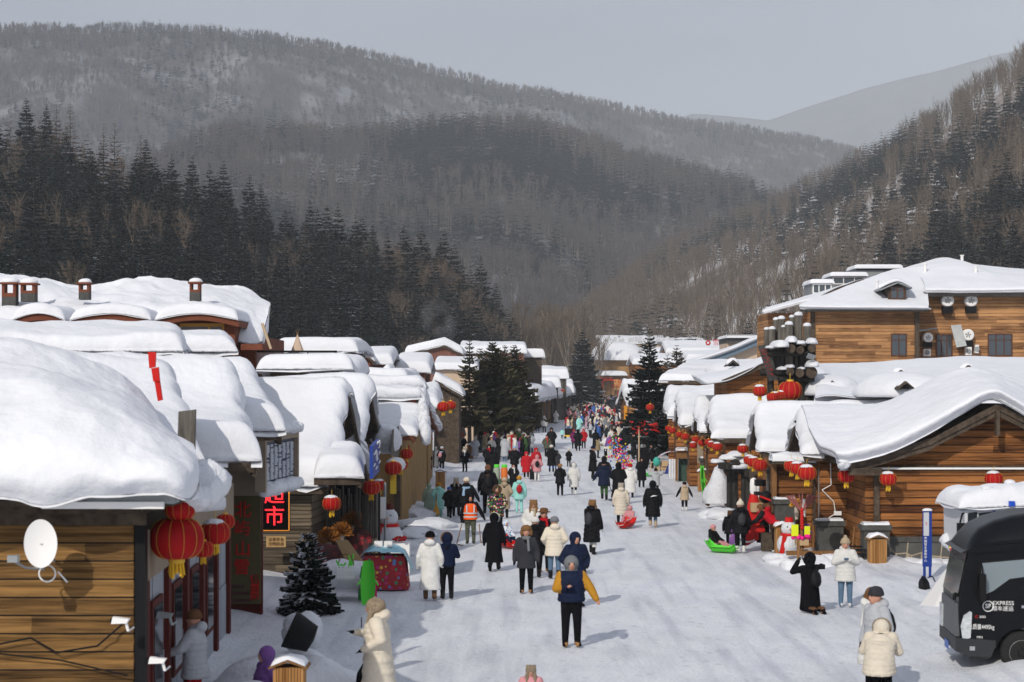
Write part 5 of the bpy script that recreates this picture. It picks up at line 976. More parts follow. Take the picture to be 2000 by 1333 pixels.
def sled_up(lb, x, D, m_, h=.95, lean=0, w_=.34, z0=0):
    t = thing('plastic_sled', lb, 'sled', P(x, HY, D), lean, 'plastic sleds for hire'); t.location.z = z0; X, Y = np.meshgrid(np.linspace(-1, 1, 9), np.linspace(0, 1, 16), indexing='ij'); W = w_ * (.55 + .45 * np.sin(np.clip(Y * 2.4 + .5, 0, 3.1))) / 2
    Z = Y * h; yy = .10 * (1 - X ** 2) + .25 * Y - .12 * Y ** 3; co = [(a * w, b, c) for a, w, b, c in zip(X.ravel(), W.ravel(), yy.ravel(), Z.ravel())]; i = np.arange(X.size).reshape(X.shape); f = np.stack([i[:-1, :-1], i[1:, :-1], i[1:, 1:], i[:-1, 1:]], -1).reshape(-1, 4)
    v = co + [(a, b + .03, c) for a, b, c in co]; nn = len(co); m = MB(); m.add(v, [tuple(q) for q in f] + [tuple(int(k) + nn for k in q[::-1]) for q in f], 0, True); m.tube((-w_ * .5, .1, h * .55), (-w_ * .72, .02, h * .45), .03, .015, 6); m.tube((w_ * .5, .1, h * .55), (w_ * .72, .02, h * .45), .03, .015, 6); m.build('shell', m_, t); return t
sled_up('bright green sled propped up in front of the snow block', 718, 42.6, gm, 1.0); sled_up('magenta sled leaning behind the green one', 726, 43.2, pk, .85, .5); sled_up('dark green sled edge at the snow block', 709, 43.4, mat('sled_teal', (.03, .30, .08), .5), .8, -.4)
sled_up('green sled standing upright beside the pale bin on the right', 1378, 84.5, gm, 1.35, 1.0)
# reed brooms and bouquets
reed = mat('reed', (.38, .15, .03), .9, noise=.5, nscale=30)
for i, (x, y, D, r_) in enumerate([(641, 1056, 46.5, .34), (690, 1025, 49.5, .38), (667, 1043, 48.6, .33), (1556, 988, 54.2, .22)]):
    t = thing('reed_bundle', ['rust coloured reed bundle beside the snowy fir', 'largest rust coloured reed bundle under the left lantern', 'rust coloured reed bundle between two others', 'yellow straw bundle on the right candy stand'][i], 'reed bundle', P(x, y, D), 0, 'bundles of dry reed'); m = MB()
    for k in range(170):
        th = rng.uniform(0, 6.28); ph = rng.uniform(-.2, 1.5); dv = Vector((math.cos(th) * math.cos(ph), math.sin(th) * math.cos(ph), math.sin(ph))); m.tube(dv * r_ * .2, dv * r_ * rng.uniform(.8, 1.05), .012, .022, 3, cap=False)
    m.build('plumes', reed if i < 3 else mat('straw', (.6, .32, .05), .9), t); MB().tube((0, 0, -.4), (0, 0, 0), .05, .08, 8).build('stem_tie', mat('sacking', (.45, .38, .30), .9), t)
for i, (x, y, D) in enumerate([(643, 1090, 46.0), (703, 1060, 49.2)]):
    o = lump('wrapped_bouquet', P(x, y, D), .42, None, (.9, .6, .9), .4, i, floral('bouquet_%s' % 'ab'[i], (.06, .01, .01), [(.25, .01, .015), (.02, .02, .02), (.12, .01, .02)], 6), 20, False); tag(o, ['dark red wrapped bundle under the nearest reeds', 'dark red wrapped bundle under the largest reeds'][i], 'bouquet')
o = MB(); a = P(655, 1055, 45.6); o.add([(a.x, a.y, a.z), (a.x + .3, a.y, a.z), (a.x + .95, a.y - .6, a.z - .75), (a.x + .5, a.y - .6, a.z - .85), (a.x, a.y + .03, a.z), (a.x + .3, a.y + .03, a.z), (a.x + .95, a.y - .57, a.z - .75), (a.x + .5, a.y - .57, a.z - .85)], [(0, 1, 2, 3), (7, 6, 5, 4), (0, 4, 5, 1), (1, 5, 6, 2), (2, 6, 7, 3), (3, 7, 4, 0)]); tag(o.build('cardboard_sheet', mat('cardboard', (.25, .17, .09), .8)), 'brown cardboard sheet leaning among the reed bundles', 'cardboard')
# dark porch of poles behind
t = thing('pole_fence', 'dark fence of vertical poles in the shade behind the reeds', 'fence'); m = MB()
for k in range(26):
    x = 600 + k * 5.4; D = 50.3 - k * .05; a = P(x, HY, D); m.tube((a.x, D + rng.uniform(-.04, .04), 0), (a.x + rng.uniform(-.03, .03), D, 2.2 + rng.uniform(-.1, .25)), .028 + .015 * rng.random(), None, 6)
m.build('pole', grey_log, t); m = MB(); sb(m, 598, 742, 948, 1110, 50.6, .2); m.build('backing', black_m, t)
# snow figure pile in the left foreground
t = thing('snow_pile', 'wide shaded snow pile with a lumpy head in the left foreground', 'snow pile'); lump('mound', P(560, 1410, 30.5), 1.6, t, (1.15, .9, .85), .35, 3, snow_fine, 50).location.z = -.35; lump('mound', P(470, 1420, 29.5), 1.0, t, (1.2, 1, .5), .35, 6, snow_fine, 40)
lump('mound', P(490, 1430, 28.4), .85, t, (1.1, .8, .75), .3, 16, snow_fine, 40).location.z = .12; lump('mound', P(660, 1420, 30.5), .9, t, (1, 1, .45), .3, 7, snow_fine, 30); lump('head', P(588, 1236, 31.5), .36, t, (1, .9, 1.0), .35, 8, snow_lump, 26, False)
t = thing('black_basket', 'black wicker basket tipped against the lumpy head of the snow pile', 'basket', P(592, 1245, 30.4)); m = MB(); m.lathe([(.02, .0), (.17, .02), (.24, .30), (.22, .30), (.16, .05), (.02, .03)], n=20, smooth=True); b_ = m.build('wickerwork', mat('wicker_black', (.015, .015, .016), .6, bump=1, bscale=60), t); b_.rotation_euler = (R(10), R(-65), R(-20)); b_.scale = (1.35, 1.35, 1.5); b_.location = (.18, 0, -.05); t.rotation_euler = (0, 0, .2)
# banks of shovelled snow
def bank(lb, pts, r_, seed, m_=None, hz_=.5):
    t = thing('snow_bank', lb, 'snow bank')
    for i, (x, D) in enumerate(pts): c = P(x, HY, D); lump('heap', (c.x, D, 0), r_ * rng.uniform(.8, 1.2), t, (1.15, 1.5, hz_), .55, seed + i * 3, m_ or snow_lump, 26)
bank('dirty lumpy snow bank on the left between the column and the standing man', [(795, 70), (800, 76), (815, 72), (806, 82), (822, 80)], .95, 3)
bank('snow bank heaped along the left shop before the white stall', [(805, 62), (795, 56), (830, 66)], .8, 33, snow_fine, .35)
bank('snow ridge along the foot of the large log house', [(1530, 53), (1560, 51.5), (1600, 51.5), (1650, 51.8), (1750, 51.2), (1800, 51.2), (1870, 51)], .55, 53, snow_fine, .5)
bank('snow ridge in front of the black log gate', [(1400, 71), (1425, 70), (1455, 69), (1485, 66)], .7, 73, snow_fine, .45)
o = lump('snow_heap', P(1404, 978, 76), .8, None, (.85, .8, 1.45), .5, 9, snow_lump, 30); tag(o, 'tall rough snow heap left of the black log gate', 'snow heap')
o = MB().tube(P(1381, 988, 76.5), P(1392, 953, 76.5), .09).tube(P(1384, 985, 76), P(1395, 958, 76.2), .06).build('leaning_log', timber); tag(o, 'two cut logs leaning against the tall snow heap', 'logs')
# ---------------- people ----------------
skin = mat('skin', (.52, .27, .19), .55, noise=.1, nscale=20)
cloth = mat('cloth', (1, 1, 1), .8, objcol=True, noise=.18, nscale=9, bump=.3, bscale=30, spec=0)
puffy = mat('puffy', (1, 1, 1), .6, spec=.05, objcol=True, noise=.12, nscale=7, bump=.35, bscale=16)
fur = mat('fur', (1, 1, 1), .95, objcol=True, noise=.45, nscale=40, bump=1, bscale=60)
leather = mat('leather', (1, 1, 1), .6, objcol=True, noise=.3, nscale=12)
CC = dict(black=(.007, .007, .009), navy=(.010, .016, .042), white=(.66, .66, .64), cream=(.62, .56, .46), grey=(.16, .17, .18), silver=(.40, .42, .45), red=(.42, .012, .02), pink=(.55, .25, .27), mint=(.30, .62, .58), sage=(.30, .38, .31),
          beige=(.42, .33, .23), brown=(.14, .07, .035), tan=(.32, .17, .07), mustard=(.45, .22, .02), yellow=(.70, .55, .05), blue=(.05, .13, .40), ltblue=(.28, .42, .60), jeans=(.11, .18, .27), green=(.04, .09, .03), purple=(.20, .09, .30), orange=(.60, .12, .01), plum=(.18, .02, .10), camo=(.07, .075, .04), dgrey=(.035, .036, .042), lilac=(.42, .30, .36), khaki=(.25, .20, .12))
def remesh(m, vox, sm=3):
    me = bpy.data.meshes.new('tmp'); me.from_pydata(m.v, [], m.f); o = bpy.data.objects.new('tmp', me); COL.objects.link(o)
    a = o.modifiers.new('r', 'REMESH'); a.mode = 'VOXEL'; a.voxel_size = vox; a.use_smooth_shade = True
    if sm: b = o.modifiers.new('s', 'SMOOTH'); b.iterations = sm; b.factor = .5
    r = bpy.data.meshes.new_from_object(o.evaluated_get(bpy.context.evaluated_depsgraph_get())); bpy.data.objects.remove(o); return r
def limb(m, pts, rads, n=10):
    for i in range(len(pts) - 1): m.tube(pts[i], pts[i + 1], rads[i], rads[i + 1], n); m.ball(pts[i + 1], rads[i + 1] * 1.01, 0, n, 6)
    m.ball(pts[0], rads[0] * 1.01, 0, n, 6)
LEGS = dict(
    stand=[[(-.09, 0, .88), (-.10, -.015, .48), (-.105, .01, .09), (-.13, -.13, .04)], [(.09, 0, .88), (.10, -.015, .48), (.105, .01, .09), (.13, -.13, .04)]],
    walk=[[(-.08, 0, .88), (-.08, -.20, .50), (-.08, -.25, .10), (-.09, -.39, .06)], [(.08, 0, .88), (.08, .0, .47), (.07, .30, .17), (.08, .22, .04)]],
    step=[[(-.08, 0, .88), (-.09, -.02, .47), (-.09, .06, .09), (-.10, -.08, .04)], [(.08, 0, .88), (.08, -.16, .50), (.07, -.10, .13), (.08, -.24, .08)]],
    sit=[[(-.09, .05, .20), (-.12, -.33, .34), (-.12, -.62, .12), (-.13, -.70, .2)], [(.09, .05, .20), (.12, -.35, .30), (.13, -.66, .12), (.14, -.74, .2)]],
    kneel=[[(-.09, 0, .52), (-.12, -.10, .08), (-.11, .33, .07), (-.11, .40, .0)], [(.09, 0, .52), (.12, -.10, .08), (.11, .33, .07), (.11, .40, .0)]],
    bend=[[(-.1, .10, .86), (-.12, .03, .46), (-.12, .08, .09), (-.13, -.06, .04)], [(.1, .10, .86), (.13, .05, .46), (.14, .10, .09), (.15, -.04, .04)]])
SH = dict(stand=(0, 0, 1.40), walk=(0, -.02, 1.39), step=(0, -.02, 1.4), sit=(0, .12, .70), kneel=(0, -.02, 1.03), bend=(0, -.30, 1.20))
ARMS = dict(down=[(.27, .03, -.28), (.29, -.05, -.54)], pocket=[(.30, .07, -.26), (.21, -.14, -.42)], phone=[(.26, -.02, -.27), (.09, -.26, -.20)], chest=[(.27, -.06, -.26), (.07, -.22, -.16)],
            up=[(.36, -.06, -.02), (.46, -.12, .22)], cam=[(.27, -.24, -.10), (.09, -.30, .14)], fwd=[(.25, -.14, -.24), (.22, -.38, -.34)], back=[(.26, .12, -.27), (.25, .18, -.52)], out=[(.32, -.02, -.25), (.42, -.04, -.47)])
def joints(legs, al, ar):
    s = Vector(SH[legs]); out = []
    for sd, a in ((-1, al), (1, ar)):
        e, w_ = ARMS[a]; out.append([s + Vector((sd * .17, 0, 0)), s + Vector((sd * e[0], e[1], e[2])), s + Vector((sd * w_[0], w_[1], w_[2]))])
    return s, out
CACHE = {}
def head_pos(legs):
    s = Vector(SH[legs]); return s + (Vector((0, -.15, .12)) if legs == 'bend' else Vector((0, -.02, .22)))
def body_mesh(legs, al, ar, vox):
    k = ('b', legs, al, ar, vox)
    if k in CACHE: return CACHE[k]
    m = MB(); s, A = joints(legs, al, ar); hp = head_pos(legs)
    for lg in LEGS[legs]: limb(m, [Vector(p) for p in lg[:3]], [.10, .076, .058]); m.tube(lg[2], lg[3], .045, .04, 8); m.ball(lg[3], .042, 0, 8, 6)
    hip = (Vector(LEGS[legs][0][0]) + Vector(LEGS[legs][1][0])) / 2
    m.ball(hip, .15, 0, 14, 10, (1.0, .78, .8)); limb(m, [hip, (hip + s) / 2, s - Vector((0, 0, .06))], [.13, .13, .14], 14); limb(m, [s, hp - Vector((0, 0, .03))], [.07, .055])
    m.ball(hp, .105, 0, 18, 14, (.82, .98, 1.15)); m.ball(hp + Vector((0, -.055, -.07)), .05, 0, 10, 8); m.tube(hp + Vector((0, -.095, .0)), hp + Vector((0, -.125, -.03)), .012, .016, 6)
    for sd in (-1, 1): m.ball(hp + Vector((sd * .088, .0, -.01)), .024, 0, 8, 6, (.5, 1, 1.3)); m.tube(hp + Vector((sd * .02, -.095, .025)), hp + Vector((sd * .055, -.085, .03)), .012, .01, 5)
    for sd, a in zip((-1, 1), A):
        limb(m, a, [.052, .042, .03]); d = (a[2] - a[1]).normalized(); sdv = d.cross(Vector((0, 0, 1)) if abs(d.z) < .8 else Vector((0, 1, 0))).normalized(); pm_ = a[2] + d * .05
        m.tube(a[2], pm_ + d * .03, .032, .036, 8)
        for f in range(4): b = pm_ + d * .025 + sdv * (.025 - .017 * f); e = b + d * (.035 + .006 * (f in (1, 2))); c = e + (d * .5 + Vector((0, -.6, 0))).normalized() * .028; m.tube(b, e, .0095, .009, 6); m.tube(e, c, .009, .008, 6)
        b = a[2] + d * .03 + sdv * .03; m.tube(b, b + (d + sdv * .8).normalized() * .05, .012, .009, 6)
    me = remesh(m, vox, 2); hands = [a[2] for a in A]; n = len(me.polygons); mi = np.zeros(n, int); c = np.zeros(n * 3); me.polygons.foreach_get('center', c); c = c.reshape(-1, 3)
    mi[:] = 1; mi[np.linalg.norm(c - np.array(hp + Vector((0, 0, -.03))), axis=1) < .185] = 0
    for h in hands: mi[np.linalg.norm(c - np.array(h), axis=1) < .12] = 2
    me.materials.clear(); [me.materials.append(q) for q in (skin, cloth, leather)]; me.polygons.foreach_set('material_index', mi); CACHE[k] = me; return me
def coat_mesh(legs, al, ar, ln, puff, vox, hood):
    k = ('c', legs, al, ar, ln, puff, vox, hood)
    if k in CACHE: return CACHE[k]
    m = MB(); s, A = joints(legs, al, ar); hip = (Vector(LEGS[legs][0][0]) + Vector(LEGS[legs][1][0])) / 2
    fat = 1.12 if puff else 1.0; axis = [s + Vector((0, 0, .06)), s - Vector((0, 0, .04)), s * .7 + hip * .3, s * .35 + hip * .65, hip]
    rad = [(.10, .09), (.205, .13), (.215, .155), (.20, .15), (.215, .165)]
    drop = {'short': .02, 'mid': .22, 'long': .48, 'xlong': .62}[ln]
    if legs == 'sit': drop = min(drop, .08)
    if legs == 'kneel': drop = min(drop, .42)
    if drop > .05:
        axis += [hip - Vector((0, -.01, drop * .5)), hip - Vector((0, -.01, drop))]; rad += [(.225, .185), (.24 if ln != 'xlong' else .27, .205)]
    # resample and loft rings with quilting
    N = 30; T = np.linspace(0, len(axis) - 1, N); rings = []; n = 22
    for j, t in enumerate(T):
        i = min(int(t), len(axis) - 2); f = t - i; c = axis[i].lerp(axis[i + 1], f); rx = rad[i][0] * (1 - f) + rad[i + 1][0] * f; ry = rad[i][1] * (1 - f) + rad[i + 1][1] * f
        q = 1 + (.045 if puff else 0) * math.cos(j * 2.1); ry = ry * (1.65 if legs == 'bend' else 1); rings.append([(c.x + rx * fat * q * math.cos(a) * (1 - .0 * abs(math.sin(a))), c.y + ry * fat * q * math.sin(a), c.z) for a in np.linspace(0, 2 * math.pi, n, endpoint=False)])
    v = [p for r_ in rings for p in r_]; m.add(v, [(j * n + i, j * n + (i + 1) % n, (j + 1) * n + (i + 1) % n, (j + 1) * n + i) for j in range(N - 1) for i in range(n)] + [tuple(range(n - 1, -1, -1)), tuple(range((N - 1) * n, N * n))])
    for a in A:
        pts = [a[0], (a[0] + a[1]) / 2, a[1], (a[1] + a[2]) / 2, a[2]]; limb(m, pts, [r_ * fat for r_ in (.085, .078, .070, .064, .052)], 12)
    hp = head_pos(legs)
    m.lathe([(.085, -.05), (.095, .02), (.08, .05)], hp - Vector((0, -.03, .13)), 14)
    if hood == 'down': m.ball(s + Vector((0, .10, .10)), .12, 0, 14, 10, (1.15, .75, .8))
    if hood == 'up': m.ball(hp + Vector((0, .04, .015)), .142, 0, 18, 14, (.92, 1, 1.12)); m.ball(hp + Vector((0, .05, -.12)), .11, 0, 12, 8)
    me = remesh(m, vox, 2 if puff else 4); me.materials.clear(); me.materials.append(puffy if puff else cloth); CACHE[k] = me; return me
def hat_mesh(kind, vox):
    k = ('h', kind, vox)
    if k in CACHE: return CACHE[k]
    m = MB()
    if kind in ('beanie', 'pom'):
        m.lathe([(.098, -.0), (.108, .03), (.104, .08), (.075, .125), (.02, .145)], (0, .01, .02), 16); m.lathe([(.10, -.01), (.116, .0), (.116, .04), (.10, .05)], (0, .01, .02), 16)
        if kind == 'pom': m.ball((0, .01, .19), .045, 0, 10, 8)
    elif kind == 'bear':
        m.ball((0, .015, .02), .13, 0, 16, 12, (.95, 1, 1.05)); [m.ball((sd * .085, 0, .13), .035, 0, 8, 6) for sd in (-1, 1)]; [m.tube((sd * .09, -.04, -.05), (sd * .08, -.11, -.45), .04, .035, 8) for sd in (-1, 1)]
    elif kind == 'furhat':
        m.ball((0, .01, .09), .135, 0, 16, 12, (1, 1, .75)); [m.ball((sd * .11, 0, -.02), .06, 0, 10, 8, (.8, 1, 1.6)) for sd in (-1, 1)]
    elif kind == 'brim': m.lathe([(.10, .02), (.19, .045), (.19, .06), (.11, .05), (.105, .13), (.06, .16), (.01, .16)], (0, 0, .01), 20)
    elif kind == 'hair': m.ball((0, .025, .025), .112, 0, 16, 12, (.9, 1, 1.15)); m.ball((0, .07, -.05), .08, 0, 10, 8, (1, .8, 1.3))
    elif kind == 'longhair': m.ball((0, .025, .025), .115, 0, 16, 12, (.92, 1, 1.15)); m.tube((0, .08, 0), (0, .11, -.3), .09, .07, 10); m.ball((0, .11, -.3), .07, 0, 8, 6)
    elif kind == 'ring':
        pts = [Vector((.118 * math.cos(a), -.075 + .02 * math.sin(a), .135 * math.sin(a) - .0)) for a in np.linspace(0, 2 * math.pi, 17)]
        for i in range(16): m.tube(pts[i], pts[i + 1], .042, .042, 8); m.ball(pts[i], .043, 0, 8, 6)
    elif kind == 'scarf':
        m.lathe([(.09, -.05), (.115, -.02), (.11, .03), (.085, .05)], (0, .0, -.155), 16); m.tube((.04, -.12, -.17), (.06, -.19, -.5), .035, .04, 6)
    elif kind == 'bigscarf': m.lathe([(.16, -.12), (.185, -.06), (.15, .0), (.11, .05), (.10, .06)], (0, .01, -.17), 18); m.tube((.06, .12, -.2), (.10, .17, -.55), .05, .06, 8)
    me = remesh(m, min(vox, .018), 2 if kind != 'brim' else 1); me.materials.clear(); me.materials.append(fur if kind in ('furhat', 'ring', 'bear') else cloth); CACHE[k] = me; return me
def boot_mesh(hi):
    k = ('boot', hi)
    if k in CACHE: return CACHE[k]
    m = MB(); m.tube((0, .0, hi), (0, .01, .04), .062, .055, 12); m.ball((0, .01, .05), .058, 0, 10, 8); m.tube((0, .01, .045), (0, -.13, .038), .056, .045, 10); m.ball((0, -.13, .038), .045, 0, 10, 8)
    m.v = [(a, b, max(c, -.0)) for a, b, c in m.v]; me = remesh(m, .014, 1); me.materials.clear(); me.materials.append(leather); CACHE[k] = me; return me
def pack_mesh():
    if 'pack' in CACHE: return CACHE['pack']
    m = MB(); m.ball((0, 0, 0), .2, 0, 16, 12, (.75, .45, 1.05)); m.ball((0, .04, -.05), .16, 0, 14, 10, (.8, .5, .9)); m.path([(-.09, -.06, .18), (-.11, -.2, .2), (-.1, -.3, .05)], .018, 6); m.path([(.09, -.06, .18), (.11, -.2, .2), (.1, -.3, .05)], .018, 6); m.path([(-.03, .02, .2), (0, .02, .25), (.03, .02, .2)], .012, 5)
    me = remesh(m, .016, 2); me.materials.clear(); me.materials.append(leather); CACHE['pack'] = me; return me
def link(name, me, parent, col, loc=(0, 0, 0), rot=None, sc=None):
    o = bpy.data.objects.new(name, me); COL.objects.link(o); o.parent = parent; o.location = loc
    if isinstance(col, str): col = CC[col]
    if col: j = rng.uniform(.9, 1.1); o.color = (col[0] * j, col[1] * j, col[2] * j, 1)
    if rot: o.rotation_euler = rot
    if sc: o.scale = (sc, sc, sc)
    return o
def person(x, yf, yt, th, coat='black', ln='long', legs='stand', arms=('pocket', 'pocket'), head='hood', hc=None, pants='black', boots='black', label='', D=None, puff=True, pack=None, scarf=None, ring=None, sleeve=None, glove=None, hoodc=None, cmat=None, group=None, H=None, face=True, z=0, bigscarf=None, wide=1.1, pmat=None):
    D = D or GD(yf); c = P(x, HY, D); near = D < 75; vox = .02 if near else .035
    full = {'sit': .98, 'kneel': 1.30, 'bend': 1.52}.get(legs, 1.76); Hh = H or (yf - yt) * D / F; s = Hh / full
    t = thing('person', label, 'person', (c.x, D, z), R(th), group); t.scale = (s * wide, s * wide, s)
    al, ar = arms if isinstance(arms, tuple) else (arms, arms)
    b = link('body', body_mesh(legs, al, ar, vox), t, pants)
    if pmat or glove:
        b.data = b.data.copy()
        if pmat: b.data.materials[1] = pmat
        if glove == 'skin': b.data.materials[2] = skin
    elif not near: pass
    cm = coat_mesh(legs, al, ar, ln, puff, vox, 'up' if head in ('hood', 'furhood') else 'down')
    k = link('coat', cm, t, coat)
    if sleeve or cmat or hoodc:
        k.data = k.data.copy(); me = k.data
        if cmat: me.materials[0] = cmat
        if sleeve:
            me.materials.append(mat('sleeve_' + sleeve, CC[sleeve], .6, noise=.15)); n = len(me.polygons); cc = np.zeros(n * 3); me.polygons.foreach_get('center', cc); cc = cc.reshape(-1, 3); sh = SH[legs]
            A = joints(legs, al, ar)[1]; mi = np.zeros(n, int)
            for a in A:
                for p, q in ((a[0], a[1]), (a[1], a[2])):
                    p = np.array(p); q = np.array(q); d = q - p; tt = np.clip(((cc - p) @ d) / (d @ d), 0, 1); dist = np.linalg.norm(cc - (p + tt[:, None] * d), axis=1); mi[(dist < .10) & (np.abs(cc[:, 0]) > .185)] = 1
            me.polygons.foreach_set('material_index', mi)
    hp = head_pos(legs)
    if hoodc:
        me = k.data; me.materials.append(mat('hood_' + hoodc, CC[hoodc], .8, noise=.2)); n = len(me.polygons); cc = np.zeros(n * 3); me.polygons.foreach_get('center', cc); mi = np.zeros(n, np.int32); me.polygons.foreach_get('material_index', mi); mi[cc.reshape(-1, 3)[:, 2] > hp.z - .13] = len(me.materials) - 1; me.polygons.foreach_set('material_index', mi)
    if head in ('hood', 'furhood'):
        if head == 'furhood' or ring: link('fur_trim', hat_mesh('ring', vox), t, ring or hc or 'tan', hp + Vector((0, .0, .01)))
    elif head: link('hair' if 'hair' in head else 'hat', hat_mesh(head, vox), t, hc or 'white', hp, sc=1.08 if head in ('beanie', 'pom') else None)
    if scarf: link('scarf', hat_mesh('scarf', vox), t, scarf, hp)
    if bigscarf: link('scarf', hat_mesh('bigscarf', vox), t, bigscarf, hp)
    if near and legs != 'kneel' or legs in ('stand', 'walk', 'step', 'bend'):
        for i, lg in enumerate(LEGS[legs]):
            a = Vector(lg[2]); rt = (0, 0, 0)
            if legs == 'walk': rt = (R(-12), 0, 0) if i == 0 else (R(50), 0, 0)
            if legs == 'sit': rt = (R(-60), 0, 0)
            link('boot', boot_mesh(.24), t, boots, (a.x, a.y, a.z - .085 if not (legs == 'walk' and i) else a.z - .06), rt)
    elif legs == 'kneel':
        for lg in LEGS[legs]: link('boot', boot_mesh(.24), t, boots, (lg[2][0], lg[2][1] + .04, .10), (R(95), 0, 0))
    if near and face and abs(((th + 180) % 360) - 180) < 100:
        m = MB()
        for sd in (-1, 1): m.ball(hp + Vector((sd * .036, -.096, .012)), .010, 0, 8, 6)
        m.tube(hp + Vector((-.02, -.108, -.062)), hp + Vector((.02, -.108, -.062)), .006, .006, 5, 1); m.build('eyes_and_mouth', [black_m, mat('lips', (.3, .06, .05), .6)], t)
    if pack:
        pp_ = link('backpack', pack_mesh(), None, pack); pp_.matrix_world = Matrix.Identity(4); v = Vector((0, .24, SH[legs][2] - .24)); v.rotate(t.rotation_euler); pp_.location = Vector((c.x, D, z)) + v * s
        pp_.rotation_euler = (0, 0, R(th)); pp_.scale = (s, s, s); tag(pp_, '%s backpack worn by the %s' % (pack, ' '.join(label.split()[:8]).replace('person in ', 'person in ')), 'backpack')
    return t
floral_black = floral('floral_black', (.02, .02, .02), [(.5, .08, .2), (.6, .45, .05), (.05, .25, .08), (.7, .6, .5), (.5, .03, .05), (.02, .02, .02)], 15)
camo_m = floral('camouflage', (.06, .065, .04), [(.03, .035, .02), (.10, .10, .06), (.05, .07, .03), (.02, .02, .015)], 9)
blue_camo = floral('blue_camo', (.6, .65, .7), [(.03, .10, .45), (.6, .65, .7), (.02, .05, .25), (.1, .3, .7)], 14)
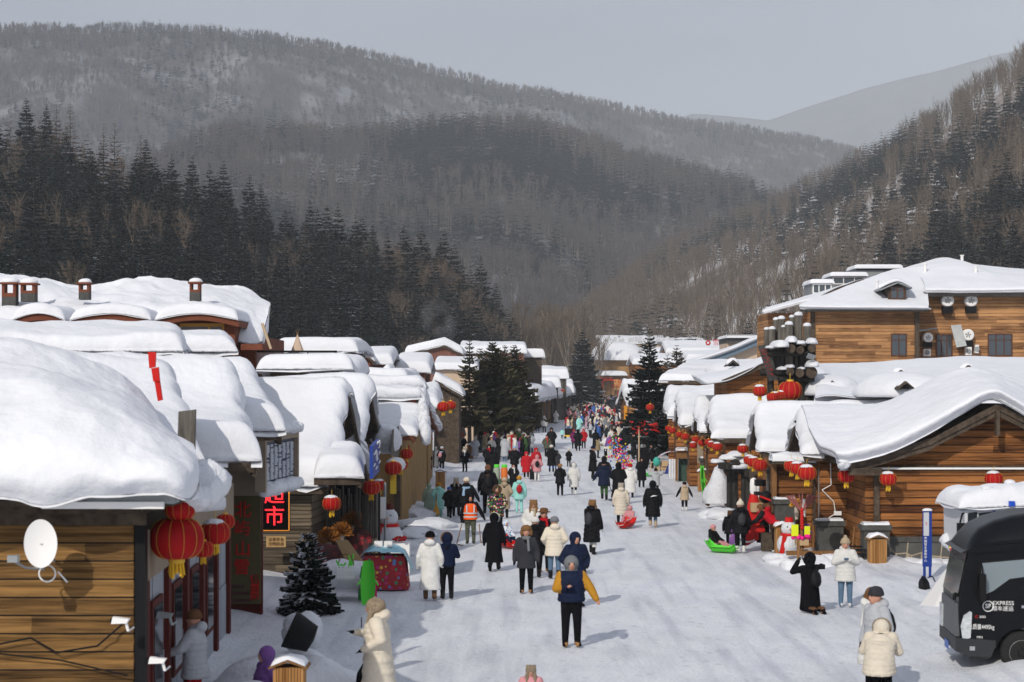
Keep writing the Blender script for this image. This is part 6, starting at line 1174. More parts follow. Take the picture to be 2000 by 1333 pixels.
PEOPLE = [
 dict(x=1116, yf=1262, yt=1088, th=3, coat='navy', ln='short', sleeve='mustard', arms=('phone', 'out'), head='hood', wide=1.16, hoodc='grey', pants='black', boots='tan', glove='skin', label='man in a navy body warmer with mustard sleeves and tan boots looking up'),
 dict(x=738, D=29.2, yf=0, yt=0, H=1.72, th=-88, coat='cream', ln='xlong', legs='walk', arms=('phone', 'pocket'), head='bear', hc='beige', wide=1.28, label='woman striding left in a long cream padded coat and beige fluffy hat with hanging ears'),
 dict(x=840, yf=1171, yt=1040, th=176, coat='white', ln='xlong', puff=False, arms='down', head='beanie', hc='black', pants='white', boots='brown', label='person in a long white plush coat seen from behind, black hair and brown boots'),
 dict(x=873, yf=1170, yt=1042, th=186, coat='navy', ln='short', arms='chest', head='furhood', ring='tan', puff=False, label='person in a navy jacket with a tan fur hood next to the white plush coat'),
 dict(x=965, yf=1115, yt=1003, th=170, coat='black', ln='xlong', legs='walk', arms='down', head='furhood', ring='white', puff=False, label='person in a long black coat with a white rimmed hood walking away'),
 dict(x=919, yf=1062, yt=965, th=0, coat='black', ln='short', legs='stand', arms=('down', 'out'), head='hood', pmat=camo_m, puff=False, label='worker in an orange reflective vest and camouflage trousers holding two poles'),
 dict(x=971, yf=1046, yt=949, th=0, ln='mid', arms='pocket', cmat=floral_black, head='furhood', ring='brown', puff=False, label='person in a black jacket covered with bright flowers and a brown fur hood'),
 dict(x=1028, yf=1158, yt=1029, th=0, coat='dgrey', ln='mid', arms='down', head='furhat', hc='tan', pants='black', boots='tan', puff=False, scarf='grey', label='man in a large tan fur trapper hat and a black to grey parka'),
 dict(x=1045, yf=1128, yt=1012, th=180, coat='black', ln='mid', arms='down', head='beanie', hc='white', pants='black', scarf='yellow', label='person in black with a yellow collar and cream bobble hat beside the trapper hat'),
 dict(x=1062, yf=1117, yt=994, th=12, coat='black', ln='mid', arms=('down', 'chest'), head='brim', hc='brown', scarf='red', boots='tan', puff=False, label='man in black with a brown brimmed hat and red scarf, hand at his mouth'),
 dict(x=1083, yf=1130, yt=1011, th=184, coat='cream', ln='mid', arms='pocket', head='beanie', hc='grey', pants='jeans', label='person in a cream jacket, grey knit hat and jeans seen from behind'),
 dict(x=1124, yf=1185, yt=1041, th=20, coat='navy', ln='mid', arms='pocket', head='hood', label='person in a dark navy hooded coat right behind the man with mustard sleeves'),
 dict(x=1042, yf=1087, yt=977, th=-5, coat='white', ln='mid', arms='pocket', head='bear', hc='tan', scarf='beige', label='person in white with a pointed tan animal hat and long beige scarf ends'),
 dict(x=1156, yf=1083, yt=977, th=150, coat='black', ln='long', legs='step', arms=('down', 'fwd'), head='bear', hc='tan', pants='white', pack='dgrey', scarf='white', label='person in a black coat and ginger animal hat walking away, white fur collar'),
 dict(x=1275, yf=1030, yt=940, th=182, coat='black', ln='long', legs='step', arms='down', head='hood', pants='jeans', boots='beige', label='person in a long black hooded coat with a white logo on the back, jeans'),
 dict(x=1213, yf=1024, yt=944, th=180, coat='cream', ln='long', arms='down', head='bear', hc='cream', scarf='red', label='person in a long cream quilted coat with a red scarf pulling the red sled'),
 dict(x=1094, yf=968, yt=907, th=178, coat='black', ln='mid', arms='chest', head='beanie', hc='tan', label='person in black with a ginger knit hat standing on the empty snow'),
 dict(x=1121, yf=966, yt=905, th=184, coat='white', ln='long', legs='step', arms='down', head='furhood', ring='brown', boots='white', label='person in a long white padded coat with a brown fur rim beside the ginger hat'),
 dict(x=1180, yf=977, yt=901, th=180, coat='navy', ln='mid', legs='step', arms='out', head='beanie', hc='black', pants='green', label='person in a navy padded jacket and green trousers dragging a shovel'),
 dict(x=1208, yf=985, yt=904, th=175, coat='black', ln='xlong', arms='chest', head='hood', label='person in a long black hooded coat beside the white coat with a red scarf'),
 dict(x=1231, yf=972, yt=907, th=180, coat='white', ln='xlong', arms='down', head='beanie', hc='red', scarf='red', label='person in a long white coat with red hat and red scarf seen from behind'),
 dict(x=1253, yf=952, yt=893, th=0, coat='black', ln='long', arms='chest', head='hood', label='person in black facing us behind the white coat with a red hat'),
 dict(x=1281, yf=968, yt=916, th=180, coat='silver', ln='mid', arms='up', head='pom', hc='black', boots='white', label='person in a white patterned jacket with both arms raised and a black pointed hat'),
 dict(x=1337, yf=998, yt=942, th=182, coat='beige', ln='mid', arms='out', legs='stand', head='beanie', hc='black', boots='white', label='child in a beige jacket with black sleeves walking alone on the right', sleeve='black'),
 dict(x=1014, yf=1002, yt=931, th=182, coat='mint', ln='mid', arms='down', head='beanie', hc='mustard', pants='mint', boots='mint', pack='red', label='person dressed all in mint green with a mustard hat'),
 dict(x=953, yf=1003, yt=908, th=182, coat='black', ln='mid', arms='down', head='longhair', hc='brown', pack='black', label='tall person in black with red shoulder straps left of the cart'),
 dict(x=985, yf=1012, yt=934, th=180, coat='beige', ln='long', arms='pocket', head='beanie', hc='beige', scarf='red', puff=False, label='person in a beige coat with a red scarf behind the flowered jacket'),
 dict(x=838, yf=1008, yt=945, th=184, coat='sage', ln='long', arms='down', head='hood', pants='jeans', boots='lilac', label='person in a pale green hooded padded coat at the left snow bank'),
 dict(x=857, yf=1010, yt=944, th=184, coat='mint', ln='long', arms='pocket', head='beanie', hc='mustard', scarf='red', pants='mint', boots='mint', label='person in turquoise with a mustard hat holding a straw broom'),
 dict(x=877, yf=1012, yt=952, th=170, coat='black', ln='mid', arms='pocket', legs='step', head='beanie', hc='blue', scarf='yellow', label='child in black with a blue hat and yellow scarf'),
 dict(x=891, yf=1008, yt=934, th=10, coat='black', ln='long', arms='pocket', head='bear', hc='cream', label='person in black wearing a cream hat with animal ears near the yellow scarf'),
 dict(x=911, yf=1022, yt=934, th=178, coat='black', ln='mid', arms='out', head='beanie', hc='cream', bigscarf='ltblue', label='person in black with a big light blue shawl behind the orange vest'),
 dict(x=1582, yf=1195, yt=1088, th=205, coat='black', ln='long', legs='kneel', arms='cam', head='hood', boots='brown', pack='black', puff=False, label='photographer in a black coat kneeling in the snow with raised camera'),
 dict(x=1651, yf=1184, yt=1053, th=-4, coat='white', ln='mid', arms=('chest', 'chest'), head='pom', hc='beige', pants='jeans', boots='white', label='girl in a white parka, beige bobble hat and jeans posing for the photographer'),
 dict(x=1703, D=31.2, yf=0, yt=0, H=1.66, th=60, coat='white', ln='long', arms='down', head='longhair', hc='brown', scarf='red', label='woman with long dark hair and red scarf behind the bent cream parka'),
 dict(x=1712, D=30.4, yf=0, yt=0, H=1.74, th=-65, coat='silver', ln='mid', arms='down', head='beanie', hc='dgrey', pack='black', label='person in a pale blue jacket and dark grey knit hat at the lower right'),
 dict(x=1718, D=28.9, yf=0, yt=0, H=1.40, th=165, coat='cream', ln='mid', legs='bend', arms='chest', head='furhood', ring='beige', pants='black', label='person in a puffy cream parka with a beige fur hood leaning forward', wide=1.1),
 dict(x=1446, yf=1080, yt=980, th=186, coat='black', ln='mid', arms='down', head='pom', hc='cream', boots='white', pack='dgrey', label='adult in black with a cream bobble hat holding the sled rope'),
 dict(x=1426, yf=1070, yt=998, th=175, coat='black', ln='mid', arms='down', head='bear', hc='brown', label='child in black with a brown eared hat next to the cream bobble hat'),
 dict(x=1397, yf=1076, yt=1033, th=50, coat='black', ln='short', legs='sit', arms=('fwd', 'fwd'), head='beanie', hc='pink', pants='pink', boots='pink', label='small child in black with a pink hat sitting in the green sled', z=.05, face=True),
 dict(x=1513, yf=1078, yt=982, th=-120, coat='red', ln='short', legs='bend', arms='fwd', head='hair', hc='brown', boots='white', puff=False, sleeve='black', label='vendor in a red patterned waistcoat bending over the sled pile'),
 dict(x=381, D=28.3, yf=0, yt=0, H=1.62, th=-100, coat='silver', ln='mid', arms='fwd', head='beanie', hc='brown', pants='red', boots='black', label='woman in a pale grey jacket and red trousers in the shade of the left shop'),
 dict(x=506, D=29.2, yf=0, yt=0, H=.86, th=-60, coat='purple', ln='mid', legs='sit', arms='pocket', head='hood', label='small child in a purple hooded coat at the left snow pile'),
 dict(x=1037, D=26.6, yf=0, yt=0, H=1.05, th=0, coat='pink', ln='mid', arms='down', head='bear', hc='beige', label='child in a brown eared fur hood and pink mask at the bottom edge'),
 dict(x=990, yf=1066, yt=1024, th=25, cmat=blue_camo, ln='short', legs='sit', arms='fwd', head='hood', pants='navy', label='toddler in a blue and white patterned snowsuit riding the red sled', z=.05),
 dict(x=1228, yf=1029, yt=994, th=-30, coat='pink', ln='short', legs='sit', arms='fwd', head='hood', pants='pink', label='toddler in pink seated in the red sled behind the cream coat', z=.05),
 dict(x=835, yf=938, yt=881, th=-10, coat='black', ln='mid', legs='step', arms=('down', 'cam'), head='hair', hc='black', label='man in black raising a phone by the ochre wall'),
 dict(x=851, yf=919, yt=873, th=180, coat='grey', ln='xlong', arms='pocket', head='hood', label='person in a long grey coat beside the light blue scarf'),
 dict(x=863, yf=920, yt=873, th=150, coat='black', ln='mid', arms='pocket', head='beanie', hc='silver', bigscarf='ltblue', pack='pink', label='person in black with a light blue scarf near the utility cabinet'),
 dict(x=908, yf=922, yt=873, th=-20, coat='black', ln='mid', arms='pocket', head='bear', hc='cream', scarf='white', label='slim person in black with a cream hat and hanging white scarf'),
 dict(x=890, yf=897, yt=848, th=180, coat='orange', ln='short', arms='down', head='hair', hc='black', sleeve='black', puff=False, label='worker in an orange vest standing by the leaning stone tablet'),
 dict(x=903, yf=893, yt=849, th=185, coat='black', ln='mid', arms='pocket', head='hair', hc='grey', puff=False, label='grey haired man in black next to the orange vest worker'),
 dict(x=916, yf=885, yt=845, th=175, coat='black', ln='long', arms='pocket', head='furhood', ring='tan', label='person in a black coat with a tan fur collar by the stone tablet'),
 dict(x=860, yf=872, yt=836, th=182, coat='red', ln='mid', arms='pocket', head='hood', pants='jeans', label='person in a bright red hooded jacket and jeans at the shop door'),
 dict(x=896, yf=868, yt=838, th=178, coat='black', ln='mid', arms='pocket', head='hair', hc='black', label='man in black standing directly in front of the stone tablet'),
 dict(x=928, yf=897, yt=854, th=5, coat='silver', ln='xlong', arms='pocket', head='bear', hc='white', pants='white', boots='white', label='person in a long silvery white coat with a pointed white hood'),
 dict(x=970, yf=890, yt=850, th=60, coat='cream', ln='xlong', arms='chest', head='hair', hc='black', label='person in a long cream coat looking down in the middle of the crowd'),
 dict(x=962, yf=938, yt=873, th=180, coat='black', ln='xlong', arms='down', head='hair', hc='black', label='person in a long black coat with its back to us above the cart'),
 dict(x=955, yf=925, yt=868, th=0, coat='black', ln='mid', arms='pocket', head='hood', scarf='red', label='person in black with a red lined hood left of the long black coat'),
 dict(x=1005, yf=928, yt=872, th=0, coat='black', ln='mid', arms='pocket', head='beanie', hc='ltblue', label='person in black with a light blue bucket hat in the crowd'),
 dict(x=1003, yf=958, yt=906, th=0, coat='black', ln='xlong', arms='pocket', legs='step', head='hair', hc='black', scarf='white', boots='white', label='person in an open long black padded coat over white clothes'),
 dict(x=1028, yf=935, yt=883, th=0, coat='red', ln='long', arms='down', head='hood', boots='white', label='girl in a bright red hooded coat and pale boots facing us'),
 dict(x=1047, yf=930, yt=875, th=10, coat='red', ln='long', arms='down', head='hood', label='taller person in a red hooded coat behind the pink backpacker'),
 dict(x=1049, yf=941, yt=889, th=182, coat='pink', ln='mid', arms='pocket', head='hood', pants='white', boots='white', pack='black', label='person in a pale pink jacket and white trousers seen from behind'),
 dict(x=1077, yf=922, yt=870, th=180, coat='black', ln='long', arms='pocket', head='beanie', hc='white', pants='blue', label='person in a long black padded coat, white hat and blue trousers'),
 dict(x=1088, yf=919, yt=880, th=185, coat='dgrey', ln='long', arms='pocket', head='hood', pants='blue', label='smaller person in dark grey leaning on the one with blue trousers'),
 dict(x=1111, yf=912, yt=878, th=175, coat='black', ln='mid', arms='chest', head='beanie', hc='cream', label='child in black with a cream hat on the open snow'),
 dict(x=1068, yf=892, yt=850, th=0, coat='camo', ln='mid', arms='pocket', head='hair', hc='black', scarf='red', cmat=camo_m, label='man in a camouflage jacket with red straps facing us'),
 dict(x=1077, yf=885, yt=836, th=0, coat='black', ln='long', arms='pocket', head='hood', label='person in a black hooded coat behind the camouflage jacket'),
 dict(x=1063, yf=845, yt=813, th=180, coat='white', ln='mid', arms='down', head='beanie', hc='white', label='person in a white jacket and black trousers walking away from us'),
 dict(x=1098, yf=857, yt=838, th=180, coat='mint', ln='mid', arms='pocket', head='beanie', hc='blue', label='child in a mint jacket and blue hat on the open snow'),
 dict(x=1158, yf=936, yt=872, th=95, coat='black', ln='long', arms=('pocket', 'out'), head='beanie', hc='navy', label='person in a long black coat from the side with an orange tipped stick'),
 dict(x=1180, yf=960, yt=892, th=180, coat='black', ln='xlong', arms='pocket', head='furhood', ring='white', label='person in black with a white lined hood between the others in black'),
 dict(x=1168, yf=895, yt=855, th=90, coat='khaki', ln='mid', arms='fwd', head='hair', hc='black', label='person in a khaki coat bending over the stall goods'),
 dict(x=1183, yf=893, yt=850, th=-60, coat='white', ln='mid', arms='fwd', head='hair', hc='black', label='person in a white and tan jacket facing the khaki coat'),
 dict(x=1129, yf=881, yt=839, th=180, coat='black', ln='long', arms='pocket', head='hood', label='person in a long black hooded robe beside the purple jacket'),
 dict(x=1121, yf=877, yt=840, th=180, coat='plum', ln='mid', arms='pocket', head='beanie', hc='red', label='person in a purple jacket with a red hat'),
 dict(x=1140, yf=876, yt=838, th=0, coat='red', ln='mid', arms='pocket', head='hood', label='person in a red patterned jacket facing us in the middle of the street'),
 dict(x=1175, yf=840, yt=811, th=180, coat='grey', ln='mid', arms='down', head='beanie', hc='red', label='person in grey with a bright red hat walking away'),
 dict(x=1166, yf=842, yt=810, th=180, coat='cream', ln='mid', arms='down', head='beanie', hc='white', pants='plum', pack='dgrey', label='person in cream with magenta trousers walking away'),
 dict(x=1185, yf=842, yt=811, th=180, coat='beige', ln='mid', arms='down', head='beanie', hc='dgrey', pants='green', pack='green', label='person in a beige jacket with olive trousers walking away'),
 dict(x=1195, yf=826, yt=800, th=0, coat='beige', ln='long', arms='pocket', head='beanie', hc='cream', scarf='black', label='person in a beige coat and black scarf facing us near the van'),
 dict(x=1142, yf=810, yt=788, th=180, coat='dgrey', ln='xlong', arms='pocket', head='hair', hc='black', label='person in a long dark grey coat alone in the gap of the crowd'),
 dict(x=1129, yf=817, yt=793, th=180, coat='green', ln='mid', arms='down', head='beanie', hc='tan', sleeve='red', label='person in green with red sleeves in the far crowd'),
 dict(x=1150, yf=801, yt=780, th=0, coat='beige', ln='xlong', arms='pocket', head='hair', hc='black', label='person in a long beige coat by the dark group in the far crowd'),
 dict(x=1021, yf=840, yt=812, th=180, coat='pink', ln='long', arms='pocket', head='hair', hc='black', label='person in a dusty pink coat in the left crowd'),
 dict(x=1000, yf=890, yt=852, th=0, coat='black', ln='long', arms='pocket', head='beanie', hc='brown', bigscarf='silver', label='person wrapped in a pale grey triangular shawl in the crowd'),
 dict(x=1037, yf=885, yt=845, th=200, coat='silver', ln='long', arms='pocket', head='hood', label='person in a pale grey padded coat at the right edge of the left crowd'),
 dict(x=1027, yf=888, yt=850, th=230, coat='lilac', ln='mid', arms='fwd', head='beanie', hc='cream', pack='white', label='person in a lilac jacket leaning left in the crowd'),
 dict(x=948, yf=875, yt=847, th=0, coat='yellow', ln='mid', arms='pocket', head='hood', label='child in a bright yellow hooded jacket in the left crowd'),
 dict(x=1042, yf=825, yt=795, th=180, coat='navy', ln='long', arms='pocket', head='hair', hc='black', label='large person in a navy coat at the left plank house'),
 dict(x=1086, yf=829, yt=803, th=0, coat='white', ln='xlong', arms='pocket', head='hood', boots='white', label='person in a long white coat on the left edge of the open snow'),
 dict(x=1238, yf=895, yt=850, th=90, coat='black', ln='long', arms='fwd', head='hood', label='stall holder in black at the smoking cauldron'),
 dict(x=1243, yf=850, yt=822, th=0, coat='cream', ln='mid', arms='pocket', head='beanie', hc='beige', label='person in a cream coat with black bow by the right spruce'),
 dict(x=1274, yf=915, yt=868, th=-90, coat='black', ln='mid', arms='fwd', head='hair', hc='black', label='stall holder in black beside the striped tarpaulin'),
]
for d in PEOPLE: person(**d)
# the rest of the crowd: cheap copies of a few figures, each its own object
def crowd_proto(legs, arms, ln, head, puff=True):
    t = thing('person', '-', 'person'); al, ar = arms
    link('body', body_mesh(legs, al, ar, .045), t, 'black'); link('coat', coat_mesh(legs, al, ar, ln, puff, .045, 'up' if head == 'hood' else 'down'), t, 'black')
    hm_ = 'ring' if head == 'hood' else head; link('hat' if head != 'hood' else 'fur_trim', hat_mesh(hm_, .035), t, 'white', head_pos(legs)); return t
CP = [crowd_proto(*a) for a in (('stand', ('pocket', 'pocket'), 'long', 'hood'), ('stand', ('down', 'pocket'), 'mid', 'beanie'), ('walk', ('down', 'down'), 'mid', 'beanie'), ('stand', ('chest', 'pocket'), 'xlong', 'bear'), ('step', ('down', 'fwd'), 'long', 'hair'), ('stand', ('phone', 'down'), 'short', 'pom'))]
for cpo in CP: KID[cpo.name] = [(c, []) for c in kids(cpo)]
cols = ['black'] * 9 + ['dgrey'] * 3 + ['navy'] * 2 + ['white'] * 3 + ['cream'] * 2 + ['grey', 'silver', 'red', 'pink', 'beige', 'khaki', 'brown', 'blue', 'purple', 'mint', 'lilac', 'green']
cname = dict(black='black', dgrey='dark grey', navy='navy', white='white', cream='cream', grey='grey', silver='pale grey', red='red', pink='pink', beige='beige', khaki='khaki', brown='brown', blue='blue', purple='purple', mint='mint green', lilac='lilac', green='dark green')
def crowd(n, poly, y0, y1, place, seed, hm=(1.5, 1.85), row=0):
    r = random.Random(seed); done = 0; tries = 0
    while done < n and tries < n * 40:
        tries += 1; y = y0 + (y1 - y0) * r.random() ** (1.0); xa, xb = np.interp(y, [p[0] for p in poly], [p[1] for p in poly]), np.interp(y, [p[0] for p in poly], [p[2] for p in poly]); x = r.uniform(xa, xb)
        D = GD(y); X = (x - 1000) / F * D
        if any(abs(q[0] - X) < .5 and abs(q[1] - D) < .9 for q in SPOTS): continue
        SPOTS.append((X, D)); c = r.choice(cols); pr = r.choice(CP); h = r.uniform(*hm); o, ks = copy_thing(pr, (X, D, 0), R(r.choice([0, 180, 180, 90, -90, 200, 20]) + r.uniform(-25, 25)), 'person in a %s coat %s' % (cname[c], place), h / 1.76, 'visitors ' + place)
        for k in ks:
            nm = k.name.split('.')[0]; cc = CC[c] if nm == 'coat' else CC[r.choice(['black', 'black', 'jeans', 'dgrey', 'white'])] if nm == 'body' else CC[r.choice(['black', 'white', 'cream', 'brown', 'beige', 'black', 'dgrey', 'red'])]
            k.color = (*cc, 1)
        done += 1
SPOTS = [(o.location.x, o.location.y) for o in COL.objects if o.name.startswith('person') and o.parent is None and o.location.y > 1]
crowd(88, [(845, 928, 1015), (880, 935, 1040), (915, 960, 1020)], 848, 905, 'packed on the left side of the street', 1)
crowd(50, [(800, 1040, 1110), (815, 1000, 1075), (850, 960, 1050)], 800, 846, 'in front of the plank house on the left', 2)
crowd(60, [(802, 1100, 1165), (830, 1110, 1200), (862, 1130, 1225)], 802, 866, 'walking in the middle of the street', 4)
crowd(34, [(830, 1190, 1245), (870, 1150, 1262), (905, 1180, 1290)], 835, 900, 'around the stalls on the right side', 5)
def arr(me, mi):
    V = np.zeros(len(me.vertices) * 3); me.vertices.foreach_get('co', V); Q = np.array([list(p.vertices) + [p.vertices[0]] * (4 - len(p.vertices)) for p in me.polygons if len(p.vertices) == 4]); return V.reshape(-1, 3), Q, np.full(len(Q), mi)
far_p = []; r8 = random.Random(9)
for lg, ln_, hd in (('stand', 'long', 'beanie'), ('walk', 'mid', 'hair'), ('stand', 'xlong', 'bear')):
    ps = [(body_mesh(lg, 'pocket', 'pocket', .07), 0), (coat_mesh(lg, 'pocket', 'pocket', ln_, True, .07, 'down'), 1), (hat_mesh(hd, .05), 2)]; far_p.append([arr(m_, k) for m_, k in ps] + [head_pos(lg)])
fm = [mat('far_' + c, CC[c], .8) for c in ('black', 'dgrey', 'navy', 'white', 'cream', 'red', 'pink', 'beige', 'blue', 'brown')]; its = []
for k in range(540):
    y = r8.uniform(774, 812) if k < 430 else r8.uniform(806, 846); x = r8.uniform(1118 - (y - 775) * 1.7, 1208 - (y - 775) * .5) if k < 430 else r8.uniform(955, 1055) if k % 2 else r8.uniform(1105, 1215); D = GD(y); pr = r8.choice(far_p); ro = r8.uniform(0, 6.28); sc = r8.uniform(.85, 1.05); cm_ = r8.choice([0, 0, 0, 0, 1, 1, 2, 3, 3, 4, 5, 6, 7, 8]); hm2 = r8.choice([0, 3, 4, 9, 0, 5])
    for (V, Q, M), mi in zip(pr[:3], (r8.choice([0, 0, 1, 8]), cm_, hm2)):
        W = V if M[0] != 2 else V + np.array(pr[3]); its.append((W, Q, np.full(len(Q), mi), (x - 1000) / F * D, D, 0, sc, ro))
tag(place_mesh(its, 'distant_crowd', fm, True), 'dense crowd of tiny figures filling the far part of the street', 'crowd', kind='stuff')
for cpo in CP:
    for c in kids(cpo): bpy.data.objects.remove(c)
    bpy.data.objects.remove(cpo)
# ---------------- details carried or worn ----------------
def at(x, y, D): return P(x, y, D)
t = thing('reflective_vest', 'orange vest with silver bands on the worker with two poles', 'vest'); D = GD(1062); c = P(919, HY, D); n = 22
s_ = (1062 - 965) * D / F / 1.76
m = MB(); rings = []
for z, rx, ry in [(1.42, .17, .12), (1.36, .235, .165), (1.2, .252, .19), (1.05, .242, .185), (.92, .25, .198), (.86, .255, .2)]: rings.append([(c.x + rx * s_ * math.cos(a), D + ry * s_ * math.sin(a), z * s_) for a in np.linspace(0, 2 * math.pi, n, endpoint=False)])
v = [p for r_ in rings for p in r_]; m.add(v, [(j * n + i, j * n + (i + 1) % n, (j + 1) * n + (i + 1) % n, (j + 1) * n + i) for j in range(len(rings) - 1) for i in range(n)], 0, True); m.build('vest_cloth', mat('vest_orange', (.80, .10, .01), .6), t)
m = MB()
for z in (.93, 1.06): r_ = [(c.x + .262 * s_ * math.cos(a), D + .205 * s_ * math.sin(a), (z + dz) * s_) for dz in (0, .045) for a in np.linspace(0, 2 * math.pi, n, endpoint=False)]; m.add(r_, [(i, (i + 1) % n, n + (i + 1) % n, n + i) for i in range(n)], 0, True)
for sd in (-1, 1): m.box(c.x + sd * .13 * s_ - .02, c.x + sd * .13 * s_ + .02, D - .20 * s_, D - .185 * s_, 1.1 * s_, 1.38 * s_)
m.build('reflective_band', mat('reflect', (.5, .55, .6), .4), t)
def pole(lb, pts, r_, m_, cat='pole', nm='pole'): o = MB().path(pts, r_, 6).build(nm, m_); return tag(o, lb, cat)
pole('left pole of the worker in the orange vest with a scraper head', [P(902, 1024, D - .2), P(892, 1063, D - .4), P(905, 1066, D - .5)], .016, timber); pole('right pole of the worker in the orange vest with a scraper head', [P(936, 1024, D - .2), P(939, 1060, D - .3), P(945, 1061, D - .5)], .016, timber)
DD = GD(978); pole('dark snow shovel dragged by the person in green trousers', [P(1189, 946, DD), P(1200, 972, DD - .3)], .018, black_m, 'shovel', 'snow_shovel'); o = MB().box(-.2, .2, -.12, .12, 0, .05).build('shovel_blade', black_m); o.location = P(1198, 978, GD(979)); o.location.z = .02; o.rotation_euler = (0, 0, .3); tag(o, 'black shovel blade lying on the snow', 'shovel blade')
DD = GD(936); pole('stick with an orange tip held low by the person in a long black coat', [P(1145, 897, DD), P(1139, 906, DD)], .02, white_m, 'stick', 'stick')
DD = GD(1010); t = thing('straw_broom', 'short straw broom held by the person in turquoise', 'broom', P(852, 990, DD - .2)); MB().lathe([(.02, .22), (.03, .1), (.12, -.2), (.14, -.32), (.02, -.34)], n=12).build('bristles', MATS['straw'], t); MB().tube((0, 0, .2), (0, 0, .5), .02).build('handle', timber, t)
# phone and glasses of the man in front, white logo
D = GD(1262); s_ = 1.735 / 1.76
t = thing('eyeglasses', 'dark rimmed glasses of the man with mustard sleeves', 'glasses'); hp = Vector((P(1116, HY, D).x, D, 0)) + Vector((0, -.13, 1.63)) * s_; m = MB()
for sd in (-1, 1): m.path([hp + Vector((sd * .035 + .026 * math.cos(a), 0, .02 * math.sin(a))) for a in np.linspace(0, 6.28, 11)], .0045, 4)
m.tube(hp - Vector((.01, 0, 0)), hp + Vector((.01, 0, 0)), .004, None, 4); m.build('frame', black_m, t)
o = MB().box(-.04, .04, -.006, .006, -.08, .08).build('mobile_phone', black_m); o.location = P(1109, 1142, D - .32); o.rotation_euler = (R(60), 0, R(70)); tag(o, 'black phone in the hand of the man with mustard sleeves', 'phone')
o = MB().box(-.006, .006, -.04, .04, -.08, .08).build('mobile_phone', black_m); o.location = P(706, 1216, 29.2); tag(o, 'black phone held up by the woman in the long cream coat', 'phone')
t = thing('photo_camera', 'black camera held up by the kneeling photographer', 'camera', P(1604, 1108, GD(1195) + .35), R(205)); MB().box(-.08, .08, -.05, .04, -.05, .06).box(-.03, .03, -.03, .03, .06, .08).build('camera_body', black_m, t); MB().tube((0, -.05, 0), (0, -.2, 0), .045, .05, 14).build('lens', black_m, t)
o = MB(); DD = GD(1030) - .02; a = P(1275, 968, DD + .28); o.prism([(-.13, -.03), (.0, .0), (.13, .02), (.02, .035), (-.05, .03)], -.004, .004); q = o.build('coat_logo', white_m); q.location = (a.x, DD - .26, a.z); tag(q, 'white swoosh like mark on the back of the long black coat', 'logo')
# sleds with riders
def sled_flat(lb, x, yf, th, m_, L_=.85):
    c = G(x, yf); t = thing('plastic_sled', lb, 'sled', c, R(th), 'plastic sleds for hire'); X, Y = np.meshgrid(np.linspace(-1, 1, 13), np.linspace(0, 1, 18), indexing='ij'); W = .26 * (1 - .25 * (Y - .4) ** 2 * 2)
    Z = .04 + .16 * np.abs(X) ** 3 + .30 * np.clip((Y - .75) / .25, 0, 1) ** 1.5 * (1 - .3 * X ** 2) + .12 * np.clip((.12 - Y) / .12, 0, 1); co = np.stack([X * W, (Y - .65) * L_, Z], -1).reshape(-1, 3); co2 = co + np.array([0, 0, -.025]); i = np.arange(X.size).reshape(X.shape); f = np.stack([i[:-1, :-1], i[1:, :-1], i[1:, 1:], i[:-1, 1:]], -1).reshape(-1, 4)
    rim = np.concatenate([i[:, 0], i[-1, 1:], i[::-1, -1][1:], i[0, ::-1][1:]]); r2 = np.roll(rim, -1); np_mesh('shell', np.concatenate([co, co2]), np.concatenate([f, f[:, ::-1] + len(co), np.stack([rim, r2, r2 + len(co), rim + len(co)], -1)]), m_, None, t, True)
    MB().path([(-.1, -.55, .14), (0, -.75, .1), (.1, -.55, .14)], .01, 5).build('rope', white_m, t); return t
sled_flat('red sled carrying the toddler in the blue patterned suit', 987, 1069, 25, red_paint, 1.0); sled_flat('red sled with the pink toddler, pulled by the cream coat', 1226, 1031, -30, red_paint); sled_flat('bright green sled on which the child with the pink hat sits', 1401, 1079, 60, gm, 1.0)
sled_flat('flat green sled lying in front of the cauldron stall', 1263, 931, 80, mat('sled_lime', (.10, .6, .12), .5)); sled_flat('small green sled in the crowd by the black suitcase', 986, 889, 80, MATS['sled_lime'], .8)
for i, (x, y, c_) in enumerate([(1432, 1062, 'purple'), (1438, 1062, 'blue')]):
    o = MB().lathe([(.02, 0), (.12, .05), (.13, .2), (.06, .34), (.02, .36)], n=14, sy=.3).path([(0, 0, .36), (-.05, 0, .45), (0, 0, .55), (.05, 0, .45), (0, 0, .36)], .02, 6).build('toy_shovel', mat('toy_' + c_, CC[c_], .4)); o.location = P(x, 1066, GD(1076)); tag(o, '%s snow shovel toy hanging beside the adult with the bobble hat' % c_, 'toy shovel')
o = MB().path([P(1455, 1042, 56), P(1444, 1058, 56.2), P(1420, 1072, 56.4)], .008, 5).build('rope', white_m); tag(o, 'white rope from the adult in black to the green sled', 'rope')
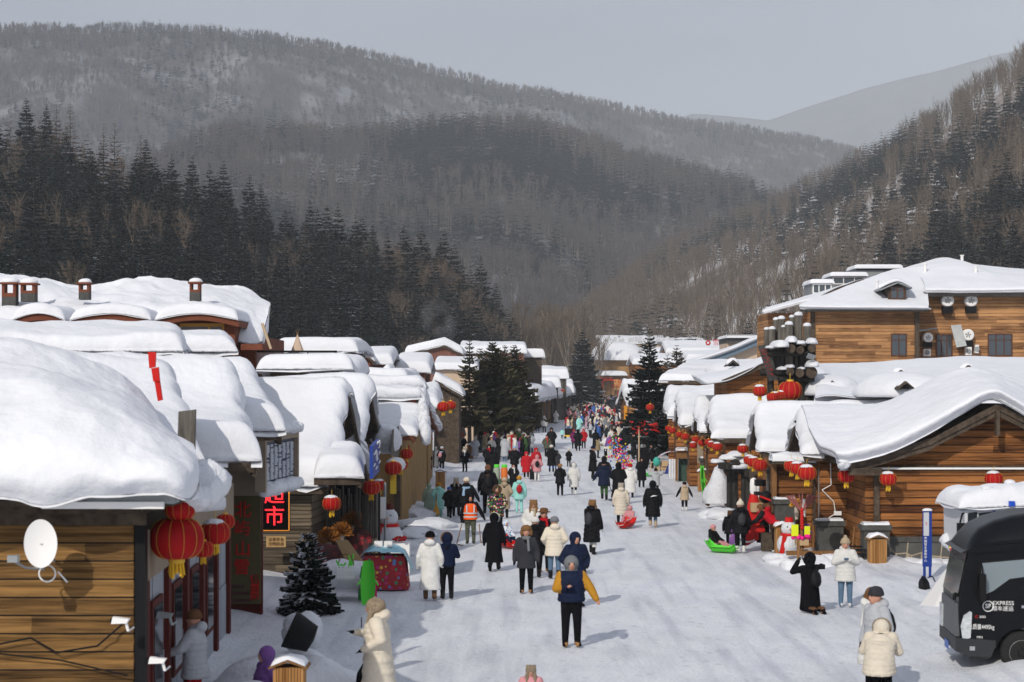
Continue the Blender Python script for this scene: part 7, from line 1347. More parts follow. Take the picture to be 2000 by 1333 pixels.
# cart with flasks and suitcase
t = thing('hand_cart', 'green handcart with a big pale flask and an orange flask', 'cart', G(978, 950)); MB().box(-.45, .45, -.25, .25, .28, .36).box(-.42, .42, -.22, .22, .1, .28).build('cart_bed', mat('cart_green', (.06, .10, .06), .6), t)
for sd in (-1, 1): MB().tube((sd * .35, -.28, .12), (sd * .35, -.24, .12), .12, .12, 16).build('wheel', black_m, t)
for x_, c_, lb in ((-.2, (.28, .33, .26), 'large pale green flask standing on the handcart'), (.18, (.6, .15, .03), 'orange ribbed flask standing on the handcart')):
    w_ = P(978, HY, GD(950)); t2 = thing('vacuum_flask', lb, 'flask', (w_.x + x_, GD(950), .36)); MB().lathe([(.16, 0), (.17, .05), (.17, .5), (.12, .58)], n=18).build('flask_body', mat('flask%g' % x_, c_, .4), t2); MB().lathe([(.13, .575), (.14, .6), (.14, .7), (.12, .72)], n=18).build('flask_lid', gm, t2)
o = MB().box(-.2, .2, -.13, .13, .05, .6).tube((-.12, 0, .6), (-.12, 0, .95), .012).tube((.12, 0, .6), (.12, 0, .95), .012).tube((-.12, 0, .95), (.12, 0, .95), .015).build('suitcase', black_m); o.location = G(1042, 939); tag(o, 'black suitcase beside the person in pale pink', 'suitcase')
o = MB().box(-.3, .3, -.2, .2, .05, .85).build('black_box', black_m); o.location = G(993, 888); tag(o, 'tall black trunk with a white plush toy on it in the crowd', 'trunk'); lump('plush_toy', P(990, 868, GD(888)), .22, None, (1, 1, 1), .4, 3, white_m, 16, False); tag(COL.objects[-1], 'white plush toy sitting on the black trunk', 'plush toy')
t = thing('snow_scooter', 'dark folded snow scooters lying on the snow by the orange vest', 'snow scooter', G(886, 905)); m = MB()
for k in range(4): a = k * .45 - .7; m.tube((a, -.1 + .1 * k, .08), (a + .55, .1 * k, .14), .05, .04, 8); m.tube((a + .2, 0, .1), (a + .35, 0, .42), .02, .02, 6)
m.build('frame', black_m, t); MB().box(-.9, -.2, -.12, -.02, .1, .16).build('red_trim', red_paint, t)
t = thing('toy_rider_car', 'small yellow toy vehicle on the open snow in mid street', 'toy vehicle', G(1111, 857)); MB().box(-.42, .42, -.2, .3, .18, .32).build('body', mat('toy_yellow', (.75, .45, .02), .5), t); MB().box(-.38, .38, .2, .3, .32, .95).build('backrest', black_m, t)
for sd in (-1, 1): MB().tube((sd * .33, -.24, .12), (sd * .33, -.18, .12), .12, .12, 14).build('wheel', black_m, t)
# ---------------- right side wares ----------------
t = thing('candy_stand', 'stand of skewered red candied fruit and sticks between snowman and doorway', 'stall', P(1566, HY, 53.3)); t.location.z = 0; MB().box(-.18, .18, -.15, .15, .45, .62).build('box', mat('carton', (.45, .32, .18), .8), t); MB().tube((0, 0, 0), (0, 0, 1.5), .05).build('pole', timber, t)
m = MB()
for k in range(7): m.ball((0, -.05, .95 + k * .085), .055, 0, 10, 8)
m.build('candied_fruit', red_paint, t); m = MB()
for k in range(22): a = rng.uniform(-.55, .55); m.tube((a * .1, 0, 1.45), (a, rng.uniform(-.1, .1), 1.95 - abs(a) * .2), .014, .018, 5)
m.build('skewers', mat('skewer', (.28, .10, .09), .6), t); m = MB()
for k in range(12): m.ball((rng.uniform(-.28, .28), -.1 + rng.uniform(-.06, .06), .68 + rng.uniform(-.03, .06)), .06, 0, 8, 6)
m.build('pink_balls', mat('hot_pink', (.75, .02, .25), .5), t); ly = mat('lime_yellow', (.65, .75, .02), .5); MB().box(-.32, -.12, -.14, -.12, .72, 1.05).build('yellow_pad', ly, t); MB().box(.06, .22, -.1, -.08, .7, 1.0).build('yellow_pad', ly, t)
o = MB().tube(P(1570, 1010, 53.8), P(1570, 975, 53.8), .06, .05, 10).build('white_bottle', white_m); tag(o, 'upright white wrapped stick behind the candied fruit', 'stick'); sled_up('purple plastic toy standing in the candy stand', 1577, 53.4, MATS['toy_purple'], .5, 0, .2, .55)
t = thing('sled_stack', 'tall red sleds with white hooks stacked before the log gate house', 'sled stack', P(1472, HY, 57)); t.location.z = 0; MB().prism([(-.25, .1), (.15, .3), (.2, 1.2), (-.3, 1.15)], -.05, .05).prism([(.0, .5), (.35, .55), (.3, .75), (.0, .7)], -.1, -.05).build('red_sled', red_paint, t)
m = MB()
for k in range(2): m.path([(-.2 + .25 * math.cos(a), -.1, .35 + k * .55 + .12 * math.sin(a)) for a in np.linspace(3.3, 5.8, 7)], .03, 6)
m.build('hooks', white_m, t); m = MB(); m.ball((.35, -.1, 1.62), .2, 0, 14, 10); m.prism([(.1, .2), (.5, .2), (.45, 1.3), (.15, 1.3)], -.02, .12); m.build('black_gear', black_m, t); MB().prism([(.15, 1.62), (.52, 1.48), (.52, 1.54), (.15, 1.68)], -.32, -.26).build('red_band', red_paint, t)
o = MB().box(-.17, .17, -.15, .15, 0, .27).build('cardboard_box', MATS['carton']); o.location = P(1477, 1000, 57); tag(o, 'small orange brown carton on top of the red sleds', 'box'); text('瓷', .16, (o.location.x + .06, 56.84, o.location.z + .14), black_m, None); q = COL.objects[-1]; q.parent = o; q.location = (.06, -.155, .13)
o = MB().box(-.2, .2, -.15, .15, 0, .55).build('wooden_crate', dark_wood); o.location = P(1500, 1048, 56.5); o.location.z = 0; tag(o, 'dark wooden crate under the hands of the bending vendor', 'crate')
t = thing('santa_figure', 'red and white inflated Santa shape at the black log gate', 'figure', P(1472, HY, 62)); t.location.z = 0; MB().lathe([(.05, .4), (.2, .6), (.22, 1.0), (.12, 1.4)], n=16).build('red_coat', red_paint, t); MB().lathe([(.09, 1.38), (.13, 1.5), (.13, 1.75), (.11, 1.9), (.02, 1.95)], n=16).tube((.1, 0, 1.85), (.2, -.05, 1.3), .06, .05, 8).build('white_trim', white_m, t)
o = MB(); sb(o, 1477, 1496, 938, 950, 61, .5); o = o.build('black_shelf', black_m); tag(o, 'black shelf of goods beside the Santa shape', 'shelf'); o = MB(); sb(o, 1476, 1500, 962, 968, 60.8, .5); tag(o.build('black_shelf', black_m), 'lower black shelf of goods beside the Santa shape', 'shelf')
o = MB(); sb(o, 1484, 1499, 900, 1010, 60.6, .1); o = o.build('sale_board', dark_wood); o.location = (0, 2.5, 0); tag(o, 'dark board behind the shelves at the log gate', 'board')
o = MB(); sb(o, 1325, 1341, 897, 940, 97, .15); o = o.build('green_door', mat('door_green', (.045, .09, .075), .6, noise=.2)); tag(o, 'dark green door leaf on the right street side', 'door')
t = thing('timber_porch', 'carved brown timber porch above the green door', 'porch'); m = MB(); sb(m, 1322, 1347, 882, 896, 96.5, .4); sb(m, 1343, 1348, 897, 945, 96.5, .3); sb(m, 1320, 1324, 897, 940, 96.5, .3); sb(m, 1353, 1360, 880, 955, 93, .25); m.build('frame', timber, t); a = P(1321, 880, 96.4); X, Y = np.meshgrid(samp(.8, .15, .1) + a.x, samp(.7, .15, .1) + 96.3, indexing='ij'); snow_sheet(t, 'snow_cover', X, Y, np.full_like(X, a.z), .15 * edge_t(np.minimum(X - a.x, a.x + .8 - X), .15), 2)
o = MB(); sb(o, 1362, 1382, 858, 912, 91, .1); tag(o.build('beige_panel', beige_wall), 'tall beige panel behind the string of lanterns', 'panel')
o = MB(); sb(o, 1362, 1373, 905, 930, 90, .1); tag(o.build('carved_door', timber), 'low carved brown wooden door behind the pale bin', 'door')
t = thing('picket_fence', 'white snow crusted pickets left of the green door', 'fence'); m = MB()
for x in (1309, 1314, 1319, 1324): m.tube(P(x, 938, 100), P(x, 897, 100), .09, None, 6)
m.build('picket', snow_lump, t)
# cauldron stall with roof of red toys, tarpaulin, boxes, stool
D = GD(912); t = thing('cauldron_stall', 'black cast iron stove with chimney and cauldron at the steaming stall', 'stall', P(1256, HY, D)); t.location.z = 0; MB().lathe([(.3, .0), (.34, .1), (.42, .5), (.36, .95), (.44, 1.0), (.44, 1.08), (.2, 1.15), (.13, 1.2), (.12, 1.75)], n=22).build('stove', black_m, t); MB().lathe([(.16, 1.15), (.18, 1.3), (.1, 1.42)], n=14).build('kettle', metal_grey, t)
t = thing('toy_canopy', 'post hung with red toy birds and ribbons over the steaming stall', 'toy display', P(1248, HY, D - .8)); t.location.z = 0; MB().tube((0, 0, 0), (0, 0, 2.5), .045).build('post', mat('pale_post', (.5, .38, .25), .7), t); m = MB()
for k in range(40): p = Vector((rng.uniform(-.55, 1.1), rng.uniform(-.3, .5), rng.uniform(2.0, 2.85))); m.tube(p, p + Vector((rng.uniform(-.3, .3), 0, rng.uniform(-.2, .1))), .07, .01, 4)
m.build('red_birds', red_paint, t)
for i, (x, y, n_, rr) in enumerate([(1212, 890, 120, .42), (1218, 905, 90, .38), (1200, 873, 90, .45)]):
    D3 = GD(925); t = thing('toy_bunch', ['upper bunch of multicoloured toys by the cauldron', 'lower bunch of multicoloured toys by the cauldron', 'bunch of colourful toys behind the person in black'][i], 'toy bunch', P(x, y, D3)); groups = [(.75, .02, .25), (.75, .55, .02), (.05, .2, .6), (.7, .7, .7), (.6, .02, .03)]
    for gi, gc in enumerate(groups):
        m = MB()
        for k in range(n_ // 5): p = Vector((rng.gauss(0, rr * .5), rng.gauss(0, .15), rng.gauss(0, rr * .6))); m.ball(p, rng.uniform(.035, .065), 0, 6, 4)
        m.build('toy', mat('toyc%d' % gi, gc, .5), t)['kind'] = 'stuff'
D3 = GD(925); X, Y = np.meshgrid(np.linspace(0, 1.9, 30), np.linspace(-.5, .5, 14), indexing='ij'); Z = .55 * np.sin(np.clip(X / 1.9, 0, 1) * 3.0) ** .7 + .07 * fbm(X * 4, Y * 4); st_ = floral('striped_tarp', (.5, .5, .55), [(.5, .08, .08), (.55, .55, .6), (.08, .12, .4), (.6, .6, .62)], 3.5); o = grid_mesh('striped_tarpaulin', X, Y, Z - .1, st_); a = P(1280, 897, D3); o.location = a; tag(o, 'red white and blue tarpaulin thrown over goods', 'tarpaulin')
o = lump('teal_sack', P(1283, 902, D3 - .3), .26, None, (.8, .8, 1), .3, 5, mat('teal', (.05, .35, .28), .5), 16, False); tag(o, 'teal plastic sack beside the striped tarpaulin', 'sack')
for i, (x, y, w_, h_) in enumerate([(1297, 912, .45, .4), (1298, 903, .35, .3), (1312, 905, .3, .4), (1283, 911, .25, .2)]): o = MB().box(-w_ / 2, w_ / 2, -.2, .2, 0, h_).build('cardboard_box', MATS['carton']); o.location = P(x, y + 8, D3 - .1 * i); o.location.z = max(0, o.location.z); tag(o, ['lower carton under the striped tarpaulin', 'upper carton under the striped tarpaulin', 'right carton near the green door', 'small carton by the stool'][i], 'box')
o = MB().prism([(-.25, 0), (.28, 0), (.1, .85)], -.05, .05).build('blue_cloth', mat('blue_cloth', (.03, .05, .2), .7)); o.location = P(1306, 919, D3 - .3); o.location.z = 0; tag(o, 'dark blue triangular cloth hanging at the cartons', 'cloth')
t = thing('wooden_stool', 'small pale wooden stool at the steaming stall', 'stool', P(1277, HY, GD(921))); t.location.z = 0; MB().box(-.2, .2, -.15, .15, .5, .55).build('seat', MATS['pale_post'], t)
for a, b in ((-1, -1), (1, -1), (-1, 1), (1, 1)): MB().tube((a * .15, b * .1, .5), (a * .2, b * .14, 0), .022).build('leg', MATS['pale_post'], t)
for i, (x0, x1, y0, y1, D, c_, lb) in enumerate([(1218, 1262, 838, 868, 140, None, 'snow topped stall crowded with red and grey wares by the right spruce'), (985, 1010, 822, 850, 190, None, 'toy stall with a red figure on a pole in the left crowd'), (1143, 1180, 762, 772, 330, None, 'row of red stalls at the far end of the street')]):
    t = thing('market_stall', lb, 'stall'); m = MB(); sb(m, x0, x1, y0 + 4, y1, D, .9); m.build('counter', floral('stall_goods%d' % i, (.12, .10, .10), [(.45, .03, .03), (.15, .15, .15), (.4, .38, .36), (.35, .02, .03), (.1, .08, .07)], 3.5), t); a = P(x0 - 3, y0 + 4, D); b = P(x1 + 3, y0, D); X, Y = np.meshgrid(samp(b.x - a.x, .25, .2) + a.x, samp(1.3, .25, .2) + D - .2, indexing='ij'); snow_sheet(t, 'snow_cover', X, Y, np.full_like(X, a.z), .2 * edge_t(np.minimum(X - a.x, b.x - X), .25), i)
t = thing('kiosk', 'small wooden kiosk with an orange side and blue poster below the right spruce', 'kiosk'); m = MB(); sb(m, 1226, 1262, 795, 838, 150, 2); m.build('wall', log_pale, t); m = MB(); sb(m, 1219, 1225, 793, 830, 149.7, .2); m.build('orange_board', mat('board_orange', (.6, .25, .02), .7), t); m = MB(); sb(m, 1240, 1262, 800, 825, 149.7, .1); m.build('poster', mat('poster_blue', (.15, .2, .45), .6, noise=.5, nscale=2, col2=(.6, .6, .65)), t)
# blue pole sign, backpack on the snow, tent
t = thing('pole_sign', 'tall slim blue sign post with a silver upper panel and white lettering', 'sign', P(1811, HY, 46)); t.location.z = 0; u = 46 / F; m = MB()
m.tube((-.07, 0, 0), (-.07, 0, .75), .035, None, 10); m.tube((.07, 0, 0), (.07, 0, .75), .035, None, 10); m.tube((.06, .05, .7), (.06, .05, 1.93), .055, None, 16); m.box(-.11, .11, -.03, .05, .55, 1.93); m.build('post', mat('sign_navy', (.015, .04, .22), .4), t); MB().box(-.10, .035, -.045, -.032, 1.32, 1.9).build('panel', mat('panel_silver', (.45, .47, .5), .4), t)
for k, s2 in enumerate('中国雪乡游客中心'): text(s2, .075, (-.05, -.036, 1.26 - k * .08), white_m, t, depth=.003)
text('S', .1, (-.03, -.047, 1.62), mat('logo_red', (.5, .03, .05), .5), t, depth=.003); lump('snow_cap', (0, .0, 1.95), .13, t, (1, .6, .4), .2, 3, n=12)
o = link('backpack', pack_mesh(), None, 'black', P(1805, HY, 44.6), (R(-12), 0, R(25)), 1.05); o.location.z = .22; tag(o, 'black backpack left standing on the snow at the blue sign post', 'backpack')
t = thing('tent', 'white pointed canvas tent behind the black truck', 'tent', P(1862, HY, 41.5)); t.location.z = 0; apex = (0.25, 0, 1.5); n = 10; m = MB(); m.add([apex] + [(1.05 * math.cos(a) + .2, 1.05 * math.sin(a), 0) for a in np.linspace(0, 2 * math.pi, n, endpoint=False)], [(0, 1 + i, 1 + (i + 1) % n) for i in range(n)]); m.build('canvas', mat('canvas', (.62, .62, .62), .8), t)
o = MB().add([(0, 0, 0), (.55, .05, .02), (.5, -.25, -.45), (.12, -.2, -.42), (0, .02, 0), (.55, .07, .02), (.5, -.23, -.45), (.12, -.18, -.42)], [(0, 1, 2, 3), (7, 6, 5, 4), (0, 4, 5, 1), (1, 5, 6, 2), (2, 6, 7, 3), (3, 7, 4, 0)]).build('floral_cloth', floral('floral_green', (.05, .10, .04), [(.5, .05, .15), (.05, .15, .05), (.6, .4, .1), (.4, .02, .1)], 12)); o.location = P(1850, 1062, 40); tag(o, 'green and pink floral cloth over the tent top', 'cloth'); lump('snow_cover', P(1875, 1058, 40.6), .35, t, (1.3, .8, .7), .4, 3, flat=False); COL.objects[-1].location -= t.location
o = MB()
for k in range(4): o.box(-.25, .25, -.15 + .3 * (k % 2), -.13 + .3 * (k % 2), .03 + .06 * k, .07 + .06 * k)
o.box(-.25, .25, -.15, .15, 0, .03); o = o.build('plastic_crate', black_m); o.location = P(1673, 1085, 51.3); tag(o, 'black plastic crate at the wall behind the girl in white', 'crate')
o = MB().tube(P(1663, 1088, 51.6), P(1669, 1030, 52.2), .025).tube(P(1668, 1088, 51.6), P(1678, 1040, 52.2), .02).build('broom_handles', timber); tag(o, 'wooden tool handles leaning on the wall behind the girl in white', 'tools')
o = MB().box(-1.5, .3, -.1, .1, 0, .12).build('timber_beam', timber); o.location = P(1640, 1072, 52.3); o.location.z = .25; tag(o, 'long timber beam lying along the snow ridge at the doorway', 'beam')
o = MB().box(-.035, .035, -.035, .035, -.1, .75).build('wooden_stake', timber); o.location = G(1559, 1108); tag(o, 'short wooden stake behind the kneeling photographer', 'stake')
# ---------------- truck, snowy van, far van ----------------
paint = mat('truck_black', (.002, .003, .005), .32, 0, spec=.18, coat=0, noise=.1, nscale=3, bump=.1); tyre = mat('tyre', (.02, .02, .02), .85, bump=.5, bscale=40); rim = mat('rim', (.32, .33, .34), .4, .6, noise=.3, nscale=9); chrome = mat('chrome', (.45, .47, .5), .3, .7)
D = 32.6; u = D / F; t = thing('delivery_truck', 'black delivery truck at the right edge, its cab facing left', 'truck', P(1889, HY, D), R(-5)); t.location.z = 0
def k2(px, py): return ((px - 1889) * u, CH + (HY - py) * u)
side = [k2(*p) for p in [(1890, 1246), (1888, 1222), (1887, 1195), (1886, 1168), (1890, 1130), (1897, 1092), (1903, 1076), (2020, 1068), (2060, 1068), (2060, 1260), (2040, 1262)]]
wc = k2(1994, 1278)
arch = [(wc[0] + .46 * math.cos(a), wc[1] + .46 * math.sin(a)) for a in np.linspace(R(10), R(172), 12)]
poly = [k2(1876, 1250), k2(1873, 1195), k2(1873, 1172), k2(1881, 1125), k2(1893, 1076), k2(2070, 1066), (k2(2070, 0)[0], wc[1] + .05)] + arch + [k2(1943, 1262)]
BW = 1.9
m = MB(); m.prism(poly, 0, BW); m.build('cab', paint, t)
# side window, door line, windscreen
def plate(pts, y, m_, nm, th=.012): mm = MB(); mm.prism([k2(*p) for p in pts], y - th, y); return mm.build(nm, m_, t)
plate([(1908, 1170), (1912, 1096), (1999, 1088), (2034, 1088), (2034, 1128), (1975, 1132), (1940, 1158)], -.004, black_m, 'window_surround'); plate([(1913, 1165), (1917, 1100), (1998, 1092), (1998, 1126), (1970, 1130), (1938, 1154)], -.018, mat('window_glass', (.16, .20, .22), .1, spec=.8), 'window')
for pts in [[(1901, 1176), (1903, 1176), (1909, 1094), (1907, 1094)], [(1996, 1130), (1998, 1130), (1999, 1230), (1997, 1230)], [(1900, 1180), (1996, 1160), (1996, 1162), (1900, 1183)]]: plate(pts, -.003, black_m, 'door_seam', .006)
plate([(1993, 1182), (2006, 1181), (2006, 1186), (1993, 1187)], -.002, chrome, 'door_handle', .03)
m = MB(); a = k2(1872.5, 1168); b = k2(1892, 1078); m.add([(a[0] - .015, .08, a[1]), (b[0] - .015, .1, b[1]), (b[0] - .015, BW - .1, b[1]), (a[0] - .015, BW - .08, a[1])], [(0, 1, 2, 3)]); m.build('windscreen', mat('screen_glass', (.10, .12, .12), .08, spec=.8, noise=.8, nscale=4), t)
m = MB(); m.prism([k2(*p) for p in [(1876, 1080), (1900, 1068), (2070, 1052), (2070, 1066), (1903, 1080)]], -.06, BW + .06); m.build('sun_visor', paint, t)
# roof deflector, rounded
m = MB(); pr = [(1884, 1078), (1890, 1066), (1901, 1050), (1915, 1034), (1945, 1019), (1980, 1009), (2020, 1003), (2070, 1000)]; nY = 12; vs = []
for px, py in pr:
    a = k2(px, py); base = k2(px, 1078)[1]
    for j in range(nY + 1): f = j / nY; e = edge_t(np.array(min(f, 1 - f)), .18); vs.append((a[0], -.02 + f * (BW + .04), base + (a[1] - base) * float(.35 + .65 * e)))
m.add(vs, [(i * (nY + 1) + j, i * (nY + 1) + j + 1, (i + 1) * (nY + 1) + j + 1, (i + 1) * (nY + 1) + j) for i in range(len(pr) - 1) for j in range(nY)], 0, True)
sidev = [k2(*p) for p in pr]; m.prism([(a, k2(0, 1078)[1] + (b - k2(0, 1078)[1]) * .36) for a, b in sidev] + [k2(2070, 1079), k2(1884, 1079)], -.02, BW + .02); m.build('roof_deflector', paint, t)
# front: grille, bumper, lamps, plate
m = MB(); a = k2(1874, 1180); b = k2(1876, 1245); m.prism([(a[0] - .05, a[1]), (a[0], a[1]), (b[0], b[1]), (b[0] - .08, b[1])], .1, BW - .1); m.build('grille', mat('grille', (.16, .17, .19), .5, .3, noise=.5, nscale=20, stretch=(1, 1, 8)), t)
m = MB(); m.prism([k2(*p) for p in [(1866, 1246), (1943, 1250), (1943, 1262), (1933, 1284), (1892, 1282), (1866, 1272)]], -.04, BW + .04); m.prism([k2(*p) for p in [(1895, 1282), (1930, 1284), (1930, 1288), (1897, 1286)]], 0, BW); m.build('bumper', mat('bumper', (.03, .032, .036), .5), t)
plate([(1876, 1224), (1882, 1202), (1894, 1194), (1898, 1196), (1895, 1246), (1880, 1250)], -.002, mat('lamp_glass', (.62, .66, .68), .15, .2, noise=.4, nscale=15), 'headlight', .03); m = MB(); a = k2(1873, 1200); b = k2(1875, 1246)
m.box(a[0] - .07, a[0] + .02, BW - .35, BW - .02, b[1], a[1]); m.build('headlight', MATS['lamp_glass'], t); plate([(1893, 1262), (1903, 1262), (1903, 1270), (1893, 1270)], -.045, chrome, 'fog_lamp'); m = MB(); a = k2(1865, 1258); m.box(a[0] - .012, a[0] - .002, .7, 1.15, a[1] - .2, a[1] - .05); m.build('number_plate', mat('plate_blue', (.05, .12, .4), .4), t)
# mirror, wiper
m = MB(); a = k2(1915, 1125); m.box(a[0] - .06, a[0] + .05, -.28, -.10, a[1] - .42, a[1] + .05); m.path([(a[0], -.02, a[1] + .25), (a[0], -.2, a[1] + .15), (a[0], -.2, a[1])], .015, 6); m.build('wing_mirror', black_m, t); m = MB(); a = k2(1880, 1168); m.path([(a[0], .15, a[1]), (a[0] - .12, .1, a[1] + .06), (a[0] - .13, .1, a[1] - .05)], .03, 6); m.build('corner_mirror', black_m, t)
def wheel(par, x, y, z, r_): 
    w_ = MB(); w_.lathe([(r_ * .62, -.11), (r_ * .93, -.12), (r_, -.08), (r_, .08), (r_ * .93, .12), (r_ * .62, .11)], n=40); o = w_.build('wheel', tyre, par); o.location = (x, y, z); o.rotation_euler = (R(90), 0, 0)
    q = MB(); q.lathe([(r_ * .63, .09), (r_ * .60, .115), (r_ * .5, .07), (r_ * .42, .02), (r_ * .3, .03), (r_ * .24, .09), (.01, .10)], n=30); ro = q.build('rim', rim, o); h = MB()
    for k in range(8): a_ = k * .785; h.tube((r_ * .42 * math.cos(a_), r_ * .42 * math.sin(a_), .02), (r_ * .42 * math.cos(a_), r_ * .42 * math.sin(a_), .05), r_ * .07, None, 8); h.tube((r_ * .2 * math.cos(a_), r_ * .2 * math.sin(a_), .1), (r_ * .2 * math.cos(a_), r_ * .2 * math.sin(a_), .13), .018, None, 6)
    h.build('wheel_nuts', black_m, o); return o
wheel(t, wc[0], .08, .37, .37); wheel(t, wc[0], BW - .12, .37, .37); m = MB(); m.tube((wc[0], .1, .37), (wc[0], BW - .1, .37), .06); m.box(wc[0] - .7, wc[0] + 3, .5, BW - .5, .45, .6); m.build('chassis', black_m, t)
m = MB(); m.box(k2(2072, 0)[0], k2(2072, 0)[0] + 4, 0, 2.0, .75, 3.0); m.build('cargo_box', paint, t)
tx = mat('decal_white', (.75, .75, .75), .5); 
def decal(s2, px, py, hpx, m_=tx, sx=1, bold=0): a = k2(px, py); text(s2, hpx * u * 1.3, (a[0], -.006, a[1]), m_, t, depth=.003, sx=sx, bold=bold)
decal('EXPRESS', 1958, 1178, 8.5); decal('顺丰速运', 1957, 1189, 8); decal('SF', 1929, 1184, 9, bold=.003); a = k2(1929, 1184); MB().path([(a[0] + .09 * math.cos(q), -.008, a[1] + .09 * math.sin(q)) for q in np.linspace(0, 6.28, 22)], .009, 5).build('logo_ring', tx, t)
decal('300', 1918, 1205, 5, sx=1.3); decal('C', 1907, 1205, 6, mat('decal_red', (.5, .02, .02), .5)); decal('总质量4495kg', 1916, 1225, 9, sx=.72); decal('MP3', 1913, 1245, 5); decal('核载3人', 1915, 1258, 7)
# van deep in snow behind the truck
D = 39.0; u = D / F; t = thing('snowy_van', 'white and blue van with a thick load of snow on its roof behind the truck', 'van', P(1885, HY, D)); t.location.z = 0
m = MB(); q = lambda px, py: ((px - 1885) * u, CH + (HY - py) * u); m.prism([q(1885, 1080), q(1884, 1000), q(1895, 993), q(2080, 985), q(2080, 1080)][::-1], 0, 1.9); m.build('van_body', mat('van_white', (.55, .57, .6), .35), t); m = MB()
for x0, x1 in ((1890, 1908), (1911, 1938), (1945, 2000)): m.prism([q(x0, 1050), q(x0, 1003), q(x1, 1000), q(x1, 1048)], -.02, -.002)
m.build('van_window', glass_dark, t); m = MB(); m.prism([q(1939, 1060), q(1939, 998), q(1944, 998), q(1944, 1060)], -.025, -.002); m.build('blue_stripe', mat('van_blue', (.02, .06, .3), .4), t); m = MB(); a = q(1875, 1022); m.box(a[0] - .06, a[0] + .1, -.1, .05, a[1] - .3, a[1]); m.path([(a[0], 0, a[1]), (a[0] + .05, 0, a[1] + .2), (a[0] + .15, .1, a[1] + .2)], .02); m.build('wing_mirror', black_m, t)
w_ = (2080 - 1870) * u; X, Y = np.meshgrid(samp(w_, .3, .08) - 15 * u, samp(2.2, .3, .1) - .15, indexing='ij'); T = .38 * edge_t(np.minimum(X - X.min(), X.max() - X), .35) * edge_t(np.minimum(Y - Y.min(), Y.max() - Y), .35) * (1 + .5 * fbm(X * 1.5, Y * 1.5, 3)); snow_sheet(t, 'snow_cover', X, Y, np.full_like(X, q(0, 992)[1]) + .12 * np.clip(X, 0, 3) / 3, T, 4, drip=.12)
MB().box(q(1966, 0)[0], q(1977, 0)[0], -.22, -.1, q(0, 988)[1], q(0, 978)[1]).build('beacon', mat('beacon_blue', (.02, .08, .5), .3), t)
for i, (x, y, D3) in enumerate([(1927, 960, 39.2), (1972, 948, 40.5)]):
    t2 = thing('roof_camera', ['snow covered camera box on the van roof, left', 'snow covered camera box on the van roof, right'][i], 'camera box', P(x, y, D3)); MB().box(-.1, .1, -.1, .1, -.12, .05).tube((0, 0, -.12), (0, 0, -.35), .03).build('housing', white_m, t2); lump('snow_cap', (0, 0, .05), .13, t2, (1, 1, .6), .2, i, n=10)
D = 300.0; u = D / F; t = thing('black_van', 'black van driving towards us at the far end of the street', 'van', P(1201, HY, D)); t.location.z = 0; m = MB(); m.prism([(-1.05, .35), (1.05, .35), (1.1, 1.2), (.95, 2.3), (.8, 2.55), (-.8, 2.55), (-.95, 2.3), (-1.1, 1.2)], 0, 5); m.build('van_body', paint, t); m = MB(); m.prism([(-.9, 1.35), (.9, 1.35), (.8, 2.2), (-.8, 2.2)], -.03, -.005); m.build('windscreen', glass_dark, t); MB().box(-.95, -.6, -.03, -.004, .8, 1.0).box(.6, .95, -.03, -.004, .8, 1.0).build('headlight', chrome, t)
for sd in (-.9, .9): o = MB().tube((sd - .12, .5, .35), (sd + .12, .5, .35), .35, None, 16).build('wheel', tyre, t)
# ---------------- trees in and beside the street ----------------
r6 = random.Random(33)
def street_tree(lb, x, yb, yt, D, r_, tiers=26, per=10, warm=True, snowp=.12, fine=6, bare=.1, seed=0, group=None, droop=.25, wmul=1.0, name='spruce_tree'):
    rs_ = random.Random(seed); zt = P(0, yt, D).z; zb = max(0, P(0, yb, D).z) if yb else 0; c = P(x, HY, D); t = thing(name, lb, 'spruce', (c.x, D, zb), 0, group); h = zt - zb
    V, Q, M = spruce_mesh(rs_, h, r_, tiers, per, fine=fine, snowp=snowp, bare=bare, droop=droop, wmul=wmul); np_mesh('crown', V, Q, [needle_warm if warm else needle, snow], M, t); MB().tube((0, 0, -.2), (0, 0, h * .97), .05 + h * .014, .02, 8).build('trunk', bark, t); return t
GS = 'spruces growing between the stalls'
street_tree('slender ragged spruce on the left edge of the street clump', 917, 0, 655, 128, 1.35, 30, 7, True, .05, 6, .3, 1, GS, .2); street_tree('broad dark spruce at the centre of the left street clump', 962, 0, 662, 138, 2.9, 34, 12, True, .10, 7, .32, 2, GS, .3, 1.1); street_tree('dark spruce on the right of the left street clump', 1005, 0, 672, 150, 2.5, 32, 12, True, .2, 7, .34, 3, GS, .3, 1.1); street_tree('short spruce filling the middle of the left street clump', 985, 0, 672, 143, 2.0, 30, 11, True, .08, 7, .34, 5, GS, .3); street_tree('small spruce behind the left street clump', 938, 0, 678, 142, 2.0, 28, 10, True, .1, 6, .35, 6, GS, .3)
street_tree('tall dark spruce at the end of the street in front of the bare trees', 1138, 0, 640, 330, 4.6, 32, 12, False, .3, 5, .05, 7, GS, .35, 1.1)
street_tree('tall black green spruce on the right side of the street', 1268, 0, 640, 132, 2.1, 34, 10, False, .15, 7, .2, 8, GS, .25); street_tree('ragged spruce right of the tall one on the right side', 1322, 0, 672, 138, 1.9, 28, 9, True, .1, 6, .3, 9, GS, .2); street_tree('second ragged spruce behind the right street spruces', 1303, 0, 690, 141, 1.6, 24, 9, True, .1, 6, .3, 10, GS, .2)
o = street_tree('low snow dusted spruce boughs over the right stalls', 1283, 0, 800, 118, 1.7, 16, 10, False, .5, 6, .35, 11, GS, .3)
street_tree('snow dusted ornamental fir in front of the plank wall on the left', 602, 0, 1040, 41.2, .72, 22, 12, False, .75, 5, .03, 12, None, .35, 1.1, 'fir_tree')
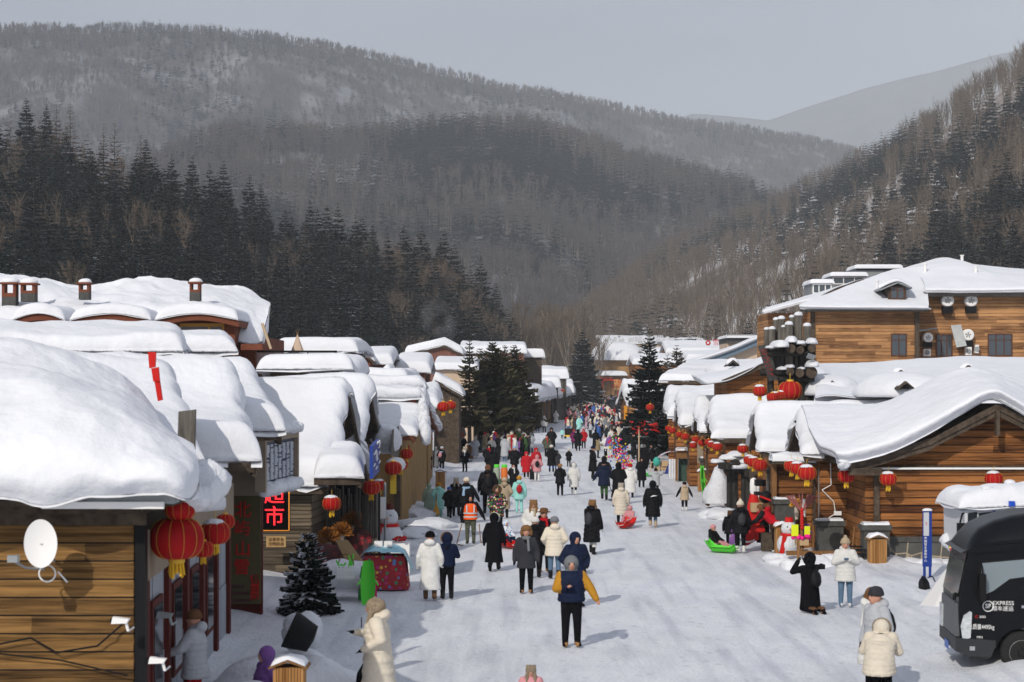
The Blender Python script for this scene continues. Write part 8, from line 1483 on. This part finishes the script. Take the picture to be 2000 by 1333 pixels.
t5 = thing('birch_grove', '-', 'birch'); bpy.data.objects.remove(t5)
for i in range(44):
    x = r6.uniform(1008, 1125) if i < 36 else r6.uniform(1120, 1180); D = r6.uniform(400, 520); h = r6.uniform(15, 24)
    put(PB, i * 2, (x - 1000) / F * D, D, 0, h, 16, 'tall pale leafless tree in the grove at the end of the street', 'bare trees at the end of the street', r6.uniform(0, 6))
for i, (x, D, h) in enumerate([(1380, 330, 7), (1405, 340, 8), (1460, 300, 16), (1485, 320, 10), (1580, 330, 12), (1620, 340, 17), (1830, 330, 13)]):
    X = (x - 1000) / F * D; put(PS, i, X, D, 0 if i < 5 else 6, h, 20, ['small spruce', 'small round spruce', 'tall isolated spruce', 'short spruce', 'spruce', 'tall spruce', 'broad spruce'][i] + ' standing at the foot of the right slope number'.replace(' number', ''), 'spruces at the foot of the right slope', i, 1.3)
# ---------------- buildings behind the left roofs ----------------
t = thing('dormer_building', 'long brown building with three eyebrow dormers and little chimneys under deep snow', 'building'); DB = 62.0
snow_patch([[(-300, 660, DB), (0, 655, DB), (130, 655, DB), (260, 655, DB), (390, 655, DB), (470, 668, DB), (500, 672, DB), (512, 668, DB + .3)], [(-300, 610, DB + 1), (0, 606, DB + 1), (130, 602, DB + 1), (260, 600, DB + 1), (390, 600, DB + 1), (470, 625, DB + 1), (508, 640, DB + 1), (518, 632, DB + 1.4)], [(-300, 588, DB + 2.6), (0, 588, DB + 2.6), (130, 586, DB + 2.6), (260, 586, DB + 2.6), (390, 588, DB + 2.6), (460, 600, DB + 2.6), (512, 612, DB + 2.6), (525, 605, DB + 3)],
            [(-300, 550, DB + 6), (0, 546, DB + 6), (75, 552, DB + 6), (180, 565, DB + 6), (270, 550, DB + 6), (400, 560, DB + 6), (470, 570, DB + 6), (528, 592, DB + 6)], [(-300, 545, DB + 7), (0, 541, DB + 7), (75, 547, DB + 7), (180, 560, DB + 7), (270, 546, DB + 7), (400, 556, DB + 7), (470, 566, DB + 7), (528, 596, DB + 7)], [(-300, 600, DB + 10), (0, 596, DB + 10), (75, 600, DB + 10), (180, 605, DB + 10), (270, 600, DB + 10), (400, 605, DB + 10), (470, 610, DB + 10), (520, 640, DB + 10)]], 150, 50, .22, 1.1, .5, parent=t, seed=6)
m = MB(); sb(m, -300, 498, 655, 900, DB + .6, 8); m.build('wall', redbrown, t); m = MB(); sb(m, 470, 512, 672, 684, DB - .4, 1.5); m.build('gutter_box', redbrown, t)
for i, (x0, x1) in enumerate([(24, 128), (137, 296), (303, 466)]):
    f = lambda s0, yy: P(s0, yy, DB - 1.2); N = 14; top = [(x0 + (x1 - x0) * k / N, 626 - 13 * math.sin(math.pi * k / N)) for k in range(N + 1)]; d_ = DB - 1.2; q2 = [(P(a, b, d_).x, P(a, b, d_).z) for a, b in top]
    m = MB(); m.prism([(a, b) for a, b in q2] + [(a, b - .22) for a, b in q2[::-1]], d_, d_ + 4); m.build('dormer_eave', redbrown, t); m = MB(); m.prism([(q2[1][0], q2[1][1] - .25)] + [(a, b - .2) for a, b in q2[1:-1]] + [(q2[-2][0], q2[-2][1] - .25), (q2[-2][0], 5.1), (q2[1][0], 5.1)], d_ + .5, d_ + 4); m.build('dormer_wall', redbrown, t)
    X, Y = np.meshgrid(samp(q2[-1][0] - q2[0][0], .35, .12) + q2[0][0], samp(4.2, .3, .2) + d_ - .1, indexing='ij'); Zb = np.interp(X, [a for a, b in q2], [b for a, b in q2]); T = .34 * edge_t(np.minimum(X - X.min(), X.max() - X), .3) * edge_t(np.minimum(Y - Y.min(), Y.max() - Y), .3) * (1 + .2 * fbm(X, Y)); snow_sheet(t, 'snow_cover', X, Y, Zb + .01, T, i, drip=.05)
    if i == 2:
        wn = timber; a = P(352, 632, d_ + .5); b = P(438, 650, d_ + .5); m = MB(); m.box(a.x, b.x, d_ + .42, d_ + .49, b.z - .3, a.z); fo = m.build('window', mat('ochre_frame', (.40, .20, .04), .6), t); m = MB(); m.box(a.x + .06, (a.x + b.x) / 2 + .2, d_ + .4, d_ + .415, b.z - .3, a.z - .12); m.box((a.x + b.x) / 2 + .28, b.x - .06, d_ + .4, d_ + .415, b.z - .3, a.z - .12); m.build('pane', glass_dark, fo)
for i, (x, yt, yb, w_) in enumerate([(20, 556, 597, 30), (57, 557, 582, 31), (166, 556, 578, 22), (382, 555, 580, 22)]):
    D3 = DB + 1.5; a = P(x, yt, D3); b = P(x, yb + 8, D3); hw = w_ * D3 / F / 2; hh = a.z - b.z; c2 = thing('chimney', ['tallest brown chimney at the far left of the dormer building', 'wide brown chimney second from the left', 'small brown chimney above the middle dormer', 'small brown chimney above the right dormer'][i], 'chimney', (a.x, D3, b.z), 0, 'brown chimneys of the dormer building')
    MB().box(-hw * .9, hw * .9, -.2, .2, 0, hh * .5).build('dark_base', stone_grey, c2); m = MB(); m.box(-hw * .9, hw * .9, -.2, .2, hh * .5, hh * .65); m.box(-hw * .9, -hw * .55, -.2, .2, hh * .65, hh); m.box(hw * .55, hw * .9, -.2, .2, hh * .65, hh); m.box(-hw * 1.15, hw * 1.15, -.28, .28, hh, hh + .06); m.build('chimney_head', redbrown, c2); lump('snow_cap', (0, 0, hh + .08), hw * 1.2, c2, (1, .9, .55), .15, i, material=snow)
def small_house(lb, x0, x1, yr, ye, D, wallm, kind='cross', depth=6, st=.5, yw=None, name='house', apex=None):
    """gable towards us when apex is given, otherwise eave towards us"""
    t = thing(name, lb, 'house'); a = P(x0, ye, D); b = P(x1, ye, D); h0 = max(0, 0)
    if apex:
        c = P(apex, yr, D); m = MB(); m.prism([(a.x + .3, 0), (a.x + .3, a.z - .1), (c.x, c.z - .15), (b.x - .3, b.z - .1), (b.x - .3, 0)], D + .4, D + depth); m.build('wall', wallm, t); m = MB(); m.prism([(a.x, a.z), (c.x, c.z), (c.x, c.z - .25), (a.x, a.z - .25)], D, D + .15); m.prism([(c.x + .005, c.z), (b.x, b.z), (b.x, b.z - .25), (c.x + .005, c.z - .25)], D, D + .15); m.build('barge_board', dark_wood, t)
        X, Y = np.meshgrid(samp(b.x - a.x, .4, .3) + a.x, samp(depth, .4, .5) + D - .1, indexing='ij'); Zb = np.interp(X, [a.x, c.x, b.x], [a.z, c.z, b.z])
    else:
        r_ = P(0, yr, D + depth / 2); m = MB(); m.box(a.x + .4, b.x - .4, D + .4, D + depth - .4, 0, a.z - .02); m.prism([(D + .45, a.z - .1), (D + depth / 2, r_.z - st - .2), (D + depth - .45, a.z - .1)], a.x + .42, b.x - .42, 0, 'x'); m.build('wall', wallm, t); X, Y = np.meshgrid(samp(b.x - a.x, .4, .4) + a.x, samp(depth, .4, .3) + D, indexing='ij'); Zb = a.z + (r_.z - st - a.z) * (1 - np.abs((Y - D) / depth * 2 - 1))
    T = st * (1 + .3 * fbm(X * .3 + x0, Y * .3, 3)) * edge_t(np.minimum(X - X.min(), X.max() - X), .4) * edge_t(np.minimum(Y - Y.min(), Y.max() - Y), .4); snow_sheet(t, 'snow_cover', X, Y, Zb + .01, T, x0, drip=.15); return t
small_house('low building with a long sloping snow roof behind the glass railing on the left', 535, 700, 660, 688, 78, dark_wood, depth=9, st=.6)
small_house('red brown house with a small front gable among the left back roofs', 704, 768, 675, 712, 112, pinkbrown, depth=9, st=.6); small_house('tiny brick red gable at the front of the left back house', 701, 732, 690, 705, 110, redbrown, apex=714, depth=3, st=.3)
small_house('steep brown gabled snow house in the middle of the left back roofs', 768, 842, 690, 728, 118, pinkbrown, depth=8, st=.6); small_house('wide pinkish barn gable far behind the left spruces', 790, 905, 674, 692, 190, pinkbrown, apex=868, depth=16, st=.7)
small_house('long flat snow roof continuing the pinkish barn to the right', 895, 1030, 668, 690, 205, pinkbrown, depth=12, st=.9); small_house('dark building with a rounded snow brim right of the left spruces', 975, 1065, 686, 698, 215, dark_wood, depth=10, st=1.0)
small_house('flat snow roof with an orange eave behind the slender spruce', 858, 940, 706, 716, 150, timber, depth=8, st=.5); small_house('low snow roof in the hollow between the left back houses', 845, 935, 695, 722, 135, cream_wall, depth=10, st=.5); small_house('small snow roof with dark gable under the brick red house', 738, 772, 722, 738, 96, redbrown, apex=757, depth=4, st=.35)
small_house('small arched snow roof in front of the steep brown gable', 775, 815, 732, 745, 92, timber, apex=795, depth=5, st=.4); small_house('broad snow roof under the two dark street spruces on the left', 838, 905, 742, 772, 118, dark_wood, apex=850, depth=6, st=.5)
small_house('snow roof filling the gap behind the big plain left roof', 500, 690, 712, 722, 60, log_grey, depth=7, st=.6); small_house('long white roof slope between the black gabled roof and the ragged house', 690, 800, 722, 750, 74, log_grey, depth=9, st=.6)
for i, (x0, x1, yr, ye, D) in enumerate([(1030, 1112, 716, 740, 262), (1035, 1096, 732, 757, 240), (1098, 1122, 740, 768, 300), (1112, 1128, 748, 770, 330)]): small_house(['upper snow roof of the far left plank house', 'lower snow roof of the far left plank house', 'curled snow roof at the end of the left row', 'last small snow roof of the left row'][i], x0, x1, yr, ye, D, board_pole, depth=8, st=1.3)
t = thing('plank_house', 'long row of weathered vertical planks with string lanterns on the far left', 'house'); A_ = P(1030, HY, 190); B_ = P(1114, HY, 330); d_ = B_ - A_; m = MB()
for k in range(60):
    f = k / 60; p = A_ + d_ * f; q_ = A_ + d_ * ((k + .8) / 60); h_ = 3.5 + .25 * math.sin(k * 1.7); o_ = .25 * (k % 3 == 0); m.add([(p.x + o_, p.y, 0), (q_.x + o_, q_.y, 0), (q_.x + o_, q_.y, h_), (p.x + o_, p.y, h_), (p.x - 1, p.y, 0), (p.x - 1, p.y, h_)], [(0, 1, 2, 3), (4, 0, 3, 5)], k % 2)
m.build('plank', [board_pole, timber], t)
for k in range(5):
    f = (k + .5) / 5; p = A_ + d_ * f; U, V = np.meshgrid(samp(27, 1, 1), samp(9, .8, .6), indexing='ij'); X = p.x + 1.1 - V + (U - 13.5) * d_.x / d_.y; Y = p.y + U - 13.5; T = 1.25 * edge_t(np.minimum(U, 27 - U), 1) * edge_t(np.minimum(V, 9 - V), .8) * (1 + .6 * fbm(X * .4, Y * .2, 3)); snow_sheet(t, 'snow_cover', X, Y, 3.55 + V * .22, T, k, drip=.8)
# golden hall at the end of the street
t = thing('golden_hall', 'golden timber hall with two storeys of snow roofs closing the street', 'hall'); DE = 430.
m = MB(); sb(m, 1163, 1250, 700, 735, DE, 10); sb(m, 1158, 1245, 735, 772, DE - 4, 10); m.build('wall', mat('gold_wood', (.42, .24, .09), .7, noise=.5, nscale=.6), t); m = MB()
for k in range(9): sb(m, 1164 + k * 9, 1166 + k * 9, 737, 770, DE - 4.6, .4)
m.build('column', timber, t); m = MB(); sb(m, 1176, 1208, 741, 744, DE - 6, .5); sb(m, 1175, 1178, 744, 775, DE - 6, .5); sb(m, 1206, 1209, 744, 775, DE - 6, .5); m.build('red_portal', red_paint, t); m = MB(); sb(m, 1199, 1213, 742, 762, DE - 6.8, .3); m.build('gold_panel', mat('gold_panel', (.6, .38, .12), .6), t); text('大锅\n铁锅炖', 1.0, P(1206, 751, DE - 7), red_paint, t)
for (x0, x1, yr, ye, D, sn_) in [(1155, 1262, 668, 704, DE - 2, 5), (1156, 1226, 724, 734, DE - 7, 3)]:
    a = P(x0, ye, D); b = P(x1, ye, D); r_ = P(0, yr, D + 5); X, Y = np.meshgrid(samp(b.x - a.x, 1, 1.0) + a.x, samp(10, 1, 1.0) + D, indexing='ij'); e = edge_t(np.minimum(X - a.x, b.x - X), 5); Zb = a.z + (r_.z - 1 - a.z) * (1 - np.abs((Y - D) / 5 - 1)) * e; snow_sheet(t, 'snow_cover', X, Y, Zb, 1.0 * edge_t(np.minimum(X - a.x, b.x - X), 1) * edge_t(np.minimum(Y - D, D + 10 - Y), 1), 2)
# far right settlement
for i, (x0, x1, yr, ye, D, wm) in enumerate([(1165, 1300, 655, 672, 520, cream_wall), (1280, 1380, 660, 672, 480, cream_wall), (1255, 1330, 678, 690, 330, dark_wood), (1300, 1420, 665, 690, 300, log_warm), (1340, 1440, 684, 705, 240, log_warm), (1235, 1340, 690, 712, 260, log_warm), (1340, 1500, 702, 730, 150, log_warm), (1310, 1470, 722, 748, 125, log_warm)]):
    small_house(['farthest cream block with snow roof behind the golden hall', 'far cream block with rows of snow capped vents', 'dark glazed roof edge house in the far settlement', 'long far snow roof left of the red ring sign', 'snow roof in front of the red ring sign', 'snow roof directly right of the tall right spruce', 'broad snow field roof left of the log tower', 'nearest broad snow roof behind the right row'][i], x0, x1, yr, ye, D, wm, depth=14 if D > 200 else 10, st=.7)
m = MB()
for k in range(46): x = r6.uniform(1180, 1460); D3 = r6.uniform(470, 500); m.box((x - 1000) / F * D3 - .35, (x - 1000) / F * D3 + .35, D3, D3 + .7, P(0, 668, D3).z, P(0, r6.uniform(657, 663), D3).z)
tag(m.build('rooftop_vents', snow_lump), 'dozens of small snow capped vents on the far roofs', 'vents', kind='stuff')
D3 = 290.; o = MB().path([P(1383, 670, D3) + Vector((math.cos(a) * .28 * 1.1, 0, math.sin(a) * .28 * 1.1)) for a in np.linspace(0, 6.28, 16)], .13, 6).build('ring_sign', red_paint); tag(o, 'round red ring sign on a far roof', 'sign')
text('雪乡', 1.1, P(1405, 670, D3), red_paint, None); tag(COL.objects[-1], 'two red Chinese characters beside the ring sign', 'sign')
# glass railing and teepee on the left roof terrace
t = thing('glass_railing', 'glass terrace railing with a black rail behind the big plain roof', 'railing'); D3 = 63.; m = MB(); sb(m, 490, 658, 685, 689, D3, .08); sb(m, 652, 658, 685, 722, D3, .08); sb(m, 600, 602, 689, 720, D3, .05); m.build('rail', black_m, t); gl = bpy.data.materials.new('clear_glass'); gl.use_nodes = True; b_ = gl.node_tree.nodes['Principled BSDF']; b_.inputs['Alpha'].default_value = .18; b_.inputs['Base Color'].default_value = (.7, .75, .8, 1); b_.inputs['Roughness'].default_value = .05; m = MB(); sb(m, 492, 652, 689.2, 720, D3 + .03, .02); m.build('glass_pane', gl, t)
t = thing('teepee', 'small cream teepee with crossed poles on the left roof terrace', 'tent', P(581, 686, 66)); m = MB(); n = 8; m.add([(0, 0, .62)] + [(.23 * math.cos(a), .23 * math.sin(a), 0) for a in np.linspace(0, 6.28, n, endpoint=False)], [(0, 1 + i, 1 + (i + 1) % n) for i in range(n)]); m.build('canvas', cream_wall, t); m = MB(); m.tube((-.05, 0, .5), (.06, 0, .75), .012); m.tube((.05, 0, .5), (-.06, 0, .75), .012); m.build('poles', timber, t)
o = MB().tube(P(512, 632, 62), P(529, 682, 62), .05).build('leaning_pole', MATS['pale_post']); tag(o, 'pale pole leaning on the end of the dormer building', 'pole')
o = MB().prism([(-.05, .25), (.07, .25), (.06, .02), (-.03, .0)], -.03, .03).prism([(0, .0), (.11, .02), (.13, -.22), (.03, -.2)], -.03, .03).prism([(.05, -.2), (.13, -.2), (.17, -.48), (.1, -.5)], -.03, .03).build('red_ribbon', red_paint); o.location = P(296, 720, 28.2); tag(o, 'red ribbon tied to the gable of the second left roof', 'ribbon')
o = MB(); a = P(364, 800, 27.6); o.prism([(a.x - .13, a.z - .85), (a.x + .13, a.z - 1.0), (a.x + .15, a.z), (a.x - .1, a.z - .03)], 27.5, 27.6); o = o.build('gable_board', grey_log); tag(o, 'weathered vertical board rising behind the nearest left roof', 'board')
# smoke from the far left chimney
sm = bpy.data.materials.new('smoke'); sm.use_nodes = True; n_ = sm.node_tree; n_.nodes.clear(); oo = n_.nodes.new('ShaderNodeOutputMaterial'); vv = n_.nodes.new('ShaderNodeVolumePrincipled'); tc_ = n_.nodes.new('ShaderNodeTexCoord'); nz_ = n_.nodes.new('ShaderNodeTexNoise'); nz_.inputs['Scale'].default_value = .5; nz_.inputs['Detail'].default_value = 4; mr = n_.nodes.new('ShaderNodeMapRange'); mr.inputs[1].default_value = .42; mr.inputs[2].default_value = .8; mr.inputs[4].default_value = .5
n_.links.new(tc_.outputs['Object'], nz_.inputs['Vector']); n_.links.new(nz_.outputs['Fac'], mr.inputs[0]); mp_ = n_.nodes.new('ShaderNodeMapping'); mp_.inputs['Location'].default_value = (0, 0, -.95); mp_.inputs['Scale'].default_value = (.5, .5, .35); gr_ = n_.nodes.new('ShaderNodeTexGradient'); gr_.gradient_type = 'SPHERICAL'; mu_ = n_.nodes.new('ShaderNodeMath'); mu_.operation = 'MULTIPLY'
n_.links.new(tc_.outputs['Object'], mp_.inputs[0]); n_.links.new(mp_.outputs[0], gr_.inputs[0]); n_.links.new(gr_.outputs['Fac'], mu_.inputs[0]); n_.links.new(mr.outputs[0], mu_.inputs[1]); n_.links.new(mu_.outputs[0], vv.inputs['Density']); n_.links.new(vv.outputs[0], oo.inputs['Volume']); vv.inputs['Color'].default_value = (.95, .95, 1, 1)
m = MB(); m.lathe([(.5, 0), (1.4, 1.5), (2.2, 3.2), (1.5, 4.8), (.3, 5.5)], n=16); o = m.build('smoke', sm); o.location = P(880, 676, 188); o.rotation_euler = (0, R(-25), 0); tag(o, 'pale smoke drifting left from the far roof behind the slender spruce', 'smoke', kind='stuff')
# ---------------- air ----------------
hz = MB().box(-7000, 7000, -60, 7800, -6, 1150).build('haze', [], None)
hm = bpy.data.materials.new('haze'); hm.use_nodes = True; hn = hm.node_tree; hn.nodes.clear()
ho = hn.nodes.new('ShaderNodeOutputMaterial'); hv = hn.nodes.new('ShaderNodeVolumePrincipled')
hv.inputs['Color'].default_value = (.82, .90, 1, 1); hv.inputs['Density'].default_value = .00019; hv.inputs['Anisotropy'].default_value = -.35
hn.links.new(hv.outputs[0], ho.inputs['Volume']); hz.data.materials.append(hm); hz['kind'] = 'stuff'; hz['label'] = 'thin grey winter haze filling the valley'
